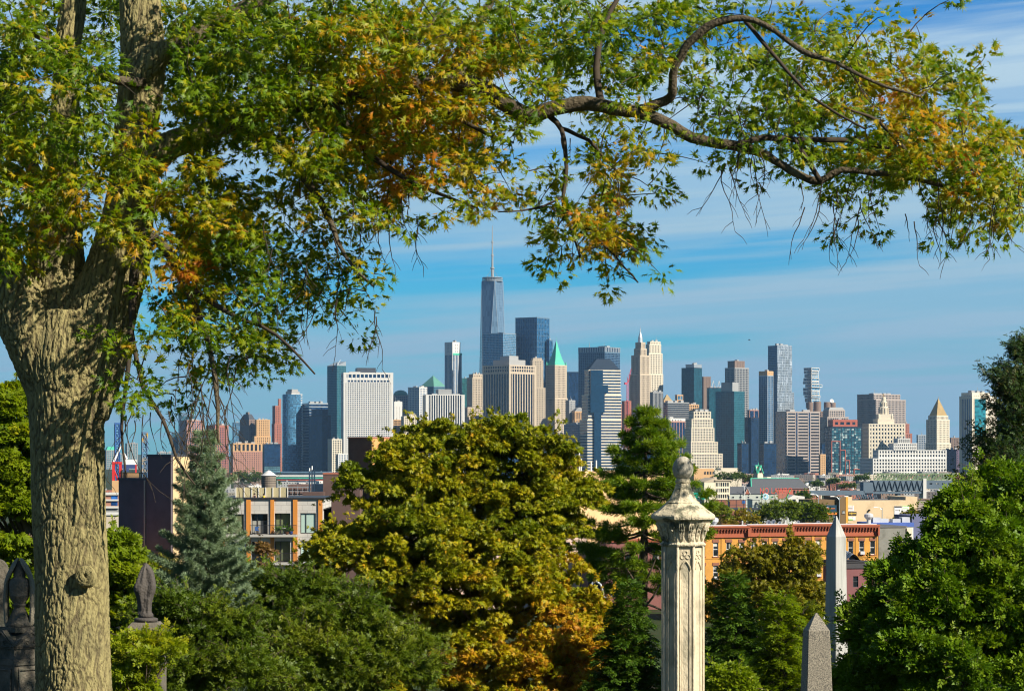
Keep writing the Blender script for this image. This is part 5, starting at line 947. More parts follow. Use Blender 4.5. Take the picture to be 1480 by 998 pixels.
# ---- harbour: ferry-terminal shed, port cranes
b=Bld('terminal_building','long low pale terminal building with teal stripes below the navy towers','building',400,3600,0,base=3); z=b.z; m=MB(); m.box(b.x(398),b.x(474),0,60,0,z(683)); b.part('wall',STONE['steel'],m)
for a,c,mt in ((686,688.5,'white'),(689.5,691,'copper'),(692.5,694,'rust')): m=MB(); m.box(b.x(398),b.x(474),-1.5,-.05,z(c),z(a)); b.part('stripe',STONE[mt],m)
m=MB(); m.box(b.x(396),b.x(476),-3,62,z(683)+.05,z(681.5)); b.part('roof',STONE['blue'],m)
def gantry():
    d=1900; r=empty('gantry_crane',(wx(170,d),d,4),R(8),'red port crane with a white triangular frame left of the dark building','crane'); xx=lambda p:(p-170)/FP*d; z=lambda p:wz(p,d)-4; m=MB(); t_=1.0
    for a in (164,174): 
        for y in (0,12): m.box(xx(a)-t_,xx(a)+t_,y-t_,y+t_,0,z(668))
    m.box(xx(162.5),xx(176),-1.2,13.2,z(670),z(667)); m.tube([(xx(164),-.3,z(676)),(xx(172),-.3,z(698))],.6,5); m.box(xx(195),xx(197),-.8,.8,0,z(671)); m.box(xx(195),xx(197),11,13,0,z(671)); m.build('portal',pm('port_red',(.55,.025,.02),rough=.45,var=.08),r)
    m=MB(); m.tube([(xx(164),3,z(667)),(xx(174.5),6,z(645)),(xx(183),3,z(663))],.85,6); m.tube([(xx(164),9,z(667)),(xx(174.5),6,z(645)),(xx(183),9,z(663))],.85,6); m.box(xx(180),xx(197),0,9,z(671),z(664)); m.build('a_frame',WHITEP,r)
    m=MB(); m.box(xx(174),xx(196),-.8,10,z(676.5),z(671.2)); m.box(xx(178),xx(186),-3,2,z(681),z(676.8)); m.build('trolley_house',pm('port_blue',(.03,.05,.16)),r); m=MB(); m.box(xx(162),xx(172),-2,8,0,z(694)); m.box(xx(176),xx(200),-2,9,0,z(683)); m.build('ballast_block',STONE['orange'],r)
gantry()
def lattice(px0,px1,pyt,d,col,lab):
    r=empty('lattice_crane',(wx((px0+px1)/2,d),d,4),R(12),lab,'crane'); w=(px1-px0)/FP*d/2*.9; h=wz(pyt,d)-4; m=MB(); n=12
    for a in (-w,w):
        for c in (-w,w): m.tube([(a,c,0),(a,c,h)],.7,4)
    for k in range(n):
        z0,z1=h*k/n,h*(k+1)/n
        for y in (-w,w): m.tube([(-w,y,z0),(w,y,z1)],.42,4); m.tube([(w,y,z0),(-w,y,z1)],.42,4); m.tube([(-w,y,z1),(w,y,z1)],.5,4); m.tube([(y,-w,z0),(y,w,z1)],.42,4)
    m.build('lattice',col,r); m=MB(); m.box(-w*1.3,w*1.3,-w*1.3,w*1.3,h,h+1.5); m.build('head',col,r)
lattice(166,173,613,2300,pm('crane_blue',(.03,.10,.30)),'tall blue lattice crane tower beside the oak trunk'); lattice(205,213,626,2250,pm('crane_blue_yellow',(.10,.19,.32),stain=(.50,.30,.06),stain_scale=.12),'blue and yellow lattice crane left of the blue spruce')
def towercrane():
    d=5850; r=empty('tower_crane',(wx(907,d),d,4),R(25),'small red tower crane beside the needle-spired tower','crane'); z=lambda p:wz(p,d)-4; m=MB(); zt=z(553)
    for a in (-2,2): m.tube([(a,0,0),(a,0,zt)],.7,4)
    for k in range(14): q=z(580)+(zt-z(580))*k/14; m.tube([(-2,0,q),(2,0,q+(zt-z(580))/14)],.5,4)
    m.build('mast',pm('crane_red',(.50,.06,.09)),r); m=MB(); m.tube([(-6,0,zt-2),(2,0,zt+2),(10,0,zt+34)],[1.6,1.4,.6],5); m.box(-8,-3,-2,2,zt-4,zt+1); m.tube([(0,0,zt+12),(10,0,zt+34)],.3,4); m.tube([(0,0,zt),(0,0,zt+12)],.8,4); m.build('jib',PM['crane_red'],r)
towercrane()
# ---- low roofs of the flat district
pal=[('white',.2),('grey',.16),('mauve',.12),('red',.14),('pink',.08),('cream',.1),('brown',.12),('tan',.08)]
roofs=[pm('white_membrane_roof',(.66,.66,.64),var=.1,scale=.2),pm('grey_felt_roof',(.22,.22,.225),var=.2,scale=.2),TAR,SILV,pm('black_felt_roof',(.05,.05,.055),var=.2,scale=.2)]; rname=['white','grey','dark','silvery','black']
wname={'white':'white-walled','grey':'grey-walled','mauve':'grey-brown walled','red':'red brick','pink':'pinkish brick','cream':'cream','brown':'brown','tan':'tan'}
def lowhouse(px,d,w,dep,h,wall,ri,th,bulk):
    r=empty('low_house',(wx(px,d),d,gz(d)-.3),th,'low '+wname[wall]+' building with a '+rname[ri]+' flat roof, packed among others below the towers','house','low flat-roofed buildings below the towers'); n=max(2,int(w/3.4)); fl=max(1,int((h-1)/3.2)); m=MB()
    hs=[(-w/2+w*(i+.5)/n-.6,-w/2+w*(i+.5)/n+.6,h-2.7-3.2*k,h-1.0-3.2*k) for k in range(min(fl,3)) for i in range(n)]
    wall_with_holes(m,-w/2,w/2,0,h+.1,hs,t=.35); m.box(-w/2,-w/2+.35,.35,dep,0,h+.1); m.box(w/2-.35,w/2,.35,dep,0,h+.1); m.box(-w/2+.35,w/2-.35,dep-.35,dep,0,h+.1); m.build('wall',STONE[wall],r)
    m=MB(); m.box(-w/2+.36,w/2-.36,.30,.5,.2,h-.7); m.build('glazing',DARKGL,r)
    m=MB(); m.box(-w/2+.36,w/2-.36,.36,dep-.36,h-.61,h-.3); m.build('roof',roofs[ri],r)
    if bulk: m=MB(); q=random.uniform(-w*.3,w*.2); m.box(q,q+2.6,dep*.4,dep*.4+3.4,h-.4,h+2.1); m.build('stair_hut',roofs[ri],r)
    if random.random()<.6: m=MB(); q=random.uniform(-w*.4,w*.3); m.box(q,q+1.6,dep*.2,dep*.2+1.6,h-.4,h+1.1); m.build('roof_plant',SILV,r)
occ=[]
for _ in range(2600):
    if len(occ)>=275: break
    d=random.uniform(2300,5000)**1; px=random.uniform(915,1440) if random.random()<.72 else (random.uniform(318,480) if random.random()<.4 else random.choice((random.uniform(-150,318),random.uniform(1440,1750))))
    w=random.uniform(12,44); dep=random.uniform(16,34)
    if any(abs(o[1]-d)<(o[3]+dep)*.55 and abs(wx(o[0],o[1])-wx(px,d))<(o[2]+w)*.52 for o in occ): continue
    occ.append((px,d,w,dep)); wl=random.choices([p[0] for p in pal],[p[1] for p in pal])[0]
    lowhouse(px,d,w,dep,random.uniform(8,17),wl,random.choices(range(5),[.32,.2,.2,.18,.1])[0],R(random.choice((12,12,14,-20))),random.random()<.6)
b=Bld('brick_building','tan and pinkish low building with a row of windows under the ziggurat tower','building',1004,2600,12,base=3); m=MB(); m.box(b.x(1003),b.x(1032),0,20,0,b.z(677,1010)); b.part('wall',STONE['orange'],m); 
for k in range(4): m=MB(); m.box(b.x(1018+4*k),b.x(1020+4*k),-.3,-.02,b.z(685,1010),b.z(681,1010)); b.part('window',DARKGL,m)
m=MB()
b=Bld('cream_building','pale cream stepped low building right of the tan windowed one','building',1034,2650,12,base=3); m=MB(); m.box(b.x(1033),b.x(1042),0,20,0,b.z(679,1040)); m.box(b.x(1042)+.05,b.x(1066),0,20,0,b.z(676,1050)); m.box(b.x(1066)+.05,b.x(1072),0,20,0,b.z(682,1068)); b.part('wall',STONE['cream'],m); 
for k in range(5): m=MB(); m.box(b.x(1052+4*k),b.x(1054+4*k),-.3,-.02,b.z(686,1060),b.z(683.5,1060)); b.part('window',DARKGL,m)
m=MB()
# ---- cream four-storey house with a gable roof, near the conifer
b=Bld('cream_house','cream four-storey building with rows of tall windows, right of the column finial','building',1018,900,20); x0,xc,x1=b.x(1018),b.x(1034),b.x(1055); z=lambda p:b.z(p,1040); hs=[]
for k in range(3):
    for i in range(6): q=xc+.6+(x1-xc-1.4)*i/5; hs.append((q-.32,q+.32,z(702.5+8.5*k),z(697+8.5*k)))
m=MB(); wall_with_holes(m,xc,x1,0,z(694.5),hs); m.box(x0,xc,.1,9,0,z(696)); m.box(xc,x1,.3,9,0,z(695)); b.part('wall',pm('cream_clapboard',(.60,.54,.40),var=.08,scale=.5),m)
for h in hs: m=MB(); m.box(h[0],h[1],.18,.2,h[2],h[3]); b.part('window',DARKGL,m)
m=MB(); m.box(xc-.3,x1+.4,-.5,9,z(694.5)+.003,z(693)); m.add([(x0-.2,0,z(696)),(xc,0,z(690)),(xc,9,z(690)),(x0-.2,9,z(696)),(xc,0,z(696)),(xc,9,z(696))],[(0,1,2,3),(0,4,1),(3,2,5),(1,4,5,2)]); m.box(b.x(1036),b.x(1041),3,6,z(694),z(689)); b.part('roof',pm('tan_roof_trim',(.40,.33,.24),var=.1),m)
# ---- gabled church tower, long grey-roofed brick hall, red-gabled hall
def church():
    d=1750; b=Bld('church_tower','cream church tower with steep green-edged gables behind the long grey roof','church tower',1095,d,30,base=4); w=8.4/FP*d/math.cos(R(30)); z=b.z; m=MB(); m.box(0,w,0,w,0,z(684)); h=z(673)
    m.extr([(0,z(684)),(w,z(684)),(w/2,h)],-.05,w+.05); m.add([(-.05,0,z(684)),(-.05,w,z(684)),(-.05,w/2,h),(w+.05,0,z(684)),(w+.05,w,z(684)),(w+.05,w/2,h)],[(0,1,2),(3,5,4),(0,2,5,3),(1,4,5,2)]); b.part('wall',STONE['cream'],m)
    m=MB()
    for s in (0,1): m.tube([(w*s,-.2,z(684)),(w/2,-.2,h+.4)],.45,5); m.tube([(-.2,w*s,z(684)),(-.2,w/2,h+.4)],.45,5); m.tube([(w*s,w+.2,z(684)),(w/2,w+.2,h+.4)],.45,5)
    m.tube([(w/2,-.3,h),(w/2,w+.3,h)],.5,5); m.tube([(-.3,w/2,h+.05),(w+.3,w/2,h+.05)],.5,5); m.tube([(w/2,w/2,h),(w/2,w/2,h+2.5)],[.4,.1],5); b.part('copper_edges',STONE['copper'],m)
    m=MB(); [m.extr([(w*.5-1.1,z(683)),(w*.5+1.1,z(683)),(w*.5+1.1,z(679.5)),(w*.5,z(677.5)),(w*.5-1.1,z(679.5))],-.25,-.06)]; m.box(-.3,-.06,w*.4,w*.6,z(683),z(679)); b.part('window',DARKGL,m)
    b=Bld('brick_hall','long brick hall under a dark slate hipped roof','building',1088,1400,8,base=5); z=lambda p:b.z(p,1130); x0,xm,x1=b.x(1086),b.x(1150),b.x(1171); D=16; m=MB(); m.box(x0+.5,x1-.4,.4,D-.4,0,z(705)); b.part('wall',brick('red_hall_brick',(.42,.14,.09),(.36,.11,.07),(.35,.2,.15),1.5),m); m=MB(); yb=D/2; m.add([(x0,0,z(706)),(x1,0,z(706)),(x1,D,z(706)),(x0,D,z(706)),(b.x(1090),yb,z(691.5)),(b.x(1160),yb,z(691.5))],[(0,1,5,4),(1,2,5),(2,3,4,5),(3,0,4),(3,2,1,0)]); b.part('roof',pm('dark_slate_roof',(.085,.09,.10),var=.15,scale=.8,stretch=(1,1,4)),m)
    m=MB(); [m.box(b.x(q),b.x(q)+1.2,.3,.38,z(714),z(708)) for q in (1147,1152,1158,1164)]; b.part('windows',DARKGL,m)
    m=MB(); m.tube([(x0,-.05,z(706)),(b.x(1090),yb,z(691.5))],.3,5); m.tube([(b.x(1090),yb,z(691.5)+.1),(b.x(1160),yb,z(691.5)+.1)],.3,5); b.part('copper_edges',STONE['copper'],m)
    b=Bld('gabled_hall','dark-roofed hall with a small red gable over a pale wall of windows','building',1056,1150,6,base=7); z=lambda p:b.z(p,1080); x0,x1=b.x(1055),b.x(1124); m=MB(); m.box(x0,x1,.3,10,0,z(714)); b.part('wall',pm('pale_mint_wall',(.45,.48,.42),var=.08,scale=.3),m); m=MB(); m.add([(x0-.3,0,z(713.5)),(x1+.3,0,z(713.5)),(x1+.3,5,z(703)),(x0-.3,5,z(703)),(x1+.3,10,z(713.5)),(x0-.3,10,z(713.5))],[(0,1,2,3),(3,2,4,5),(0,3,5),(1,4,2)]); b.part('roof',PM['dark_slate_roof'],m)
    m=MB(); xa,xb=b.x(1076.5),b.x(1084); m.extr([(xa,z(713.4)),(xb,z(713.4)),((xa+xb)/2,z(705))],-.15,2.5); g=b.part('gable',STONE['red'],m); m=MB(); m.tube([(xa-.1,-.22,z(713.6)),((xa+xb)/2,-.22,z(704.7)),(xb+.1,-.22,z(713.6))],.16,5); m.build('trim',WHITEP,g)
    for k in range(6): m=MB(); q=b.x(1058+11*k+(2 if k>2 else 0)); m.box(q,q+1.0,.2,.29,z(719.5),z(717)); w=b.part('window',DARKGL,m); m=MB(); m.box(q-.08,q+1.08,.12,.285,z(719.5)-.15,z(719.5)-.003); m.build('sill',WHITEP,w)
    m=MB(); m.tube([(b.x(1075),-1,0),(b.x(1075),-1,z(702))],.12,6); b.part('flagpole',WHITEP,m)
church()
# ---- rooftop sign on a green frame with a round clock-like disc
def roofsign():
    d=1000; r=empty('rooftop_sign',(wx(1120,d),d,gz(d)),R(5),'rooftop sign of red letters in a green frame with a round pale blue disc','sign'); xx=lambda p:(p-1120)/FP*d; z=lambda p:wz(p,d)-gz(d); m=MB()
    m.tube([(xx(1099.5),0,z(719)),(xx(1104.5),0,z(705))],.22,5); m.tube([(xx(1137),0,z(719)),(xx(1143.5),0,z(705))],.22,5); m.box(xx(1112),xx(1116),-.2,.2,z(718.8),z(718)); m.box(xx(1098),xx(1101),-.2,.2,z(719.4),z(718)); m.build('frame',pm('sign_green',(.06,.42,.16)),r)
    cu=bpy.data.curves.new('lettering','FONT'); cu.body='NO LAWRO'; cu.size=2.75; cu.extrude=.1; cu.align_x='CENTER'; cu.space_character=1.12; o=bpy.data.objects.new('lettering',cu); C.objects.link(o); dg=bpy.context.evaluated_depsgraph_get(); me=bpy.data.meshes.new_from_object(o.evaluated_get(dg)); bpy.data.objects.remove(o); o=link('lettering',me,pm('sign_red',(.62,.10,.07)),r); o.rotation_euler=(R(90),0,0); o.location=(xx(1121.5),-.3,z(713)); o.scale=(.82,1.25,1)
    m=MB(); nn=24; m.extr([(math.cos(a)*1.25,math.sin(a)*1.25) for a in [2*math.pi*k/nn for k in range(nn)]],-.5,-.25); q=m.build('disc',pm('pale_blue_disc',(.33,.58,.70),rough=.4),r); q.location=(xx(1106),0,z(717.5)); m=MB(); m.extr([(-.6,-.35),(.6,-.35),(0,.55)],-.58,-.505); a=m.build('emblem',WHITEP,q); m=MB(); pts=[(math.cos(a_)*1.3,-.4,math.sin(a_)*1.3) for a_ in [2*math.pi*k/nn for k in range(nn+1)]]; m.tube(pts,.14,6); m.build('rim',WHITEP,q)
    m=MB(); [m.box(xx(a)-.07,xx(a)+.07,.3,.45,0,z(706+abs(a-1120)*.1)) for a in (1101,1107,1113,1119,1125,1131,1138)]; [m.box(xx(1099),xx(1140),.32,.44,z(q),z(q)+.12) for q in (711,716,721)]; m.build('support_frame',STONE['brown'],r)
roofsign()
b=Bld('pale_building','pale grey-white low building carrying the rooftop sign','building',1090,1004,5); m=MB(); m.box(b.x(1088),b.x(1146),1,12,0,b.z(721,1110)); b.part('wall',PM['pale_mint_wall'],m); 
for k in range(7): m=MB(); m.box(b.x(1092+7*k),b.x(1095+7*k),.9,.99,b.z(729,1110),b.z(725,1110)); b.part('window',DARKGL,m)
m=MB()
b=Bld('white_shed','white angular roof shed right of the rooftop sign','shed',1140,1010,5); m=MB(); m.extr([(b.x(1139),0),(b.x(1166),0),(b.x(1163),b.z(717,1150)),(b.x(1147),b.z(715,1150)),(b.x(1139),b.z(720,1150))],0,9); b.part('wall',STONE['white'],m); m=MB(); m.box(b.x(1140),b.x(1150),-.1,-.01,b.z(726,1145),b.z(721,1145)); b.part('window',DARKGL,m)
# ---- elevated road: frames, green direction sign, brick walls beneath
def elevated():
    d=820; b=Bld('elevated_road','dark steel elevated road with posts and rails, right of the column capital','elevated road',1000,d,0); z=b.z; m=MB(); m.box(b.x(1000),b.x(1098),0,7,z(736.5),z(733.8)); b.part('deck',STONE['dark'],m); m=MB(); [m.box(b.x(a)-.1,b.x(a)+.1,-.1,.1,z(734),z(720.5+(a%3)*.6)) for a in (1004,1012,1021,1028,1032,1043,1053,1064,1075,1087,1097)]; m.box(b.x(1053)-.25,b.x(1053)+.25,-.25,.25,0,z(716)); [m.box(b.x(a)-.3,b.x(a)+.3,2,2.6,0,z(736.4)) for a in (1010,1035,1065,1090)]; b.part('posts',STONE['navy'],m); m=MB(); [m.box(b.x(1000),b.x(1098),-.08,.08,z(q),z(q)+.13) for q in (729.5,722.5)]; b.part('rails',STONE['dark'],m)
    b=Bld('brick_wall','red brick warehouse wall behind the elevated road rails','warehouse',1030,870,0); m=MB(); m.box(b.x(1030),b.x(1052),0,8,0,b.z(722)); m.box(b.x(1055),b.x(1078),0,8,0,b.z(722)); b.part('wall',brick('warehouse_brick',(.33,.12,.07),(.28,.10,.06),(.3,.2,.15),1.5),m); m=MB(); m.box(b.x(1073),b.x(1077),-.15,-.01,b.z(727),b.z(723)); b.part('blue_panel',pm('blue_sign_panel',(.04,.16,.50)),m)
    d=600; r=empty('direction_sign',(wx(1013,d),d,gz(d)),R(10),'teal green road direction sign with white marks beside the column','road sign'); xx=lambda p:(p-1013)/FP*d; zz=lambda p:wz(p,d)-gz(d); m=MB(); m.box(xx(1002),xx(1012),-.1,.1,zz(720.5),zz(711.5)); m.box(xx(1012.2),xx(1025),-.12,.08,zz(721),zz(711)); m.build('panel',pm('road_sign_green',(.0,.36,.27),rough=.4),r); m=MB(); [m.box(xx(a),xx(a)+.4,-.18,-.125,zz(q+1.6),zz(q)) for a,q in ((1008,716),(1009.2,718),(1019,718.5),(1020.5,715.5))]; m.build('lettering',WHITEP,r); m=MB(); [m.box(xx(a)-.1,xx(a)+.1,.12,.3,0,zz(712)) for a in (1005,1022)]; m.build('posts',STONE['steel'],r)
elevated()
# ---- steel railway viaduct
def viaduct():
    d=1600; b=Bld('railway_viaduct','long blue-grey steel railway viaduct with a green truss on top','viaduct',1165,d,6,base=4); z=lambda p:b.z(p,1320); X=b.x; VB=pm('viaduct_blue_grey',(.10,.14,.18),var=.12,scale=.1); m=MB(); m.box(X(1248),X(1262),0,9,z(712),z(696.5)); m.box(X(1262)+.02,X(1334),.2,9,z(709),z(694)); m.box(X(1339),X(1470),.2,9,z(706),z(694)); b.part('girder',VB,m)
    m=MB(); m.box(X(1262),X(1334),.5,8.5,z(713),z(710)); m.box(X(1170),X(1250),0,8,z(715),z(708.5)); b.part('lower_deck',VB,m); m=MB()
    xs=list(np.linspace(X(1262),X(1334),10)); n=len(xs)
    for i in range(n-1): q=(xs[i]+xs[i+1])/2; m.tube([(xs[i],-.1,z(694.5)),(q,-.1,z(708.5))],.35,4); m.tube([(q,-.1,z(708.5)),(xs[i+1],-.1,z(694.5))],.35,4)
    b.part('web_bracing',pm('viaduct_dark',(.06,.085,.11)),m); m=MB(); GT=pm('truss_green',(.20,.27,.15),var=.2,scale=.2); xs=list(np.linspace(X(1268),X(1382),17))
    for y in (.3,8.7):
        m.box(xs[0],xs[-1],y-.25,y+.25,z(684.5)-.2,z(684.5)+.4); m.box(xs[0],xs[-1],y-.25,y+.25,z(693.5),z(693.5)+.5)
        for i in range(len(xs)-1): m.tube([(xs[i],y,z(693.5)),(xs[i+1],y,z(684.5))],.34,4); m.tube([(xs[i],y,z(693.5)),(xs[i],y,z(684.5))],.28,4)
    for x_ in xs: m.box(x_-.2,x_+.2,.3,8.7,z(684.5)-.1,z(684.5)+.25)
    b.part('truss',GT,m); m=MB(); m.box(X(1334.2),X(1338.8),-.4,9.4,0,z(691)); b.part('pier',STONE['white'],m); m=MB()
    for q in (1252,1300,1364,1400,1440): m.box(X(q)-1,X(q)+1,1,3,0,z(709)); m.box(X(q)-1,X(q)+1,6,8,0,z(709))
    b.part('columns',VB,m); m=MB()
    for i in range(9): q=X(1235)+(X(1262)-X(1235))*i/8; m.tube([(q,-.4,z(726)),(q+1.6,-.4,z(714))],.3,4); m.tube([(q+3.2,-.4,z(726)),(q+1.6,-.4,z(714))],.3,4)
    b.part('lower_truss',VB,m); m=MB(); [m.box(X(q),X(q)+1.6,.05,.19,z(699.5),z(697.5)) for q in range(1344,1400,9)]; b.part('windows',DARKGL,m)
viaduct()
b=Bld('pale_building','low grey wall building at the foot of the viaduct by the right-hand pine','building',1327,900,6); m=MB(); m.box(b.x(1327),b.x(1345),0,8,0,b.z(722,1336)); b.part('wall',STONE['mauve'],m); m=MB(); m.box(b.x(1326.8),b.x(1345.2),-.2,8.2,b.z(722,1336)+.003,b.z(722,1336)+.4); b.part('coping',STONE['brown'],m)
# ---- white porch with slats beside the white obelisk
def porch():
    d=330; r=empty('porch',(wx(1186,d),d,gz(d)),R(12),'white timber porch with slatted top showing left of the white obelisk','porch'); xx=lambda p:(p-1186)/FP*d; z=lambda p:wz(p,d)-gz(d); m=MB(); [m.box(xx(a)-.06,xx(a)+.06,-.06,.06,0,z(868)) for a in (1177.5,1191.5,1203)]; m.box(xx(1176),xx(1205),-.12,.12,z(870),z(868)); m.box(xx(1176),xx(1205),-.6,-.15,z(867),z(863.5)); [m.box(xx(1176),xx(1205),-.1,.05,z(q+1.6),z(q)) for q in (855,859.5)]; m.tube([(xx(1183),-.1,z(875)),(xx(1186.5),-.1,z(870.5))],.05,6); m.build('frame',WHITEP,r); m=MB(); m.box(xx(1176),xx(1205),1.5,1.7,0,z(867)); m.build('back_wall',STONE['dark'],r)
porch()
# ---- a bird far up
d=420; m=MB(); m.lathe([(.01,-.22),(.05,-.1),(.06,.05),(.03,.16),(.005,.22)],8); bd=m.build('bird',pm('dark_feathers',(.03,.03,.03)),None,True); bd.location=P(1083,491,d); bd.rotation_euler=(R(90),0,R(70)); tag(bd,'tiny dark bird flying left of the rippled silver tower','bird')
for s in (-1,1): m=MB(); m.add([(0,.0,.06),(0,.02,-.08),(s*.24,.10,-.06),(s*.46,.05,-.10),(s*.28,.12,.05)],[(0,1,2,4),(4,2,3)]); m.build('wing',PM['dark_feathers'],bd)
# ================================================================== trees and shrubs
BR = pm('branch_bark', (.10,.075,.05), rough=.9, var=.25, scale=3, spec=.15)
def wood(root, o, base, tips, r0, name='trunk', taper=.35):
    """tapered trunk with limbs bending out to the given points"""
    m = MB(); b = Vector(base); top = Vector((b.x, b.y, max(t[2] for t in tips)*.86+b.z*.14)); n = 8; pts = []
    for i in range(n+1): f = i/n; pts.append(b.lerp(top, f)+Vector((mnoise.noise((f*3,b.x,1))*.25*f, mnoise.noise((f*3,b.x,5))*.25*f, 0)))
    m.tube([p-o for p in pts], [r0*(1-(1-taper)*i/n) if i else r0*1.25 for i in range(n+1)], 10)
    for t in tips:
        t = Vector(t); f = min(.92, max(.12, (t.z-b.z)/(top.z-b.z)*.62)); a = pts[0].lerp(pts[-1], f); L = (t-a).length
        mid = a.lerp(t, .5)+Vector((0,0,.10*L)); q = mid.lerp(t,.5)+Vector((random.uniform(-.06,.06)*L, random.uniform(-.06,.06)*L, .02*L))
        rr = max(.012, min(r0*.42, .018*L)); m.tube([a-o, a.lerp(mid,.5)+Vector((0,0,.03*L))-o, mid-o, q-o, t-o], [rr, rr*.85, rr*.65, rr*.45, rr*.2], 6, False)
    return m
def lobes3(d, L):
    out = []
    for q in L:
        px, py, rx, ry = q[:4]; dd = q[4] if len(q) > 4 else 0; c = P(px, py, d+dd); s = (d+dd)/FP; out.append((np.array(c), np.array([rx*s, (rx+ry)/2*s*.9, ry*s])))
    return out
def crown(name, label, d, lobes, mat, proto, leaf, clumps, per, clump_r, cvf=None, trunk_px=None, trunk_r=.18, flat=.6, shell=.62, group=None, cat='tree', droop=.1, updir=(.2,-.35,.9), extra_tips=0, spread=.5, base=None, shoots=.12, sat=2):
    rs=random.Random(int(lobes[0][0]*7+d)); lobes=list(lobes)+[(q[0]+q[2]*.92*math.cos(b_),q[1]-q[3]*.92*math.sin(b_),q[2]*k_,q[3]*k_*1.1,(q[4] if len(q)>4 else 0)+rs.uniform(-.3,.3)*sat) for q in lobes for b_,k_ in [(rs.uniform(-.4,3.5),rs.uniform(.22,.42)) for _ in range(sat)]]
    L3 = lobes3(d, lobes); px = trunk_px if trunk_px is not None else lobes[0][0]; zb = gz(d)-.3 if base is None else base
    root = empty(name, (wx(px,d), d, zb), 0, label, cat, group); o = Vector(root.location)
    w = np.array([r[0]*r[2] for c, r in L3]); w = w/w.sum(); C_ = []
    while len(C_) < clumps:
        i = rng.choice(len(L3), p=w); c, r = L3[i]; v = rdir(1)[0]; v[2] = v[2] if v[2] > -.55 else -v[2]*.4; k = shell+(1-shell)*rng.random()**.6
        p = c+v*r*k*(1+.10*mnoise.noise(tuple(c*.7+v*2.2)))
        deep = min((np.linalg.norm((p-c2)/r2) for j, (c2, r2) in enumerate(L3) if j != i), default=9)
        if deep < .62 and rng.random() < .85: continue
        C_.append((p, v))
    tips = [tuple(c) for c, r in L3]+[tuple(C_[i][0]) for i in range(0, len(C_), max(1, len(C_)//(14+extra_tips)))]
    tw = wood(root, o, (wx(px,d), d, zb), tips, trunk_r)
    pos=[];fw=[];up=[];sc_=[];cv=[]
    for p, v in C_:
        n = int(per*random.uniform(.6,1.3)); R_ = clump_r*random.uniform(.65,1.25); u = rdir(n); u[:,2] = np.abs(u[:,2])*1.0-.25
        q = p+u*np.cbrt(rng.uniform(.25,1,(n,1)))*R_*np.array([1,1,flat])
        pos.append(q); fw.append(u*np.array([1,1,.35])+v*.35+rng.normal(size=(n,3))*spread*.8+np.array([0,0,-droop])); up.append(np.array(updir)+rng.normal(size=(n,3))*spread); sc_.append(leaf*rng.uniform(.55,1.3,n))
        pxp = 740+p[0]/p[1]*FP; pyp = HY-(p[2]-CZ)/p[1]*FP; b = cvf(pxp,pyp) if cvf else .4
        cv.append(np.clip(b+.09*rng.normal()+.09*rng.normal(size=n),0,1))
    # stray shoots that break the outline
    for i in range(int(clumps*shoots)):
        p,v=C_[rng.integers(len(C_))]; dv=Vector(nrm(v+np.array([0,0,.35])+rng.normal(size=3)*.35)); Ls=clump_r*random.uniform(1.2,2.6); a=Vector(p)+dv*clump_r*.3; b=a+dv*Ls+Vector((0,0,-.12*Ls)); m_=a.lerp(b,.55)+Vector((0,0,.1*Ls)); tw.tube([a-o,m_-o,b-o],[max(.006,.03*clump_r),.005+.01*clump_r,.004],4,False); n=max(5,int(Ls/leaf*2.6)); t=rng.uniform(.15,1,n)[:,None]; q=np.array(a)*(1-t)**2+np.array(m_)*2*t*(1-t)+np.array(b)*t*t
        pos.append(q+rng.normal(size=(n,3))*leaf*.25); fw.append(np.array(dv)*.5+rng.normal(size=(n,3))*.7); up.append(np.array(updir)+rng.normal(size=(n,3))*spread); sc_.append(leaf*rng.uniform(.6,1.1,n)); cv.append(np.clip((cvf(740+p[0]/p[1]*FP,HY-(p[2]-CZ)/p[1]*FP) if cvf else .4)+.1+.1*rng.normal(size=n),0,1))
    tw.build('trunk', BR, root, True)
    pos=np.vstack(pos)
    scatter('crown', *proto, pos, np.vstack(fw), np.vstack(up), np.concatenate(sc_), np.concatenate(cv), mat, root, o)
    return root
CHEST = leaf_mat('chestnut_leaves', [(0,(.10,.14,.003)),(.3,(.235,.235,.004)),(.5,(.36,.285,.005)),(.7,(.44,.225,.008)),(1,(.32,.11,.012))], trans=.25, spec=.2)
GREEN = leaf_mat('green_leaves', [(0,(.032,.064,.004)),(.5,(.085,.130,.005)),(1,(.18,.195,.008))], trans=.3, spec=.25)
YGREEN = leaf_mat('yellow_green_leaves', [(0,(.10,.16,.005)),(.5,(.20,.25,.006)),(1,(.42,.36,.010))], trans=.4, spec=.2)
OLIVE = leaf_mat('olive_leaves', [(0,(.075,.095,.006)),(.5,(.17,.155,.008)),(1,(.29,.20,.014))], trans=.3, spec=.2)
PINE = leaf_mat('pine_needles', [(0,(.038,.098,.004)),(.5,(.100,.185,.005)),(1,(.21,.26,.008))], trans=.25, rough=.5, spec=.2)
SPRUCE = leaf_mat('blue_spruce_needles', [(0,(.085,.13,.07)),(.5,(.19,.26,.145)),(.85,(.30,.35,.18)),(1,(.36,.24,.08))], trans=.15, rough=.6, spec=.2)
DARKC = leaf_mat('dark_needles', [(0,(.018,.042,.008)),(.5,(.035,.070,.010)),(1,(.13,.085,.015))], trans=.2)
YEWM = leaf_mat('yew_needles', [(0,(.03,.075,.008)),(.5,(.065,.13,.010)),(1,(.13,.19,.014))], trans=.2, spec=.2)
palm5 = palm_leaf(5); blade = blade_leaf(); spray = spray_leaf()
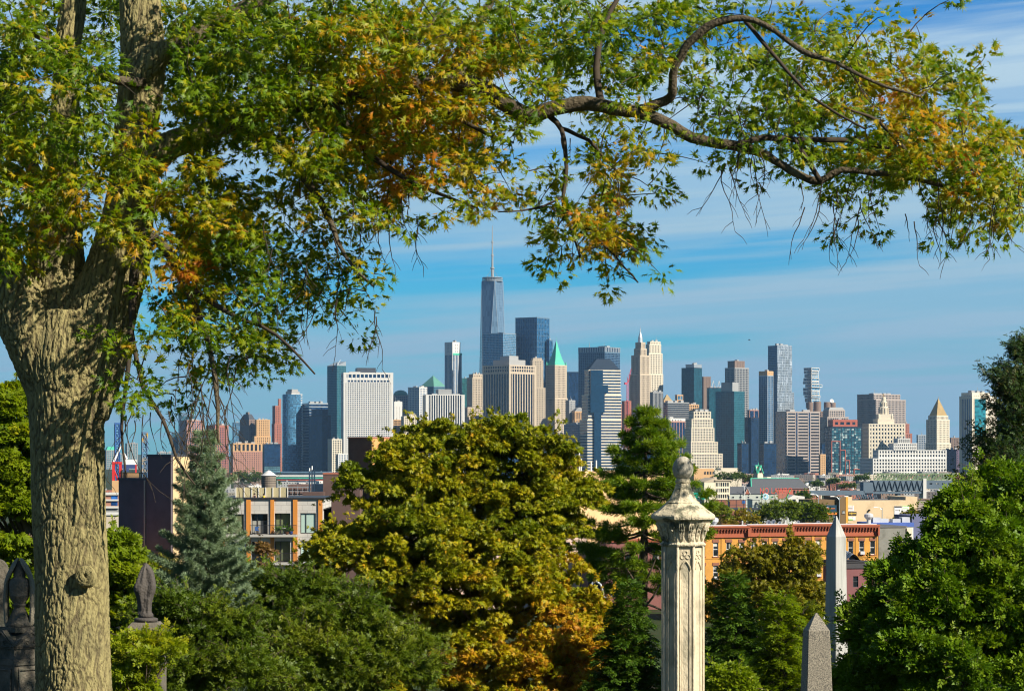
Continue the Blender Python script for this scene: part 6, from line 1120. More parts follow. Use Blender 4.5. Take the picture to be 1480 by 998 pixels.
# horse chestnut in the middle
def ccv(x, y): return .21+.0004*max(0,y-640)+.24*math.exp(-((x-850)/140)**2-((y-960)/110)**2)+.20*mnoise.noise((x*.014,y*.014,3))+.12*mnoise.noise((x*.05,y*.05,8))+(.05 if y>850 else 0)
crown('chestnut_tree','broad horse chestnut turning yellow-brown, filling the centre foreground',90,[(642,655,88,58),(742,655,78,55),(565,705,85,50,-1),(690,735,150,75),(700,800,110,60,-1),(520,800,80,40,-2),(590,780,80,60,-3),(800,745,55,90,1),(650,850,150,80,-3),(790,880,85,80,-2),(720,960,180,70,-3),(850,955,65,55,-1),(600,900,100,70,-2.5),(600,985,110,60,-3.5),(770,1000,120,40,-4),(885,985,48,32,-1),(500,805,70,42,-2.5)],CHEST,palm5,.15,1800,100,.38,ccv,690,.30,.9,.42,spread=.8,shoots=.5,sat=1)
# conifers: whorled branches carrying needle tufts
TUFT = tuft(16,10,75,.045); TUFTL = tuft(12,5,50,.04,seed=8)
def conifer(name, label, d, apex, base_py, prof, mat, tlen, n_whorl, per_whorl, tproto, cvb=.45, droop=.18, upturn=.12, dens=1.0, r0=.16, gaps=0, jitter=.12, cat='tree', group=None, twigtuft=3, base=None, lean=0):
    """prof(f): branch reach in px at fraction f from apex (0) to base (1)"""
    zb = gz(d)-.3 if base is None else base; root = empty(name,(wx(apex[0],d),d,zb),0,label,cat,group); o = Vector(root.location); zt = wz(apex[1],d); z1 = wz(base_py,d); s = d/FP
    m = MB(); top = Vector((wx(apex[0],d), d, zt)); bs = Vector((wx(apex[0],d)+lean*s, d, zb)); m.tube([bs-o, bs.lerp(top,.5)-o, top-o],[r0,r0*.6,.012],8); m.build('trunk', BR, root, True); bm = MB()
    pos=[];fw=[];up=[];cv=[];sc_=[]
    for k in range(n_whorl):
        f = (k+.5)/n_whorl; z = zt+(z1-zt)*f; c = Vector((top.x+(bs.x-top.x)*f*.6, d, z)); a0 = random.random()*6.28
        if gaps and random.random() < gaps: continue
        nb = max(3, int(per_whorl*(.6+.6*f)))
        for b in range(nb):
            a = a0+2*math.pi*b/nb+random.uniform(-.3,.3); Ln = prof(f)*s*random.uniform(1-jitter*2.2,1+jitter); dirv = Vector((math.cos(a),math.sin(a),0)); side = Vector((-dirv.y,dirv.x,0)); pts=[]
            for i in range(6): t=i/5; pts.append(c+dirv*Ln*t+Vector((0,0,-droop*Ln*math.sin(t*2.2)+upturn*Ln*t*t))+side*.06*Ln*math.sin(t*3+b))
            bm.tube([p-o for p in pts],[max(.008,.022*(1-.8*i/5)*min(1,Ln)) for i in range(6)],4,False)
            nt = max(3,int(Ln/tlen*2.1*dens))
            for i in range(nt):
                t = .18+.82*(i+random.random())/nt; u = t*5; j = min(4,int(u)); p = pts[j].lerp(pts[j+1],u-j); bd = (pts[j+1]-pts[j]).normalized()
                for q in range(twigtuft):
                    sg = random.choice((-1,1)); wv = bd*.7+side*sg*random.uniform(.2,1.1)+Vector((0,0,random.uniform(-.25,.35))); off = wv.normalized()*tlen*random.uniform(0,1.1)*(1.15-t)*2
                    pos.append(p+off); fw.append(wv); up.append((0,0,1)); cv.append(cvb+random.gauss(0,.13)); sc_.append(tlen*random.uniform(.65,1.15))
    bm.build('branches', BR, root); scatter('needles', *tproto, np.array(pos), np.array([tuple(v) for v in fw]), np.array(up)+rng.normal(size=(len(up),3))*.3, np.array(sc_), np.clip(np.array(cv),0,1), mat, root, o)
    return root
conifer('blue_spruce','silvery blue-green spruce with a ragged conical crown in front of the dark building',66,(296,622),880,lambda f:8+67*f**.74,SPRUCE,.155,22,10,TUFT,.45,.10,.26,1.7,.14,jitter=.30)
def pine():
    """white pine: separate level tiers with open gaps"""
    d=112; root=empty('pine_tree',(wx(932,d),d,gz(d)-.3),0,'tall white pine with level plumy tiers, left of the carved column','tree'); o=Vector(root.location); s=d/FP; m=MB(); top=Vector((wx(934,d),d,wz(585,d))); bs=Vector((wx(926,d),d,gz(d)-.3)); m.tube([bs-o,bs.lerp(top,.6)-o,top-o],[.30,.17,.02],10); tr=m.build('trunk',BR,root,True); bm=MB()
    tiers=[(598,928,948,6),(612,910,962,8),(626,900,972,10),(640,905,985,9),(650,884,978,9),(664,890,992,10),(680,868,1002,11),(697,850,1006,12),(712,885,1028,12),(730,862,1032,12),(748,838,1022,13),(768,846,1030,13),(790,840,1012,13),(812,850,1000,12),(832,856,1004,11),(850,880,1012,9)]
    pos=[];fw=[];cv=[];sc_=[]
    for y,xl,xr,n in tiers:
        for b in range(n):
            a=random.uniform(0,6.283); rl=(932-xl)*s; rr=(xr-932)*s; ca=math.cos(a); reach=(rr if ca>0 else rl); Ln=math.hypot(reach*ca,.8*max(rl,rr)*math.sin(a))*random.uniform(.6,1.05)
            if b<2: a=0.0 if b==0 else math.pi; Ln=rr if b==0 else rl
            z=wz(y+random.uniform(-3,4),d); c=Vector((wx(932,d),d,z)); dv=Vector((math.cos(a),math.sin(a),0)); sd_=Vector((-dv.y,dv.x,0)); pts=[c+dv*Ln*t+Vector((0,0,Ln*(-.16*math.sin(t*2.4)+.10*t*t)))+sd_*.08*Ln*math.sin(3*t+b) for t in np.linspace(0,1,7)]
            bm.tube([p-o for p in pts],[.055*(1-.85*i/6) for i in range(7)],5,False); nt=int(4+Ln*6.5)
            for i in range(nt):
                t=.25+.75*math.sqrt(random.random()); u=t*6; j=min(5,int(u)); p=pts[j].lerp(pts[j+1],u-j); wid=.50*(1.25-t)*min(1,Ln*.7)
                off=sd_*random.uniform(-1,1)*wid+Vector((0,0,random.uniform(-.04,.13))); w=dv*.6+sd_*random.uniform(-.7,.7)+Vector((0,0,random.uniform(.0,.7)))
                for q in range(3): pos.append(p+off+Vector((random.uniform(-.16,.16),random.uniform(-.16,.16),random.uniform(-.08,.1)))); fw.append(w+Vector((random.uniform(-.4,.4),random.uniform(-.4,.4),random.uniform(-.3,.3)))); cv.append(.66+random.gauss(0,.16)); sc_.append(random.uniform(.22,.38))
    for x0,y0,x1,y1 in ((926,850,948,806),(930,880,955,842),(926,860,905,820),(955,842,952,820),(930,870,962,884)): bm.tube([P(x0,y0,d-.8)-o,P((x0+x1)/2+2,(y0+y1)/2,d-1.2)-o,P(x1,y1,d-1.4)-o],[.06,.05,.03],6)
    bm.build('branches',BR,root); scatter('needles',*TUFT,np.array([tuple(p) for p in pos]),np.array([tuple(p) for p in fw]),np.tile([0,0,1.],(len(pos),1))+rng.normal(size=(len(pos),3))*.3,np.array(sc_),np.clip(cv,0,1),PINE,root,o)
pine()
# big pine at the right
def rpine():
    return crown('pine_tree','large bright green pine with dense rounded tufts at the lower right',58,[(1450,712,48,36,1),(1388,742,38,28,0),(1480,770,70,85,0),(1352,798,50,32,-.5),(1420,800,80,55,-1),(1312,850,50,42,-.6),(1380,870,100,55,-1.5),(1470,880,80,80,-1.6),(1272,908,52,48,-.8),(1330,940,90,60,-1.8),(1248,988,50,40,-1),(1420,975,110,60,-2.2)],PINE,spray,.20,860,92,.29,lambda x,y:.55+.25*mnoise.noise((x*.02,y*.02,1)),1400,.28,.8,.62,spread=.8,droop=-.25,updir=(.2,-.2,.9),extra_tips=14,shoots=.5,sat=1)
rpine()
def darktree():
    d=100; root=empty('larch_tree',(wx(1500,d),d,gz(d)-.3),0,'dark ragged larch with browning twigs at the right edge above the bright pine','tree'); o=Vector(root.location); s=d/FP; m=MB(); top=Vector((wx(1496,d),d,wz(462,d))); bs=Vector((wx(1506,d),d,gz(d)-.3)); m.tube([bs-o,bs.lerp(top,.6)-o,top-o],[.26,.14,.02],9); m.build('trunk',BR,root,True); bm=MB(); pos=[];fw=[];cv=[];sc_=[]
    T=[(478,1470),(492,1452),(508,1462),(526,1440),(540,1408),(552,1425),(566,1432),(582,1420),(598,1440),(614,1428),(630,1412),(646,1404),(662,1390),(676,1398),(692,1412),(706,1390),(724,1404),(742,1412),(762,1400),(784,1410),(808,1404),(834,1414),(862,1410),(890,1420)]
    for y,xt in T:
        for b in range(13):
            a=math.pi+random.uniform(-1.15,1.15) if b else math.pi; reach=(1498-xt)*s; Ln=reach/max(.35,abs(math.cos(a)))*random.uniform(.55,1.0) if b else reach
            Ln=min(Ln,reach*1.25); c=Vector((wx(1498,d),d,wz(y+18+random.uniform(-6,6),d))); dv=Vector((math.cos(a),math.sin(a),0)); sd_=Vector((-dv.y,dv.x,0)); pts=[c+dv*Ln*t+Vector((0,0,.34*t*Ln-.18*Ln*math.sin(t*3)))+sd_*.1*Ln*math.sin(2.5*t+b) for t in np.linspace(0,1,7)]
            bm.tube([p-o for p in pts],[.03*(1-.8*i/6) for i in range(7)],4,False)
            for i in range(int(Ln*26)):
                t=.12+.88*random.random(); u=t*6; j=min(5,int(u)); p=pts[j].lerp(pts[j+1],u-j); off=sd_*random.gauss(0,.2)+Vector((0,random.gauss(0,.15),random.gauss(-.02,.14))); pos.append(p+off); fw.append(Vector((random.gauss(0,1),random.gauss(0,1),random.gauss(.2,.7)))+dv*.4); br=mnoise.noise((p.x*1.4,y*.02,4)); cv.append(.38+.5*max(0,br)+random.gauss(0,.12)); sc_.append(random.uniform(.12,.22))
    bm.build('branches',BR,root); scatter('crown',*spray,np.array([tuple(p) for p in pos]),np.array([tuple(p) for p in fw]),np.tile([0,-.4,1.],(len(pos),1))+rng.normal(size=(len(pos),3))*.6,np.array(sc_)*1.3,np.clip(cv,0,1),DARKC,root,o)
darktree()
# smaller trees and shrubs
cone=lambda w:(lambda f:4+w*f**.85)
conifer('yew_tree','feathery dark green yew pointing up between the chestnut and the carved column',84,(908,846),1060,cone(62),YEWM,.24,26,10,spray,.5,-.55,.1,1.2,.1,jitter=.22,twigtuft=4)
conifer('yew_tree','feathery green yew just right of the carved column',82,(1062,836),1060,cone(66),YEWM,.24,26,10,spray,.5,-.55,.1,1.2,.1,jitter=.22,twigtuft=4)
conifer('arborvitae','bright green upright arborvitae left of the small granite obelisk',74,(1128,872),1060,lambda f:14+34*f**.5,YGREEN,.20,24,9,spray,.25,-.7,.1,1.1,.08,jitter=.25,twigtuft=4)
conifer('arborvitae','green arborvitae directly behind the small granite obelisk',78,(1160,884),1060,lambda f:14+34*f**.5,GREEN,.20,22,9,spray,.8,-.7,.1,1.1,.08,jitter=.25,twigtuft=4)
crown('plum_tree','loose olive-green tree in front of the yellow-brick row houses',125,[(1085,835,52,42),(1150,825,38,45),(1118,805,22,22),(1120,870,72,45),(1050,880,40,35),(1160,880,36,30)],OLIVE,palm5,.21,420,34,.45,lambda x,y:.45+.15*mnoise.noise((x*.03,y*.03,2)),1110,.16,.7,.35,spread=.8,extra_tips=16,sat=1,shoots=.4)
crown('clipped_bush','round clipped light green bush at the foot of the carved column',50,[(1052,990,36,28)],YGREEN,blade,.085,160,40,.13,lambda x,y:.35,1052,.05,.8,.9,cat='bush',sat=0)
SHC=lambda x,y:.36+.30*mnoise.noise((x*.02,y*.02,6))
crown('laurel_shrub','dark green shrub thicket below the apartment building',72,[(350,872,60,36),(405,878,60,38),(455,882,60,46),(340,930,90,55,-1),(440,955,95,65,-2)],GREEN,spray,.17,620,42,.30,SHC,400,.12,.8,.5,cat='shrub',spread=.9,shoots=.9,sat=3)
crown('laurel_shrub','dark green leafy shrub in front of the lower left of the chestnut tree',66,[(520,915,70,45),(560,970,80,52,-1),(470,975,75,50,-1.5)],GREEN,spray,.165,520,42,.28,lambda x,y:.55+.3*mnoise.noise((x*.02,y*.02,6)),520,.1,.8,.5,cat='shrub',spread=.9,shoots=.9,sat=3)
crown('laurel_shrub','dark green shrub under the blue spruce, right of the oak trunk',62,[(290,930,85,70),(230,975,75,45,-1),(350,975,70,40,-1)],GREEN,spray,.155,520,42,.27,lambda x,y:.42+.3*mnoise.noise((x*.02,y*.02,9)),290,.1,.8,.5,cat='shrub',spread=.9,shoots=.9,sat=3)
crown('golden_shrub','low yellow-green shrub glowing beside the oak trunk under the draped monument',46,[(205,935,48,24),(185,965,35,30),(175,1000,40,25)],YGREEN,spray,.13,170,34,.16,lambda x,y:.5+.3*mnoise.noise((x*.05,y*.05,2)),205,.06,.9,.4,cat='shrub',spread=.8,shoots=.5)
crown('maple_tree','bright yellow-green tree behind the oak trunk at the left edge',78,[(15,640,50,85),(5,750,70,90),(-40,690,70,120),(40,860,70,70),(130,850,50,80),(185,850,36,60,-1),(185,910,40,50,-1)],YGREEN,palm5,.17,620,80,.42,lambda x,y:.30+.2*mnoise.noise((x*.02,y*.02,2)),60,.2,.65,.55)
crown('olive_shrub','fine-leaved olive shrub between the oak trunk and the blue spruce',100,[(215,850,42,48),(230,890,50,50)],OLIVE,blade,.12,170,60,.5,lambda x,y:.35,215,.1,.8,.6,cat='shrub')
crown('copper_shrub','small reddish-brown bush in front of the apartment balconies',110,[(383,799,9,12),(376,826,16,14)],leaf_mat('copper_leaves',[(0,(.09,.06,.02)),(.5,(.17,.095,.03)),(1,(.22,.14,.03))]),blade,.16,46,30,.35,lambda x,y:.5,380,.06,.8,.3,cat='bush',spread=.8)
crown('holly_bush','glossy green bush along the foot of the apartment building',105,[(335,832,40,22),(420,850,60,20),(462,838,18,20)],GREEN,blade,.16,200,40,.5,lambda x,y:.6,400,.1,.7,.5,cat='bush')
# street trees farther away
def farcrown(lb,d,L,mat,cvb,cl,leaf,cr,name='street_tree',grp=None): return crown(name,lb,d,L,mat,blade,leaf,cl,30,cr,lambda x,y:cvb,None,.18,.7,.5,group=grp)
farcrown('full green street tree behind the row houses, below the rooftop sign',520,[(1124,742,30,18),(1108,750,18,14)],GREEN,.55,150,.55,1.1)
farcrown('full green street tree behind the row houses, left of the brown building',525,[(1166,744,24,17),(1184,752,14,12)],GREEN,.5,120,.55,1.1)
farcrown('yellowing street tree behind the left end of the row houses',500,[(1072,753,22,12),(1050,757,16,10)],OLIVE,.7,90,.5,.9)
farcrown('green tree beside the column capital, above the row houses',480,[(1036,742,22,14)],GREEN,.75,80,.5,.9)
farcrown('olive bush growing against the cream warehouse posters',540,[(1318,748,13,11),(1303,752,9,7)],OLIVE,.4,60,.5,.9)
farcrown('green tree patch left of the grey-roofed church tower',1900,[(1066,692,24,7),(1046,690,14,5)],GREEN,.2,90,1.5,3)
farcrown('green tree row at the harbour edge behind the water tank',3200,[(345,690,16,7),(368,692,18,8),(392,698,12,6)],GREEN,.3,110,2.4,5)
farcrown('green tree beside the brick hall',1300,[(1160,718,10,4.5)],GREEN,.2,40,1.2,2.2)
for i,(px,py,d) in enumerate([(950,716,1000),(1180,700,1900),(1205,697,2100),(1245,692,2300),(1390,712,1500),(1405,702,1700),(1225,703,1800),(985,705,1400)]):
    farcrown('small round green tree among the low flat-roofed houses',d,[(px,py,8,4)],GREEN,.25,26,1.0*d/1300,1.8*d/1300,grp='small trees among the low houses')
# the rest of the slope, either side of the view
farcrown('green tree on the slope outside the right edge, beyond the bright pine',95,[(1640,820,80,90),(1600,900,60,60)],GREEN,.5,160,.16,.8)
farcrown('tall green tree on the slope outside the left edge, beyond the maple',95,[(-170,760,90,120),(-130,880,70,70)],GREEN,.4,180,.16,.8)
# ================================================================== graveyard monuments
MARB = pm('weathered_marble',(.56,.48,.33),rough=.85,var=.14,scale=3,bump=.5,bscale=30,stain=(.115,.115,.075),stain_scale=4.5,stain_lo=.50,stain_hi=.60)
MARBC = pm('clean_marble',(.53,.45,.31),rough=.8,var=.12,scale=2.5,bump=.4,bscale=26,stretch=(1,1,.5),stain=(.30,.265,.18),stain_scale=3,stain_lo=.53,stain_hi=.66)
def column():
    d=32.0; z0=gz(d)-.2; r=empty('carved_column',(wx(987,d),d,z0),0,'tall octagonal marble column with tracery panels, flared cap and egg-shaped finial','monument'); k=d/FP; Z=lambda p:wz(p,d)-z0; rot=R(22.5+4); cs=1/math.cos(R(22.5))
    m=MB(); rs=28.2*k*cs; m.lathe([(rs*.94,0),(rs*.94,Z(788))],8,rot=rot); sh=m.build('shaft',MARBC,r); fr=MB(); ri=28.2*k
    for i in range(8):                                  # raised corner ribs, panel borders, pointed tracery on every face
        a=rot+2*math.pi*i/8; c=Vector((math.cos(a),math.sin(a),0))*rs*.985; fr.tube([c,c+Vector((0,0,Z(789)))],2.0*k,6)
        a2=rot+2*math.pi*(i+.5)/8; n=Vector((math.cos(a2),math.sin(a2),0)); t=Vector((-n.y,n.x,0)); f=n*ri*.955; w=7.4*k
        for s in (-1,1):
            p=f+t*w*s; fr.tube([p,p+Vector((0,0,Z(822)))],1.5*k,6); p2=f+t*w*.72*s; fr.tube([p2,p2+Vector((0,0,Z(824)))],.8*k,5)
        arc=[]
        for j in range(13): q=-1+2*j/12; arc.append(f+t*w*q+Vector((0,0,Z(822)+9*k*(1-abs(q))**.55+4*k*(1-q*q))))
        fr.tube(arc,1.5*k,6)
        for s,zc,rr in ((-.52,803,3.1),(.52,803,3.1),(0,797.5,3.0)):
            fr.tube([f+t*(w*s+rr*k*math.cos(b))+Vector((0,0,Z(zc)+rr*k*math.sin(b))) for b in np.linspace(0,2*math.pi,15)],.8*k,5)
    fr.build('tracery',MARBC,sh,True)
    m=MB(); q=cs*k
    m.lathe([(30.5*q,Z(788)),(31.5*q,Z(786.5)),(31.5*q,Z(785)),(29.8*q,Z(783.5)),(28.6*q,Z(782)),(29.5*q,Z(772)),(32.5*q,Z(762)),(37.5*q,Z(753)),(40.0*q,Z(751.2)),(40.5*q,Z(750.4))],8,rot=rot); cp=m.build('capital',MARB,r); m=MB()
    for i in range(16):                                 # carved leaves hanging under the cap
        a=rot+2*math.pi*(i+.5)/16; n=Vector((math.cos(a),math.sin(a),0)); t=Vector((-n.y,n.x,0)); rad=lambda zz:(28.9+((782-zz)/30)**1.7*11)*k*1.0
        pts=[n*(rad(zz)+1.2*k)+Vector((0,0,Z(zz))) for zz in (781,775,768,761,755)]; wd=[.6,2.6,3.0,3.6,2.4]
        for s in (-1,0,1): m.tube([p+t*s*w*k*.9 for p,w in zip(pts,wd)],[.7*k,1.1*k,1.3*k,1.6*k,.8*k],6)
        m.lathe([(.2*k,-2.2*k),(1.9*k,-1*k),(2.1*k,.6*k),(.6*k,2*k)],8,tuple(n*(rad(764)+2.2*k)+Vector((0,0,Z(765)))))
    m.build('carved_leaves',MARB,cp,True)
    m=MB(); m.lathe([(41*q,Z(750.3)),(43.6*q,Z(749.3)),(44.4*q,Z(747)),(44.2*q,Z(744.4)),(43*q,Z(742.4)),(41.8*q,Z(741.6)),(34*q,Z(736)),(27.5*q,Z(730)),(23.2*q,Z(726.6)),(23.4*q,Z(725.4)),(21.5*q,Z(724.2)),(19.5*q,Z(722.5)),(15.5*q,Z(715)),(12.2*q,Z(707)),(10.0*q,Z(699.5)),(9.6*q,Z(697.5))],8,rot=rot); m.build('cap_roof',MARB,r)
    m=MB(); m.lathe([(9.6*k,Z(698)),(11.2*k,Z(697)),(11.4*k,Z(694.5)),(10*k,Z(693)),(10.2*k,Z(692)),(8.8*k,Z(690.8))],24); m.build('neck_ring',MARB,r,True)
    m=MB(); prof=[]
    for j in range(19): b=-math.pi/2*.86+math.pi*.93*j/18; prof.append((max(.4,14.9*math.cos(b)*(1-.06*math.sin(b)))*k, Z(676.5)+17.6*k*math.sin(b)))
    m.lathe(prof,32,fold=lambda a,f:1+.018*math.cos(a*6+.4)); m.build('finial',pm('finial_marble',(.42,.38,.30),rough=.85,var=.2,scale=5,bump=.4,bscale=30,stretch=(1,1,.6),stain=(.085,.085,.045),stain_scale=6,stain_lo=.52,stain_hi=.66),r,True)
    m=MB(); m.box(-.55,.55,-.55,.55,0,.5); m.box(-.42,.42,-.42,.42,.5,.9); m.build('plinth',MARB,r)
column()
def obelisk(label,d,tip,sh,yb,wsh,wb,rot,mat,px,mat2=None,lean=0):
    z0=gz(d)-.2; r=empty('obelisk',(wx(px,d),d,z0),rot,label,'obelisk'); k=d/FP; Z=lambda p:wz(p,d)-z0; ws=wsh*k/2; slope=(wb-wsh)/2*k/((yb-sh)*k); wg=ws+slope*Z(sh); m=MB(); e=.02
    def ring(w): b=w*e*3; return [(w-b,-w),(w,-w+b),(w,w-b),(w-b,w),(-w+b,w),(-w,w-b),(-w,-w+b),(-w+b,-w)]
    def tier(a,z1,b,z2):
        A,B=ring(a),ring(b); m.add([(x,y,z1) for x,y in A]+[(x,y,z2) for x,y in B],[(i,(i+1)%8,8+(i+1)%8,8+i) for i in range(8)])
    n=14
    for i in range(n): za=Z(sh)*i/n; zb=Z(sh)*(i+1)/n; tier(wg+(ws-wg)*i/n,za,wg+(ws-wg)*(i+1)/n,zb)
    m.build('shaft',mat,r); m=MB(); tier(ws,Z(sh),.012,Z(tip)); m.build('pyramidion',mat2 or mat,r); m=MB(); m.box(-wg*1.7,wg*1.7,-wg*1.7,wg*1.7,-.1,.45); m.box(-wg*1.3,wg*1.3,-wg*1.3,wg*1.3,.45,.85); m.build('pedestal',mat,r)
def granite():
    m,nt,B,N,L=base_mat('speckled_granite'); tc=N.new('ShaderNodeTexCoord'); nz=N.new('ShaderNodeTexNoise'); nz.inputs['Scale'].default_value=75; nz.inputs['Detail'].default_value=3; L.new(tc.outputs['Object'],nz.inputs['Vector']); cr=N.new('ShaderNodeValToRGB'); e=cr.color_ramp.elements; e[0].position=.36; e[0].color=(.055,.05,.042,1); e[1].position=.62; e[1].color=(.30,.26,.19,1); L.new(nz.outputs[0],cr.inputs[0]); L.new(cr.outputs[0],B.inputs['Base Color']); B.inputs['Roughness'].default_value=.75; return m
GRAN=granite()
obelisk('small speckled granite obelisk with a pointed tip at the bottom edge',40,885,910,998,32,38,R(7),GRAN,1180)
obelisk('tall smooth white marble obelisk rising behind the bright pine',80,745,775,880,20.4,22.6,R(37),pm('white_marble',(.38,.375,.345),rough=.6,var=.16,scale=1.6,stretch=(3.5,3.5,.3),stain=(.25,.25,.225),stain_scale=2,stain_lo=.47,stain_hi=.68),1208.5)
STN=pm('dark_brownstone',(.135,.115,.085),rough=.9,var=.25,scale=2.5,bump=.5,bscale=22,stain=(.06,.062,.045),stain_scale=2.2,stain_lo=.48,stain_hi=.60)
def urnmon():
    d=36.0; z0=gz(d)-.2; r=empty('urn_monument',(wx(28,d),d,z0),R(45),'carved stone urn under a hanging cloth on a gabled pedestal, left of the oak trunk','monument'); k=d/FP; Z=lambda p:wz(p,d)-z0
    m=MB(); m.lathe([(19*k,Z(905)),(19.5*k,Z(900)),(17*k,Z(897)),(14*k,Z(890)),(9.5*k,Z(881)),(8*k,Z(877)),(8.4*k,Z(875.5)),(10.5*k,Z(874)),(10.5*k,Z(872.5)),(8.5*k,Z(871)),(12*k,Z(866)),(14.5*k,Z(860)),(14.8*k,Z(859)),(14.2*k,Z(858)),(15.2*k,Z(850)),(15.4*k,Z(843)),(14*k,Z(837)),(10*k,Z(834)),(8.6*k,Z(833)),(8.8*k,Z(826)),(7*k,Z(820)),(4.2*k,Z(816)),(4.6*k,Z(814)),(3.4*k,Z(811)),(1*k,Z(809))],28,fold=lambda a,f:1+(.025*math.cos(a*12) if .36<f<.50 else 0)); m.build('urn',STN,r,True)
    for side in (-1,1):                                  # cloth falling from the lid down both sides
        m=MB(); nu,nv=26,30
        prof=[(2,807.5),(6,811),(10,818),(14.5,829),(17.5,839),(18.5,850),(19,866),(18.8,880),(18,892),(17,901)]
        for j in range(nv+1):
            f=j/nv*(len(prof)-1); i0=min(len(prof)-2,int(f)); q=f-i0; rr=prof[i0][0]*(1-q)+prof[i0+1][0]*q; py=prof[i0][1]*(1-q)+prof[i0+1][1]*q
            half=R(70-46*min(1,max(0,(py-812)/24)))
            for i in range(nu+1):
                a=(R(45) if side>0 else R(225))-R(90)+(-half+2*half*i/nu); fold=1+.10*math.sin(i*1.35+j*.12)*min(1,j/8); hang=1 if j<nv else 1
                m.v.append((rr*k*fold*math.cos(a),rr*k*fold*math.sin(a),Z(py+ (3.5*math.sin(i*.9) if j>nv-4 else 0))))
        for j in range(nv):
            for i in range(nu): a=j*(nu+1)+i; m.f.append((a,a+1,a+nu+2,a+nu+1))
        o=m.build('drape',pm('pale_carved_cloth',(.24,.21,.15),rough=.9,var=.25,scale=4,bump=.4,bscale=25),r,True); so_=o.modifiers.new('t','SOLIDIFY'); so_.thickness=.022
    m=MB(); w=27*k; m.box(-w,w,-w,w,0,Z(958)); w2=30*k; m.box(-w2,w2,-w2,w2,Z(958)+.002,Z(949)); m.box(-w*1.0,w*1.0,-w*1.0,w*1.0,Z(949)+.002,Z(934)); pd=m.build('pedestal',STN,r)
    m=MB(); za,zb=Z(934),Z(908)
    for ax in (0,1):
        poly=[(-w2,za),(w2,za),(w2,za+4*k),(0,zb),(-w2,za+4*k)]
        if ax==0: m.extr(poly,-w2,w2)
        else:
            n=len(poly); m.add([(-w2+.003,x,z-.002) for x,z in poly]+[(w2-.003,x,z-.002) for x,z in poly],[tuple(range(n-1,-1,-1)),tuple(range(n,2*n)),*[(i,(i+1)%n,n+(i+1)%n,n+i) for i in range(n)]])
    m.box(-20*k,20*k,-20*k,20*k,Z(912),Z(905)+.002); gb=m.build('gable_cap',STN,r); m=MB()
    for ax in (0,1):                                     # raised rim and scroll on the two near gables
        tr=(lambda x,z:(x,-w2-.006,z)) if ax==0 else (lambda x,z:(-w2-.006,x,z))
        m.tube([tr(-w2*.92,za+3*k),tr(0,zb-3.5*k),tr(w2*.92,za+3*k)],.9*k,5); m.tube([tr(-w2*.85,za+2.5*k),tr(w2*.85,za+2.5*k)],.7*k,5)
        for s in (-1,1): m.tube([tr(s*(9+ (6-.4*j)*math.cos(j*.55))*k*.75,za+8*k+(6-.4*j)*k*.65*math.sin(j*.55)) for j in range(14)],.65*k,5)
        for s in (-1,1): m.box(*( (s*w*.72-.8*k,s*w*.72+.8*k,-w-.02,-w-.001) if ax==0 else (-w-.02,-w-.001,s*w*.72-.8*k,s*w*.72+.8*k)),Z(1040),Z(962))
        m.box(*((-w*.72,w*.72,-w-.021,-w-.0015) if ax==0 else (-w-.021,-w-.0015,-w*.72,w*.72)),Z(966),Z(964))
    m.build('carved_trim',STN,pd,True)
    d2=38.5; r=empty('headstone',(wx(-4,d2),d2,gz(d2)-.2),R(10),'dark round-topped headstone cut by the left edge behind the urn monument','headstone'); k=d2/FP; z0=gz(d2)-.2; Z=lambda p:wz(p,d2)-z0; m=MB(); w=16*k; poly=[(-w,0),(w,0)]+[(w*math.cos(a),Z(824)+w*1.05*math.sin(a)) for a in np.linspace(0,math.pi,15)]; m.extr(poly,-.12,.12); m.build('slab',STN,r); m=MB(); m.box(-w*1.3,w*1.3,-.25,.25,0,Z(990)); m.build('base',STN,r)
urnmon()
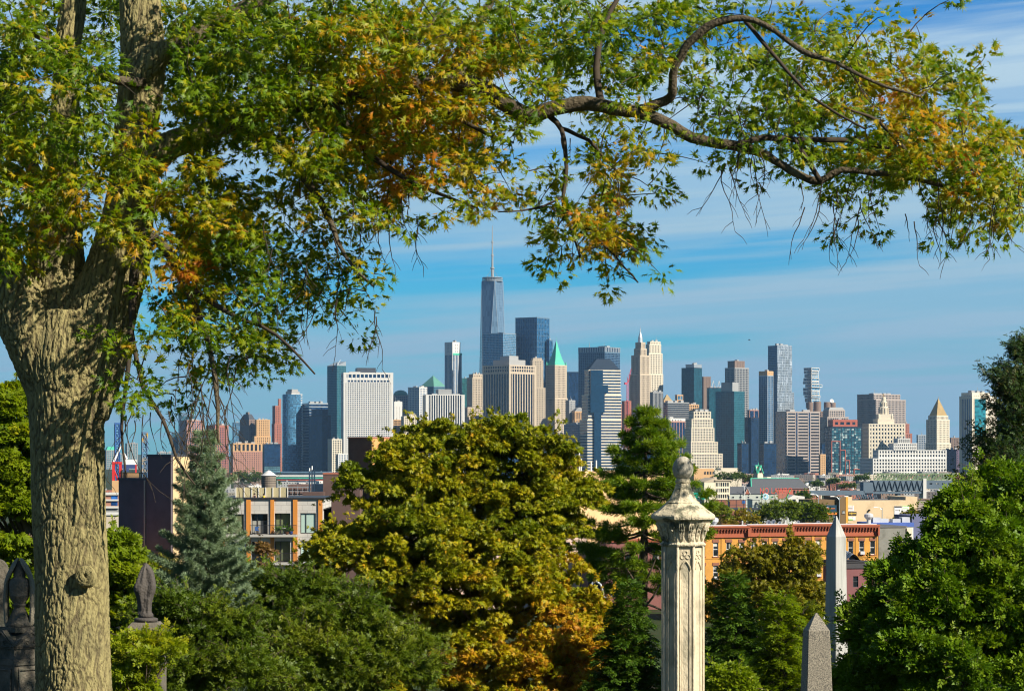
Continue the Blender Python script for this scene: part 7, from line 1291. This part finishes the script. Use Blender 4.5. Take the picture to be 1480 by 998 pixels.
def shrouded():
    d=47.0; z0=gz(d)-.2; r=empty('shrouded_urn',(wx(211,d),d,z0),0,'dark stone urn wholly covered by a pointed shroud, between oak trunk and blue spruce','monument'); k=d/FP; Z=lambda p:wz(p,d)-z0; m=MB(); nu,nv=72,44
    prof=[(.8,813),(3.2,815),(7,820),(10.5,828),(13,838),(14.2,846),(13.2,853),(11,860),(9.4,868),(8.4,876),(8.0,882),(9.2,886)]
    for j in range(nv+1):
        f=j/nv*(len(prof)-1); i0=min(len(prof)-2,int(f)); q=f-i0; rr=prof[i0][0]*(1-q)+prof[i0+1][0]*q; py=prof[i0][1]*(1-q)+prof[i0+1][1]*q
        for i in range(nu):
            a=2*math.pi*i/nu; w=min(1,j/10); g=1+w*(.10*math.sin(a*3+1.1+j*.09)+.06*math.sin(a*7+2-j*.14)+.05*math.sin(a*11+j*.2)); side=max(0,math.cos(a-R(205)))**3; g+=.28*side*min(1,max(0,(j-14)/10)); cut=max(0,math.cos(a-R(282)))**24; g-=.30*cut*(1 if 8<j<30 else 0)
            m.v.append((rr*k*g*math.cos(a),rr*k*g*math.sin(a)*.95,Z(py)))
    for j in range(nv):
        for i in range(nu): a=j*nu+i; b=j*nu+(i+1)%nu; m.f.append((a,a+nu,b+nu,b))
    DK=pm('blackened_stone',(.075,.064,.055),rough=.85,var=.3,scale=3,bump=.5,bscale=24); m.build('shroud',DK,r,True)
    m=MB(); m.lathe([(9*k,Z(892)),(11*k,Z(890)),(10.5*k,Z(887)),(8.6*k,Z(884.5))],24); m.lathe([(17*k,Z(897)),(17*k,Z(893)),(12*k,Z(891.5))],24); m.build('foot',DK,r,True)
    m=MB(); w=26*k; m.box(-w,w,-w,w,0,Z(912)); m.frustum((-w*1.15,w*1.15,-w*1.15,w*1.15),Z(912)+.002,(-w*.7,w*.7,-w*.7,w*.7),Z(898)); m.build('pedestal',STN,r)
shrouded()
# ================================================================== air
def haze(density):
    m=MB(); m.box(-7000,7000,-450,14200,-2,560); m_,nt,B,N,L=base_mat('haze'); N.remove(B); v=N.new('ShaderNodeVolumePrincipled'); v.inputs['Color'].default_value=HAZE_COL; v.inputs['Density'].default_value=density; v.inputs['Anisotropy'].default_value=.3
    L.new(v.outputs[0],N['Material Output'].inputs['Volume']); tag(m.build('haze',m_),kind='stuff')
HAZE_COL=(.40,.68,1,1)
haze(2.6e-5)
